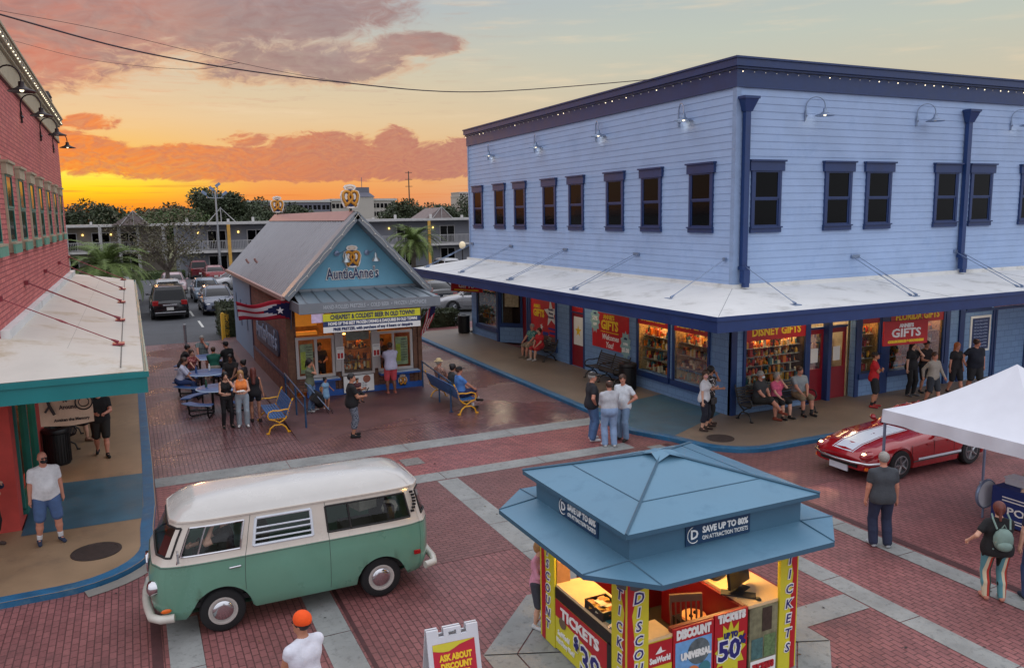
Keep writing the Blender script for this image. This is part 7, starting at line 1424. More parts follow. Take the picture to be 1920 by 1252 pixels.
b = MB(); b.tube([Vector(rings[15][j % K]) for j in range(K + 1)], .010, 4); b.build('gutter', m_vc, van)
for s in (-1, 1):
    for q in wxv: wheel(van, q, s * .70, WR, .17, s, rimm=M('rim_white', (178, 172, 166), .4), cap=True)
    b = MB()
    for q in wxv: b.cbox((q, s * .54, .56), (.60, .34, .42))
    b.build('wheel_well', m_trim, van)
    b = MB(); b.lathe([(.105, -1.95), (.11, -2.06), (.10, -2.10), (.06, -2.125), (.01, -2.135)], (0, s * .60, .80), 20, axis='x'); b.build('headlight', m_chrome, van, smooth=60)
    b = MB(); b.ball((-1.90, s * .845, .52), .05, 8, 0, (1.5, .3, .7)); b.build('side_marker', M('amber_marker', (220, 100, 20), .3), van, smooth=True); b = MB(); b.cbox((1.84, s * .842, .66), (.11, .03, .07)); b.build('side_marker', m_tail, van, bevel=.01)
    b = MB(); b.tube([(-1.02, s * .875, 1.0), (-.86, s * .885, 1.01)], .014, 6); b.build('door_handle', m_chrome, van)
    b = MB(); b.tube([(-1.68, s * .85, 1.20), (-1.72, s * .98, 1.24), (-1.70, s * 1.02, 1.34)], .010, 6); b.cbox((-1.70, s * 1.02, 1.36), (.03, .12, .15)); b.build('wing_mirror', m_chrome, van, bevel=.01)
    b = MB()
    for k in range(7): z = 1.34 + k * .05; b.cbox((1.84 + .012 * (k - 3) ** 2 * -.35, s * (.80 - .17 * (z - 1.25)), z), (.055, .03, .032))
    b.build('air_vent', m_trim, van)
b = MB(); b.tube([(-1.80, -.85, .40), (-1.98, -.82, .40), (-2.09, -.70, .40), (-2.14, -.3, .40), (-2.15, 0, .40), (-2.14, .3, .40), (-2.09, .70, .40), (-1.98, .82, .40), (-1.80, .85, .40)], .062, 10); b.build('bumper', M('bumper_cream', (190, 186, 176), .3, coat=.4), van, smooth=60)
b = MB(); b.tube([(1.96, -.86, .42), (2.12, -.82, .42), (2.18, -.6, .42), (2.20, 0, .42), (2.18, .6, .42), (2.12, .82, .42), (1.96, .86, .42)], .06, 10); b.build('bumper', MATS['bumper_cream'], van, smooth=60)
b = MB(); b.lathe([(.16, -2.09), (.15, -2.11), (.01, -2.115)], (0, 0, .98), 24, axis='x'); b.build('round_badge', m_chrome, van); b = MB(); b.cbox((-2.12, 0, .58), (.02, .36, .14)); b.build('number_plate', m_plate, van)
b = MB(); b.box(-1.9, -.72, .42, 1.95, .72, .50); b.build('van_floor', m_trim, van)
b = MB(); b.box(-.92, -.66, .5, -.42, -.12, .78); b.cbox((-.50, -.39, 1.08), (.12, .5, .64), 0, 0, 0, rad(10)); b.box(.9, -.66, .5, 1.5, .66, .86); b.cbox((1.5, 0, 1.15), (.12, 1.2, .5)); b.build('seat', M('seat_dark', (44, 38, 40), .8), van)
b = MB(); b.box(-1.92, -.72, .8, -1.66, .72, 1.14); b.build('dashboard', m_trim, van); b = MB(); b.tube([(-1.42 + .05 * sin(a), -.38 + .2 * cos(a), 1.18 + .14 * sin(a)) for a in [2 * pi * k / 20 for k in range(21)]], .012, 6); b.build('steering_wheel', m_trim, van)
b = MB(); b.cbox((1.3, .2, 1.35), (.5, .4, .3), .3); b.ball((1.55, -.35, 1.3), .14, 8); b.build('luggage', M('luggage_cream', (186, 180, 164), .8, var=.3, vs=6), van)
# ---------------------------------------------------------------- street furniture
def slat_bench(label, loc, rz, L, ironm, slatm, grp, mid=False):
    t = thing('bench', label, 'bench', loc, rz, grp)   # local: faces -Y, length along X
    b = MB()
    for k in range(6): y = -.24 + k * .075; b.box(-L / 2, y - .028, .425 + .004 * (k - 3) ** 2 * .6, L / 2, y + .028, .45 + .004 * (k - 3) ** 2 * .6)
    b.build('seat', slatm, t)
    b = MB()
    for k in range(6): b.cbox((0, .22 + .028 * k, .50 + .072 * k), (L, .022, .058), 0, 0, rad(-18))
    b.build('backrest', slatm, t)
    for x in ([-L / 2 + .03, L / 2 - .03] + ([0] if mid else [])):
        b = MB(); b.tube([(x, -.32, .0), (x, -.30, .04), (x, -.26, .16), (x, -.14, .24), (x, .06, .24), (x, .16, .16), (x, .24, .0)], .022, 6); b.tube([(x, -.28, .42), (x, -.14, .38), (x, .0, .30), (x, .0, .24)], .02, 6); b.tube([(x, .0, .30), (x, .14, .38), (x, .22, .48), (x, .30, .74), (x, .40, .96)], .022, 6)
        b.tube([(x, -.28, .42), (x, -.32, .52), (x, -.28, .62), (x, -.16, .66), (x, .0, .64), (x, .14, .66), (x, .26, .66)], .020, 6); b.tube([(x, -.28, .42), (x, .2, .42)], .02, 6); b.cbox((x, -.33, .015), (.06, .09, .03)); b.cbox((x, .25, .015), (.06, .09, .03))
        b.build('end_frame', ironm, t, smooth=40)
    return t
m_iyel = M('iron_yellow', (232, 168, 30), .4, var=.08); m_sblue = M('slat_blue', (56, 98, 150), .45, var=.15, vs=5); m_iblk = M('iron_black', (22, 22, 24), .5); m_sblk = M('slat_grey', (62, 60, 62), .5, var=.2, vs=6)
slat_bench('empty blue slatted bench with yellow cast ends facing the picnic tables', (3.45, 23.75, .01), rad(-90), 1.85, m_iyel, m_sblue, 'blue and yellow benches by the pretzel shop')
slat_bench('blue slatted bench with yellow cast ends on which three people sit', (8.92, 23.6, .01), rad(90), 2.7, m_iyel, m_sblue, 'blue and yellow benches by the pretzel shop')
gb_ = 'black iron benches along the shop fronts'
slat_bench('empty black slatted bench under the Welcomes You banner', (14.95, 23.95, Zr), rad(-90), 1.95, m_iblk, m_sblk, gb_, True)
slat_bench('black bench below the red star poster with a couple sitting on it', (15.1, 29.35, Zr), rad(-90), 1.9, m_iblk, m_sblk, gb_)
slat_bench('black bench under the DISNEY GIFTS window with three people sitting on it', (16.65, 17.38, Zr), 0, 2.5, m_iblk, m_sblk, gb_)
slat_bench('black iron bench behind the hanging banner on the left pavement', (-1.95, 24.3, Zp), rad(90), 1.8, m_iblk, m_sblk, gb_)
m_binb = M('bin_black', (24, 24, 26), .45, var=.2, vs=9)
def bin_(label, loc):
    t = thing('litter_bin', label, 'bin', loc, 0, 'round black litter bins'); b = MB()
    b.lathe([(.27, 0), (.29, .05), (.29, .78), (.27, .80)], (0, 0, 0), 28)
    for k in range(28): a = 2 * pi * k / 28; b.cbox((.295 * cos(a), .295 * sin(a), .42), (.012, .03, .72), a)
    b.build('drum', m_binb, t, smooth=30); b = MB(); b.lathe([(.31, .80), (.32, .84), (.30, .90), (.2, .93), (.15, .92), (.14, .84), (.01, .83)], (0, 0, 0), 28); b.build('lid', m_binb, t, smooth=50); return t
bin_('round black litter bin between the black bench and the COLLECTIBLES window', (14.85, 22.45, Zr)); bin_('round black litter bin at the far corner of the blue building', (15.1, 37.8, Zr)); bin_('round black litter bin against the pink building behind the bald man', (-2.0, 22.25, Zp))
# picnic tables
m_tblue = M('table_blue', (46, 78, 130), .4, var=.12, vs=6); m_tedge = M('table_edge', (150, 172, 196), .4)
def picnic(label, loc):
    t = thing('picnic_table', label, 'picnic table', loc, 0, 'round blue picnic tables'); b = MB(); b.lathe([(.01, .74), (.66, .74), (.68, .755), (.66, .77), (.01, .77)], (0, 0, 0), 36); tt = b.build('tabletop', m_tblue, t, smooth=40); b = MB(); b.lathe([(.672, .742), (.695, .755), (.672, .774), (.660, .773), (.66, .742)], (0, 0, 0), 36); b.build('rim', m_tedge, tt, smooth=60)
    for k in range(4):
        a0 = pi / 4 + k * pi / 2; b = MB(); pts = [a0 + (j - 5) * .10 for j in range(11)]; vs = []
        for z in (.42, .455):
            for r_ in (.88, 1.18):
                vs += [(r_ * cos(a), r_ * sin(a), z) for a in pts]
        n = 11; fs = []
        for j in range(n - 1): fs += [(j, j + 1, n + j + 1, n + j), (2 * n + j, 3 * n + j, 3 * n + j + 1, 2 * n + j + 1), (j, 2 * n + j, 2 * n + j + 1, j + 1), (n + j, n + j + 1, 3 * n + j + 1, 3 * n + j)]
        fs += [(0, n, 3 * n, 2 * n), (n - 1, 3 * n - 1, 4 * n - 1, 2 * n - 1)]; b.add(vs, fs); st_ = b.build('seat', m_tblue, t)
        b = MB(); b.tube([(1.182 * cos(a), 1.182 * sin(a), .44) for a in pts], .012, 5); b.build('rim', m_tedge, st_)
        for da in (-.35, .35): b = MB(); a = a0 + da; b.tube([(1.03 * cos(a), 1.03 * sin(a), .42), (1.03 * cos(a), 1.03 * sin(a), .10), (.96 * cos(a), .96 * sin(a), .03), (.3 * cos(a0), .3 * sin(a0), .03), (.28 * cos(a0), .28 * sin(a0), .12), (.28 * cos(a0), .28 * sin(a0), .74)], .025, 6); b.build('leg', m_iblk, t, smooth=60)
    return t
picnic('round blue picnic table nearest the camera with a white plate on it', (2.2, 26.5, .008)); picnic('round blue picnic table in the middle where the man in white sits', (2.1, 29.4, .008)); picnic('round blue picnic table farthest from the camera near the bollard', (2.3, 32.8, .008))
def small(name, label, cat, fn, loc, mats, smooth=False, grp=None, bevel=0):
    b = MB(); fn(b); o = b.build(name, mats, None, smooth=smooth, bevel=bevel); o.location = loc; tag(o, label, cat, grp); return o
small('plate', 'white food tray on the nearest round picnic table', 'plate', lambda b: (b.box(-.16, -.1, 0, .16, .1, .015), b.box(-.08, -.06, .015, .1, .06, .06)), (2.45, 26.7, .779), m_wht)
for i, (x, y, m_, lab) in enumerate(((1.75, 29.5, m_tblue, 'blue drink can beside the elbow of the man in white'), (2.2, 29.7, m_wht, 'pale tall cup on the middle picnic table'), (1.85, 26.75, M('bottle_green', (40, 80, 60), .3), 'dark green bottle on the nearest picnic table'))): small('bottle', lab, 'bottle', lambda b: b.lathe([(.035, 0), (.037, .16), (.02, .2), (.015, .24), (.001, .24)], (0, 0, 0), 12), (x, y, .779), m_, 40, 'drinks on the picnic tables')
small('plate', 'plate of food held by the girl in the orange top', 'plate', lambda b: (b.lathe([(.001, 0), (.09, .0), (.13, .02), (.12, .02)], (0, 0, 0), 16), b.cbox((.02, 0, .03), (.12, .06, .03))), (2.58, 23.86, 1.10), m_wht)
# handrails
def railing(label, p_top, p_low, posts):
    t = thing('handrail', label, 'handrail', (p_low[0], p_low[1], .01), 0, 'sloping blue handrails beside the shop'); og = (p_low[0], p_low[1], .01); b = MB(og); P0, P1 = Vector(p_top), Vector(p_low)
    b.tube([P0, P1], .024, 8); b.build('top_rail', M('rail_blue', (50, 86, 124), .35, metal=.4), t, smooth=50); b = MB(og); b.tube([P0 - Vector((0, 0, .32)), P1 - Vector((0, 0, .32))], .018, 8); b.build('lower_rail', MATS['rail_blue'], t, smooth=50)
    for f in posts: p = P0.lerp(P1, f); b = MB(og); b.tube([(p.x, p.y, .01), p], .028, 8); b.cbox((p.x, p.y, .02), (.12, .12, .015)); b.build('post', MATS['rail_blue'], t)
railing('sloping blue handrail left of the shop front behind the empty yellow bench', (4.22, 26.3, 1.05), (4.19, 22.86, .95), (.02, .55, .99)); railing('sloping blue handrail at the right of the shop behind the seated trio', (8.92, 26.4, 1.0), (8.6, 22.75, .95), (.02, .62, .99))
# bollard, yellow posts, stroller, bags
small('bollard', 'slim steel bollard at the end of the plaza by the parking lot', 'bollard', lambda b: (b.lathe([(.07, 0), (.07, .98), (.05, 1.0), (.001, 1.0)], (0, 0, 0), 16), b.lathe([(.085, .84), (.085, .92)], (0, 0, 0), 16)), (2.12, 42.0, .005), m_rim, 40)
for i, x in enumerate((3.95, 4.2)): small('yellow_post', ('left' if i == 0 else 'right') + ' one of two yellow safety posts behind the shop wall', 'bollard', lambda b: b.lathe([(.10, 0), (.10, 1.3), (.07, 1.37), (.001, 1.4)], (0, 0, 0), 14), (x, 42.6 + i * .5, .005), M('post_yellow', (210, 164, 44), .5), 40, 'yellow posts behind the shop')
t = thing('stroller', 'folded black stroller standing beside the woman in olive', 'stroller', (4.9, 24.45, .06)); b = MB(); b.tube([(-.35, .2, .95), (-.2, .1, .75), (.25, -.15, .12)], .014, 6); b.tube([(-.35, -.05, .95), (-.2, -.1, .75), (.25, -.3, .12)], .014, 6); b.tube([(-.3, .05, .1), (.05, 0, .6)], .014, 6); b.tube([(-.35, .2, .95), (-.35, -.05, .95)], .018, 6); b.build('frame', m_steel, t); b = MB(); b.cbox((-.08, -.02, .52), (.28, .3, .34), 0, 0, 0, rad(35)); b.build('fabric_seat', m_binb, t, bevel=.03)
for (x, y) in ((.27, -.14), (.27, -.32), (-.32, .1), (-.32, -.1)): b = MB(); b.lathe([(.075, -.02), (.085, -.01), (.085, .01), (.075, .02)], (x, y, .085), 14, axis='y'); b.build('wheel', m_tyre, t)
small('carrier_bag', 'black plastic bag held by the little girl', 'bag', lambda b: (b.ball((0, 0, .22), .17, 12, 0, (1, .6, 1.25)), b.tube([(-.08, 0, .4), (0, 0, .52), (.08, 0, .4)], .02, 6)), (4.98, 24.72, .14), m_binb, True)
# A-frame sign
og = (3.25, 8.83, .01); t = thing('sandwich_board', 'white sandwich board with a red Ask About Discount Tickets poster', 'sign', og); m_pl = M('plastic_white', (206, 208, 214), .4, var=.05)
ua = Vector((1, -.08, 0)).normalized(); fwd = Vector((-.08, -1, 0)).normalized()
def AP(a, h, s): p = Vector(og) + ua * a + fwd * (s * (.30 - .26 * h / .95)) + Vector((0, 0, h)); return p
for s in (1, -1):
    b = MB(og); a = .33
    for (a0, a1, h0, h1) in ((-a, -a + .05, 0, .86), (a - .05, a, 0, .86), (-a + .05, a - .05, .06, .12), (-a + .05, a - .05, .80, .86), (-a, -a + .15, .86, .95), (a - .15, a, .86, .95), (-.11, -.05, .86, .95), (.05, .11, .86, .95), (-.05, .05, .92, .95), (-a + .05, a - .05, .12, .80)):
        o_ = .012; vs = [AP(a0, h0, s), AP(a1, h0, s), AP(a1, h1, s), AP(a0, h1, s)]; vs += [v - fwd * s * .03 for v in vs]; b.add(vs, [(0, 1, 2, 3), (7, 6, 5, 4), (0, 4, 5, 1), (1, 5, 6, 2), (2, 6, 7, 3), (3, 7, 4, 0)])
    pn_ = b.build('panel', m_pl, t)
    if s == 1:
        off_ = fwd * .004; b = MB(og); b.add([AP(-.27, .13, 1) + off_, AP(.27, .13, 1) + off_, AP(.27, .79, 1) + off_, AP(-.27, .79, 1) + off_], [(0, 1, 2, 3)]); ps_ = b.build('poster', M('poster_crimson', (186, 24, 50), .4, var=.04), pn_, recalc=False)
        b = MB(og); b.add([AP(-.27, .79, 1) + off_ * 2, AP(-.27, .72, 1) + off_ * 2] + [AP(-.27 + .54 * k / 8, .72 - .03 * sin(pi * min(1, k / 5)) + .07 * max(0, (k - 3) / 5), 1) + off_ * 2 for k in range(1, 9)], [tuple(range(10))]); b.build('yellow_swoosh', m_by, ps_, recalc=False)
        upv = (AP(0, 1, 1) - AP(0, 0, 1)).normalized()
        for s_, h_, w_ in (('ASK ABOUT', .62, .42), ('DISCOUNT', .52, .40), ('TICKETS', .42, .34)): text(s_, .10, m_yel, ps_, AP(.01, h_, 1) + off_ * 3, ua, upv, og, bold=.006, w=w_)
# tent
og = (15.0, 9.45, 0); t = thing('canopy_tent', 'white pop-up canopy tent over the information table at the right', 'tent', og); m_tent = M('tent_white', (214, 216, 224), .6, var=.03, bump=.15, bs=3)
X0, X1, Y0, Y1, ze, zp = 13.38, 16.62, 7.85, 11.05, 2.03, 3.05; b = MB(og); n = 16; cx_, cy_ = (X0 + X1) / 2, (Y0 + Y1) / 2; cs = [(X0, Y0), (X1, Y0), (X1, Y1), (X0, Y1)]
for i in range(4):
    A_, B_ = cs[i], cs[(i + 1) % 4]; vs = []
    for r in range(n + 1):
        f = r / n
        for q in range(n + 1): g = q / n; x = A_[0] + (B_[0] - A_[0]) * g; y = A_[1] + (B_[1] - A_[1]) * g; fr_ = f; edge = 1 - abs(2 * g - 1); z = ze + (zp - ze) * (f ** 1.35) - .10 * edge * (1 - f) * f * 4 * .5 + 0; vs.append((x + (cx_ - x) * f, y + (cy_ - y) * f, z))
    b.add(vs, [(r * (n + 1) + q, r * (n + 1) + q + 1, (r + 1) * (n + 1) + q + 1, (r + 1) * (n + 1) + q) for r in range(n) for q in range(n)])
rt = b.build('canopy', m_tent, t, smooth=35)
b = MB(og)
for i in range(4):
    A_, B_ = Vector((*cs[i], 0)), Vector((*cs[(i + 1) % 4], 0)); pts = [A_.lerp(B_, k / 20) for k in range(21)]; d = (B_ - A_).normalized(); nn = Vector((d.y, -d.x, 0))
    top_ = [p + Vector((0, 0, ze)) for p in pts]; mid_ = [p + nn * .02 * sin(k * 1.3) + Vector((0, 0, ze - .13)) for k, p in enumerate(pts)]; bot_ = [p + nn * .03 * sin(k * 1.3 + .4) + Vector((0, 0, ze - .26 + .012 * sin(k * .9))) for k, p in enumerate(pts)]
    b.add(top_ + mid_ + bot_, [(k, k + 1, 22 + k, 21 + k) for k in range(20)] + [(21 + k, 22 + k, 43 + k, 42 + k) for k in range(20)])
b.build('valance', m_tent, t, smooth=True)
for x, y in cs: b = MB(og); ix, iy = (.04 if x < 15 else -.04), (.04 if y < 9 else -.04); b.box(x + ix - .02, y + iy - .02, 0, x + ix + .02, y + iy + .02, ze); b.box(x + ix - .05, y + iy - .05, 0, x + ix + .05, y + iy + .05, .01); b.build('leg', m_steel, t)
og = (14.9, 8.6, 0); t = thing('information_table', 'table under a navy cloth with white lettering beneath the white tent', 'table', og); m_clo = M('cloth_navy', (26, 44, 104), .8, var=.12, vs=4, bump=.3, bs=8)
b = MB(og); b.box(14.55, 7.6, .03, 15.3, 9.47, .75); tc_ = b.build('tablecloth', m_clo, t, bevel=.02)
text('POLITICS', .2, m_wht, tc_, (14.54, 8.62, .34), (0, -1, 0), (0, 0, 1), og, bold=.003, w=1.05)
for z, k in ((.58, 0), (.52, 1), (.17, 2), (.12, 3)): b = MB(og); b.box(14.535, 8.78, z, 14.545, 9.25, z + .02); b.build('stripe_print', m_wht, tc_)
small('storage_tub', 'clear tub with a white lid on the navy table', 'box', lambda b: (b.box(-.14, -.2, 0, .14, .2, .12), b.box(-.16, -.22, .12, .16, .22, .15)), (14.95, 9.2, .752), m_pl, grp=None, bevel=.015)
small('papers', 'pale orange paper lying on the navy table', 'papers', lambda b: (b.cbox((0, 0, .004), (.2, .3, .006), .3), b.cbox((.05, .02, .010), (.2, .3, .005), -.1)), (14.75, 8.85, .752), M('paper_peach', (222, 190, 160), .7))
small('folding_chair', 'beige plastic folding chair behind the navy table', 'chair', lambda b: (b.cbox((0, 0, .45), (.42, .42, .03)), b.cbox((.22, 0, .72), (.03, .42, .36)), [b.tube([(-.2, x, 0), (.24, x, .9)], .013, 5) for x in (-.2, .2)], [b.tube([(.26, x, 0), (-.12, x, .44)], .013, 5) for x in (-.2, .2)]), (15.65, 9.45, 0), M('chair_beige', (180, 164, 140), .5), bevel=.01)
t = thing('prize_wheel', 'white round prize wheel standing behind the end of the navy table', 'prize wheel', (14.66, 9.65, 0)); b = MB(); b.lathe([(.01, -.02), (.27, -.02), (.27, .02), (.01, .02)], (0, 0, .50), 28, axis='y'); b.build('disc', m_pl, t); b = MB(); b.lathe([(.28, -.03), (.295, 0), (.28, .03), (.265, .03), (.265, -.03), (.28, -.03)], (0, 0, .50), 28, axis='y'); b.tube([(0, .04, 0), (0, .04, .5)], .02, 6); b.build('stand', m_steel, t)
# backpack
t = thing('backpack', 'pale green leather backpack on the back of the woman in striped leggings', 'backpack', (11.62, 7.42, .84), rad(-35)); m_bp = M('leather_mint', (112, 136, 128), .45, var=.12, vs=9, bump=.3)
b = MB(); b.ball((0, -.20, .22), .17, 14, 0, (.85, .55, 1.05)); b.ball((0, -.27, .14), .11, 12, 0, (1, .5, .7)); b.build('pouch', m_bp, t, smooth=True); b = MB()
for s in (-1, 1): b.tube([(s * .09, -.19, .38), (s * .12, -.10, .50), (s * .11, -.02, .56)], .014, 6); b.tube([(s * .11, -.17, .05), (s * .17, -.05, .12), (s * .17, .02, .3)], .012, 6)
b.tube([(-.03, -.2, .40), (0, -.21, .46), (.03, -.2, .40)], .010, 6); b.build('strap', m_bp, t)
# hanging banner under left canopy
og = (-1.45, 18.5, 2.3); t = thing('hanging_banner', 'cream WOUND N AROUND banner hanging under the left canopy', 'banner', og); b = MB(og); nx = 20; vs = []
bx0, bx1, bz0, bz1 = -1.82, -.90, 2.10, 2.84; Yb = 17.6
for i in range(nx + 1):
    f = i / nx; x = bx0 + (bx1 - bx0) * f
    for z, k in ((bz1, 0), (bz0 - .03 * sin(f * 3), 1)): vs.append((x, Yb + .03 * sin(f * 8) * k, z))
b.add(vs, [(2 * i, 2 * i + 1, 2 * i + 3, 2 * i + 2) for i in range(nx)]); cl_ = b.build('cloth', M('banner_cream', (206, 176, 150), .7, var=.1, vs=3), t, recalc=False)
m_bk = M('print_black', (36, 30, 30), .5, var=0)
for s_, x, z, sz, w_ in (('Wound', -1.36, 2.72, .12, .26), ("'N", -1.38, 2.58, .10, .09), ('Around', -1.33, 2.45, .12, .30), ('Awaken the Memory', -1.28, 2.20, .08, .62)): text(s_, sz, m_bk, cl_, (x, Yb - .05, z), (1, 0, 0), (0, 0, 1), og, bold=.003, w=w_)
b = MB(og)
for r_ in (.15, .09): b.tube([(-1.05 + r_ * cos(a), Yb - .05, 2.52 + r_ * sin(a)) for a in [2 * pi * k / 24 for k in range(25)]], .014 if r_ > .1 else .01, 5)
b.tube([(-1.70, Yb - .05, 2.75), (-1.64, Yb - .05, 2.5), (-1.57, Yb - .05, 2.32)], .03, 5); b.tube([(-1.64, Yb - .05, 2.5), (-1.72, Yb - .05, 2.38)], .022, 5); b.build('emblem_print', m_bk, cl_)
b = MB(og)
for x in (bx0, bx1): b.tube([(x, Yb, bz1), (x, Yb, 3.06)], .006, 4)
b.build('cord', m_black, t)
# overhead wires
m_wire = M('wire_dark', (52, 34, 44), .5)
def cable(label, pts, r, n=8, grp='overhead wires'):
    V_ = [Vector(p) for p in pts]; out_ = []
    for i in range(len(V_) - 1):
        p0, p1, p2, p3 = V_[max(0, i - 1)], V_[i], V_[i + 1], V_[min(len(V_) - 1, i + 2)]
        for k in range(n): s_ = k / n; out_.append(.5 * ((2 * p1) + (p2 - p0) * s_ + (2 * p0 - 5 * p1 + 4 * p2 - p3) * s_ * s_ + (3 * p1 - p0 - 3 * p2 + p3) * s_ ** 3))
    out_.append(V_[-1]); b = MB(pts[0]); b.tube(out_, r, 6); o = b.build('overhead_wire', m_wire, None, smooth=50); o.location = pts[0]; tag(o, label, 'wire', grp)
cable('thick dark cable sagging across the sky to the blue building cornice', [(-4.5, 13.2, 9.6), (-1.52, 15, 9.17), (.89, 17, 9.05), (4.46, 19, 9.10), (9.04, 21, 9.36), (15.3, 21.6, 10.13)], .014)
cable('thin wire above the thick cable meeting it at mid sky', [(-6, 30, 12.8), (-3.03, 30, 12.45), (-.13, 30, 12.08), (3.93, 30, 11.34), (7.04, 30, 10.93), (10.27, 30, 10.75)], .008)
cable('thin wire below the thick cable at the left of the sky', [(-6, 35, 13.1), (-3.51, 34, 12.42), (-.73, 33, 11.67), (2.34, 32, 11.36), (3.93, 30, 11.34)], .007)
# ---------------------------------------------------------------- vegetation and far buildings
rt_ = random.Random(11)
def leafmat(n, c, c2): 
    m = M(n, c, .7, var=.45, vs=1.1, dirt=(c2, .6, .5)); return m
m_leafA = leafmat('leaf_olive', (76, 80, 44), (98, 84, 52)); m_leafB = leafmat('leaf_dark', (58, 68, 44), (74, 76, 48)); m_leafC = leafmat('leaf_brown', (92, 76, 58), (70, 58, 46)); m_leafD = leafmat('leaf_green', (66, 84, 42), (84, 88, 44)); m_leafC2 = leafmat('leaf_olive_brown', (84, 80, 54), (96, 80, 58)); m_palm = leafmat('palm_leaf', (98, 116, 58), (110, 108, 62)); m_bark = M('bark', (88, 78, 70), .9, var=.3, vs=6, bump=.6)
def leaf_crown(blobs, n, ls, rr):
    b = MB()
    for i in range(n):
        c, r = rr.choice(blobs); d = Vector((rr.gauss(0, 1), rr.gauss(0, 1), rr.gauss(0, 1))).normalized() * r * rr.uniform(.45, 1.08) ; p = Vector(c) + Vector((d.x, d.y, d.z * .8)); a = Vector((rr.gauss(0, 1), rr.gauss(0, 1), rr.gauss(0, .6))).normalized(); q = a.cross(Vector((rr.gauss(0, 1), rr.gauss(0, 1), 1))).normalized(); s = ls * rr.uniform(.6, 1.4)
        b.add([p - a * s, p + q * s * .55, p + a * s, p - q * s * .55], [(0, 1, 2, 3)])
    return b
def make_tree(name, label, loc, H, R, n, ls, leaf, trunk_f=.35, nb=8, seed=1, group=None, gap=1.0, cat='tree', trunk_r=.12):
    rr = random.Random(seed); t = thing(name, label, cat, loc, 0, group); b = MB(); z0 = H * trunk_f; b.tube([(0, 0, 0), (rr.uniform(-.1, .1), rr.uniform(-.1, .1), z0 * .5), (rr.uniform(-.15, .15), 0, z0)], [trunk_r * 1.3, trunk_r, trunk_r * .8], 8); blobs = []
    for i in range(nb):
        a = 2 * pi * i / nb + rr.uniform(-.3, .3); rad_ = R * rr.uniform(.35, .85); z1 = z0 + (H - z0) * rr.uniform(.25, .82); e = Vector((cos(a) * rad_, sin(a) * rad_, z1)); m_ = Vector((cos(a) * rad_ * .45, sin(a) * rad_ * .45, z0 + (z1 - z0) * .6))
        b.tube([(0, 0, z0 * .9), m_, e], [trunk_r * .6, trunk_r * .35, trunk_r * .12], 5)
        for k in range(3): f = e + Vector((rr.uniform(-1, 1), rr.uniform(-1, 1), rr.uniform(.2, 1))) * R * .35; b.tube([m_.lerp(e, .6), f], [trunk_r * .2, trunk_r * .06], 4)
        blobs.append((e, R * rr.uniform(.3, .5) * gap))
    for k in range(3): blobs.append((Vector((rr.uniform(-.3, .3) * R, rr.uniform(-.3, .3) * R, H - R * .35)), R * .38 * gap))
    b.build('trunk', m_bark, t); leaf_crown(blobs, n, ls, rr).build('crown', leaf, t, recalc=False); return t
make_tree('street_tree', 'thin sparse tree with grey forked trunk in the middle of the parking lot', (2.5, 66.6, 0), 7.2, 3.9, 3900, .085, m_leafC2, .33, 11, 4, trunk_r=.17)
make_tree('oak_tree', 'dense dark tree rising behind the motel beside the tall lamp pole', (13.0, 125, 0), 10.2, 5.2, 15000, .20, m_leafB, .25, 14, 9, 'trees behind the motel')
make_tree('oak_tree', 'lower green tree just left of the dense dark one', (4.6, 118, 0), 7.6, 5.0, 9000, .18, m_leafD, .2, 12, 10, 'trees behind the motel')
def frond_palm(name, label, loc, H, L, nf, seed, up=.0):
    rr = random.Random(seed); t = thing(name, label, 'palm', loc, 0, 'palms in the parking lot'); b = MB(); pr_ = [(.26, 0), (.22, H * .3), (.24, H * .7), (.32, H * .92), (.2, H)]; b.lathe(pr_, (0, 0, 0), 12); 
    for k in range(30): a = rr.uniform(0, 6.28); z = rr.uniform(H * .5, H); b.cbox((cos(a) * .27, sin(a) * .27, z), (.08, .06, .14), a, 0, 0, .4)
    b.build('trunk', m_bark, t); f = MB()
    for k in range(nf):
        a = rr.uniform(0, 2 * pi); el_ = rr.uniform(.0, 1.45); l = L * rr.uniform(.8, 1.1); pts = []; p = Vector((cos(a) * .1, sin(a) * .1, H)); e = el_; n = 12
        for i in range(n + 1):
            pts.append(p.copy()); p = p + Vector((cos(a) * cos(e), sin(a) * cos(e), sin(e))) * l / n; e -= .13 + .05 * rr.random()
        f.tube(pts, [.03] * 3 + [.018] * (n - 2), 4); sd_ = Vector((-sin(a), cos(a), 0))
        for i in range(2, n + 1):
            for q in range(4):
                fr_ = i - 1 + q / 4; i0 = min(n - 1, int(fr_)); c = pts[i0].lerp(pts[i0 + 1], fr_ - i0); dr = (pts[i0 + 1] - pts[i0]).normalized(); ll = .55 * sin(pi * min(1, (i / n) * .85 + .12)) * L / 2.8
                for s in (-1, 1): tip = c + (sd_ * s * .8 + dr * .6 + Vector((0, 0, .15 - .3 * rr.random()))) * ll; w = dr * .028; f.add([c - w, c + w, tip], [(0, 1, 2)])
    f.build('fronds', m_palm, t, recalc=False); return t
frond_palm('date_palm', 'spreading date palm behind the end of the left canopy', (-1.6, 60.5, 0), 2.9, 3.6, 84, 3)
frond_palm('date_palm', 'date palm between the pretzel shop and the blue building', (25.2, 76, 0), 3.5, 3.3, 70, 8)
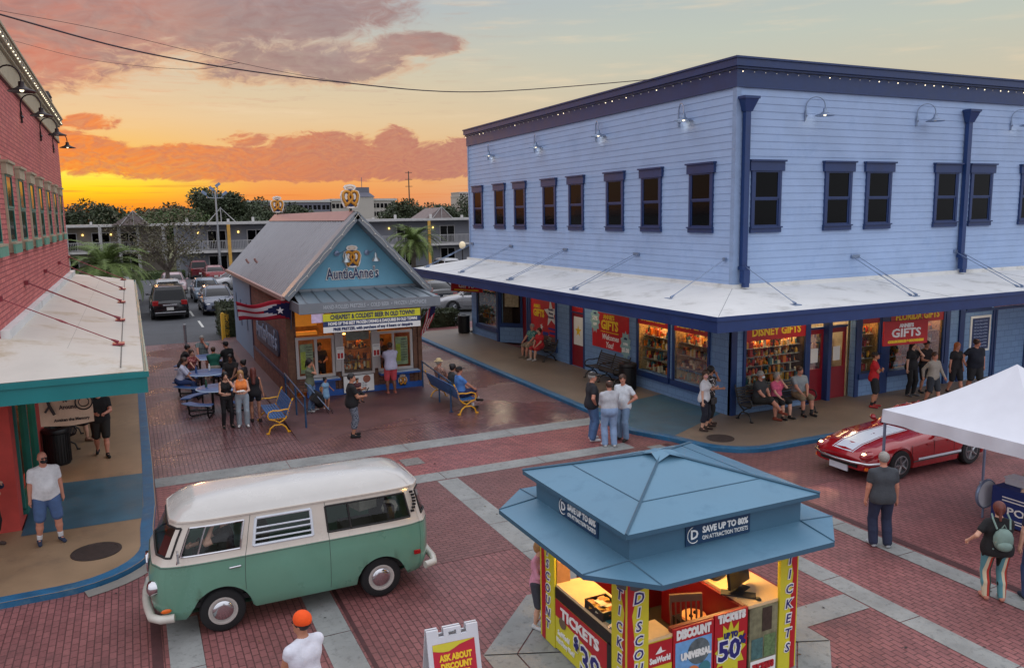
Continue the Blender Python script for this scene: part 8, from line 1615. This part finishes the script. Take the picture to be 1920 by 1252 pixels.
def shrub(name, label, loc, sx, sy, sz, n, ls, leaf, seed, grp=None, cat='hedge'):
    rr = random.Random(seed); b = MB()
    for i in range(n):
        x, y, z = rr.uniform(-1, 1), rr.uniform(-1, 1), rr.uniform(0, 1); k = rr.randrange(3)
        if rr.random() < .75: 
            if k == 0: x = math.copysign(1, x)
            elif k == 1: y = -1 if rr.random() < .8 else 1
            else: z = 1
        p = Vector((x * sx * rr.uniform(.92, 1.05), y * sy * rr.uniform(.92, 1.05), z * sz * rr.uniform(.93, 1.06))); a = Vector((rr.gauss(0, 1), rr.gauss(0, 1), rr.gauss(0, 1))).normalized(); q = a.cross(Vector((1, .3, .2))).normalized(); s = ls * rr.uniform(.6, 1.3); b.add([p - a * s, p + q * s * .6, p + a * s, p - q * s * .6], [(0, 1, 2, 3)])
    b.box(-sx * .85, -sy * .85, 0, sx * .85, sy * .85, sz * .85); o = b.build(name, leaf, None, recalc=False); o.location = loc; tag(o, label, cat, grp); return o
shrub('hedge', 'clipped dark hedge beside the end of the right pavement', (14.4, 41.6, 0), 1.7, .6, .9, 2600, .07, m_leafB, 2); shrub('hedge', 'narrow tall hedge behind the yellow posts at the shop back corner', (4.35, 44.2, 0), .5, 1.3, 1.7, 1800, .07, m_leafB, 4)
shrub('bush', 'round green bush beyond the parked cars by the motel driveway', (2.8, 92, 0), 2.2, .9, .8, 1300, .09, m_leafD, 6, cat='bush')
# motel
m_mot = M('motel_grey', (116, 118, 126), .8, var=.1, vs=.4); m_motb = M('motel_beige', (128, 120, 112), .8, var=.1); m_mroof = M('motel_roof', (180, 178, 176), .7); m_mrail = M('motel_rail', (166, 164, 164), .6); m_mpost = M('motel_post', (196, 150, 66), .6)
def motel(label, x0, x1, Y, zr, z2, wall, posts, doors, grp, slope=0.0):
    og = ((x0 + x1) / 2, Y, 0); t = thing('motel', label, 'building', og, 0, grp); b = MB(og); b.box(x0, Y, 0, x1, Y + 10, zr - .05); b.build('wall', wall, t)
    b = MB(og); b.box(x0 - .3, Y - 1.9, zr - .05, x1 + .3, Y + 10.3, zr + .22); b.build('roof', m_mroof, t); b = MB(og)
    for k in range(int((x1 - x0) / 3.5)): x = x0 + 1 + k * 3.5 + rt_.uniform(-1, 1); b.box(x, Y + 1, zr + .22, x + .25, Y + 1.3, zr + .22 + rt_.choice((.2, .35, .5)))
    b.build('roof_vent', m_mroof, t)
    b = MB(og); b.box(x0, Y - 1.75, z2 - .28, x1, Y, z2); b.build('balcony', m_mroof, t); b = MB(og)
    b.box(x0, Y - 1.75, z2 + .98, x1, Y - 1.70, z2 + 1.04); b.box(x0, Y - 1.75, z2 + .1, x1, Y - 1.70, z2 + .14); n = int((x1 - x0) / .17)
    for k in range(n): x = x0 + k * .17; b.box(x, Y - 1.74, z2 + .1, x + .045, Y - 1.71, z2 + 1.0)
    b.build('railing', m_mrail, t)
    for x in posts: b = MB(og); b.box(x - .17, Y - 1.9, 0, x + .17, Y - 1.76, zr - .05); b.build('post', m_mpost if wall is m_mot else m_mrail, t)
    for x in doors:
        for z in (0, z2):
            b = MB(og); b.box(x, Y - .08, z + .05, x + 2.0, Y, z + 2.15); d = b.build('glass_door', m_mrail, t); b = MB(og); b.box(x + .1, Y - .10, z + .12, x + .95, Y - .081, z + 2.05); b.box(x + 1.05, Y - .10, z + .12, x + 1.9, Y - .081, z + 2.05); b.build('pane', m_glass, d)
            if z: b = MB(og); b.cbox((x - .9, Y - .1, z + 1.9), (.16, .12, .2)); b.build('porch_lamp', M('porch_glow', (255, 214, 120), emit=2.5, var=0), d)
    return t
motel('long two storey grey motel with yellow posts and white balcony rails', 4.9, 62, 95, 5.55, 2.75, m_mot, (9.9, 21, 33.0, 44), (7.8, 12.0, 17, 24.2, 29.4, 35.0, 40.2, 46), 'motel wings'); motel('beige motel wing behind the left palm', -30, 4.2, 108, 5.45, 2.6, m_motb, (-9, -6.5, -3, -1, 1.0, 3.8), (-11, -7.5, -4, -1), 'motel wings')
m_shing = M('shingle', (120, 108, 106), .9, var=.2)
for i, (x, Y, w, lab) in enumerate(((1.2, 104, 2.9, 'small brown gabled porch roof between the two motel wings'), (36.6, 99, 3.0, 'small brown gabled dormer on the motel roof near the blue building'))):
    og = (x, Y, 5.3); b = MB(og); b.add([(x - w, Y - 2, 5.6), (x + w * .35, Y - 2, 5.6), (x + w * .35 - 1.6, Y - 2, 7.1), (x - w, Y + 4, 5.6), (x + w * .35, Y + 4, 5.6), (x + w * .35 - 1.6, Y + 4, 7.1), (x - w * 1.1, Y - 2, 7.1)], [(0, 1, 2), (0, 2, 5, 3), (1, 4, 5, 2)]); t = thing('porch_gable', lab, 'roof', og, 0, 'porch gables of the motel'); b.build('gable_roof', m_shing, t)
    b = MB(og); b.tube([(x + w * .4 - 3.2, Y - 2.1, 5.5), (x + w * .35 - 1.6, Y - 2.1, 7.2), (x + w * .4, Y - 2.1, 5.5)], .05, 5); b.tube([(x + w * .35 - 1.6, Y - 2.1, 5.6), (x + w * .35 - 1.6, Y - 2.1, 7.2)], .04, 5); b.build('gable_frame', m_mrail, t)
og = (9.3, 94, 5.7); b = MB(og); b.tube([(7.9, 94, 5.75), (9.3, 94, 7.3), (10.8, 94, 5.75)], .05, 5); b.tube([(9.3, 94, 5.7), (9.3, 94, 7.4)], .05, 5); t = thing('roof_truss', 'white triangular frame standing on the motel roof beside the lamp pole', 'roof frame', og); b.build('frame', m_mrail, t)
# tall lamp pole with four floodlights
t = thing('lamp_pole', 'tall grey pole with four floodlights in front of the motel', 'lamp post', (8.8, 93.2, 0)); b = MB(); b.tube([(0, 0, 0), (0, 0, 9.2)], [.16, .09], 8); b.tube([(-.9, 0, 8.4), (0, 0, 8.3), (.9, 0, 8.4)], .05, 6); b.build('pole', m_rim, t)
for x, z in ((-1.15, 8.9), (-.35, 9.35), (.3, 9.75), (.95, 8.85)): b = MB(); b.cbox((x, 0, z), (.55, .35, .28), 0, 0, 0, rad(35 if x < 0 else -35)); b.tube([(x * .6, 0, 8.4), (x, 0, z)], .03, 5); b.build('floodlight', m_steel, t)
# globe street lamp at right
t = thing('street_lamp', 'white globe street lamp in front of the motel at the right', 'lamp post', (29.6, 74, 0)); b = MB(); b.tube([(0, 0, 0), (0, 0, 2.9)], .06, 8); b.build('pole', m_black, t); b = MB(); b.ball((0, 0, 3.15), .32, 14, 0, (1, 1, 1.2)); b.build('globe', M('globe_cream', (206, 190, 160), .4, emit=.5), t, smooth=True)
# far hotel blocks
def block(label, x0, x1, Y, z1, floors, cols, wall, cat='building', dep=25, top=None, name='hotel', grp=None, band=None):
    og = ((x0 + x1) / 2, Y, 0); t = thing(name, label, cat, og, 0, grp); b = MB(og); b.box(x0, Y, 0, x1, Y + dep, z1); b.build('wall', wall, t); b = MB(og); b.box(x0 - .5, Y - .5, z1, x1 + .5, Y + dep, z1 + .8); b.build('parapet', m_mroof, t)
    fh = 3.1; w0 = None
    for f in range(floors):
        for c in range(cols):
            x = x0 + (c + .5) * (x1 - x0) / cols; z = z1 - 2.6 - f * fh
            if z < 4: continue
            if w0 is None:
                b = MB((x, Y, z)); 
                for dx in (-1.3, .2): b.box(x + dx, Y - .15, z, x + dx + 1.1, Y - .02, z + 1.6)
                w0 = b.build('window', m_glass, t); w0.location = (x - og[0], 0, z); 
            else: c_ = w0.copy(); COL.objects.link(c_); c_.location = (x - og[0], 0, z)
    if band:
        b = MB(og); b.box(x0, Y - .08, z1 - 3.4, x1, Y - .01, z1); b.build('grey_band', band, t)
    return t
m_hg = M('hotel_grey', (104, 104, 116), .8, var=.1, vs=.1); m_hw = M('hotel_white', (170, 164, 158), .8, var=.08, vs=.1)
block('long low hotel block with a grey top floor on the skyline behind the shop roof', 39, 68, 300, 11.8, 3, 9, m_hw, band=m_hg, grp='hotel blocks on the skyline'); t = block('pale hotel block with a grey domed roof turret on the skyline', 68.5, 93, 300, 12.2, 3, 8, m_hw, grp='hotel blocks on the skyline')
og = (80, 299, 0); b = MB((81, 300, 0)); b.box(76, 298.8, 0, 84.5, 312, 13.6); b.build('tower', m_hw, t); b = MB((81, 300, 0)); b.add([(75.6, 298.5, 13.6), (85, 298.5, 13.6), (85, 312, 13.6), (75.6, 312, 13.6), (77.2, 300, 15.2), (83.2, 300, 15.2), (83.2, 310, 15.2), (77.2, 310, 15.2), (77.2, 300, 17.2), (83.2, 300, 17.2), (83.2, 310, 17.2), (77.2, 310, 17.2)], [(0, 1, 5, 4), (1, 2, 6, 5), (2, 3, 7, 6), (3, 0, 4, 7), (4, 5, 9, 8), (5, 6, 10, 9), (6, 7, 11, 10), (7, 4, 8, 11), (8, 9, 10, 11)]); b.tube([(81.5, 304, 17), (81.5, 304, 21)], .12, 5); b.build('turret_roof', m_hg, t)
block('distant pale apartment towers beside the blue building', 318, 352, 800, 26, 6, 7, m_hw, grp='distant towers', name='apartment_tower'); block('taller distant apartment tower behind the pale ones', 330, 342, 830, 31, 6, 3, m_hw, grp='distant towers', name='apartment_tower')
block('small white office block behind the lamp pole', 20, 26.5, 240, 12.2, 2, 3, m_hw, name='office_block')
b = MB((98, 300, 0)); b.tube([(98.6, 300, 0), (98.6, 300, 23.2)], [.35, .2], 6)
for z in (22.6, 20, 17.4): b.box(97.2, 299.9, z, 100, 300.1, z + .2)
o = b.build('utility_pole', m_bark); o.location = (98, 300, 0); tag(o, 'tall wooden utility pole with crossarms on the orange skyline', 'utility pole')
# tree line: four masters, then copies
mast = []
grpt = 'trees along the far skyline'
for i, (H, R, lf, nm) in enumerate(((9.5, 6.5, m_leafB, 'dark'), (10, 6, m_leafC, 'brown'), (8.8, 7, m_leafB, 'low'), (10.5, 5.5, m_leafC, 'thin'))): mast.append((H, R, lf))
spots = [(-28, 185, 0), (-21, 200, 1), (-14.5, 190, 2), (-9, 205, 3), (-4, 188, 0), (1.5, 198, 2), (6.5, 186, 1), (11.5, 196, 0), (17, 205, 3), (22, 188, 2), (27.5, 198, 0), (33, 210, 1), (-34, 210, 2), (39, 205, 0), (80, 215, 0), (86, 225, 2), (92, 218, 0), (98, 226, 2), (104, 220, 0), (110, 230, 1), (60, 190, 2), (67, 200, 0), (118, 225, 2)]
ms = {}
for i, (x, y, k) in enumerate(spots):
    lab = 'far skyline tree at ' + ['the left of the motel', 'the middle behind the motel', 'the right between the hotel and the blue building'][0 if x < 0 else 1 if x < 50 else 2]
    if k not in ms: H, R, lf = mast[k]; t = ms[k] = make_tree('skyline_tree', lab, (x, y, 0), H, R, 4200 if k != 3 else 1500, .34, lf, .2, 10, 30 + k, grpt, trunk_r=.2)
    else: t = dup(ms[k], (x, y, 0), rt_.uniform(0, 6), lab); s = rt_.uniform(.85, 1.12); t.scale = (s, s, rt_.uniform(.88, 1.1) * (1.06 if x > 50 else 1))
b = MB()
rr = random.Random(77); bl = [(Vector((x, 330 + rr.uniform(-20, 20), rr.uniform(2, 6.0))), rr.uniform(5, 7.5)) for x in range(-120, 420, 6)]
o = leaf_crown(bl, 26000, .8, rr).build('distant_woodland', m_leafC, recalc=False); tag(o, kind='stuff'); 
# ---------------------------------------------------------------- separate pieces become parts of their own
def split_pieces(o):
    me = o.data; n = len(me.vertices); par = list(range(n))
    def f(a):
        while par[a] != a: par[a] = par[par[a]]; a = par[a]
        return a
    for p in me.polygons:
        v = p.vertices; r0 = f(v[0])
        for k in v[1:]: par[f(k)] = r0
    cl = {}
    for p in me.polygons: cl.setdefault(f(p.vertices[0]), []).append(p)
    G_ = []
    for ps in cl.values():
        co = [me.vertices[i].co for p in ps for i in p.vertices]; G_.append([ps, [min(c[i] for c in co) - .006 for i in range(3)], [max(c[i] for c in co) + .006 for i in range(3)]])
    ch = True
    while ch:
        ch = False
        for i in range(len(G_)):
            for j in range(i + 1, len(G_)):
                a, b_ = G_[i], G_[j]
                if all(a[1][k] <= b_[2][k] and b_[1][k] <= a[2][k] for k in range(3)):
                    a[0] += b_[0]; a[1] = [min(x, y) for x, y in zip(a[1], b_[1])]; a[2] = [max(x, y) for x, y in zip(a[2], b_[2])]; G_.pop(j); ch = True; break
            if ch: break
    if len(G_) < 2: return
    base = o.name.split('.')[0]; par_ = o.parent; mats = list(me.materials)
    kids_ = kids(o); first = None
    for g in G_:
        idx = {}; vs = []; fs = []; ms = []
        for p in g[0]:
            for i in p.vertices:
                if i not in idx: idx[i] = len(vs); vs.append(tuple(me.vertices[i].co))
            fs.append([idx[i] for i in p.vertices]); ms.append(p.material_index)
        m2 = bpy.data.meshes.new(base); m2.from_pydata(vs, [], fs)
        for m in mats: m2.materials.append(m)
        m2.polygons.foreach_set('material_index', ms)
        if me.polygons[0].use_smooth: m2.polygons.foreach_set('use_smooth', [True] * len(fs))
        q = bpy.data.objects.new(base, m2); COL.objects.link(q); q.parent = par_; q.location = o.location; first = first or q
    for c in kids_: c.parent = first
    bpy.data.objects.remove(o)
for o in [o for o in bpy.data.objects if o.type == 'MESH' and o.parent and o.name.split('.')[0] in ('pilaster', 'counter', 'timber_post', 'corner_board', 'post', 'entry_post', 'blue_panel', 'rear_post', 'shop_window', 'window', 'wall_vent', 'roof_vent', 'side_screen', 'booth_lamp', 'door_casing', 'inner_cabinet', 'stay_rod', 'window_apron', 'kitchen_lamp', 'front_frame', 'pane', 'counter_top', 'door_handle', 'wheel_well', 'star_print', 'roof_seam', 'side_stripe', 'capital') and o.data.users == 1]:
    split_pieces(o)

rl = random.Random(21); b = MB()
for k in range(420):
    if rl.random() < .5: x, y = rl.choice(((.35 + rl.random() ** 2 * 1.2, rl.uniform(16, 40)), (12.0 - rl.random() ** 2 * 1.4, rl.uniform(20, 38)), (rl.uniform(13.5, 26), 14.75 - rl.random() ** 2 * 1.2)))
    else: x, y = rl.uniform(-2, 14), rl.uniform(6, 22)
    a = rl.uniform(0, 6.28); s_ = rl.uniform(.012, .035); d1 = Vector((cos(a), sin(a), .1)) * s_; d2 = Vector((-sin(a), cos(a), .15)) * s_ * .55; c = Vector((x, y, .022)); b.add([c - d1, c + d2, c + d1, c - d2], [(0, 1, 2, 3)], rl.randrange(2))
tag(b.build('fallen_leaves', [M('dry_leaf', (112, 84, 56), .9), M('gum_spot', (54, 46, 46), .9)], recalc=False), kind='stuff')
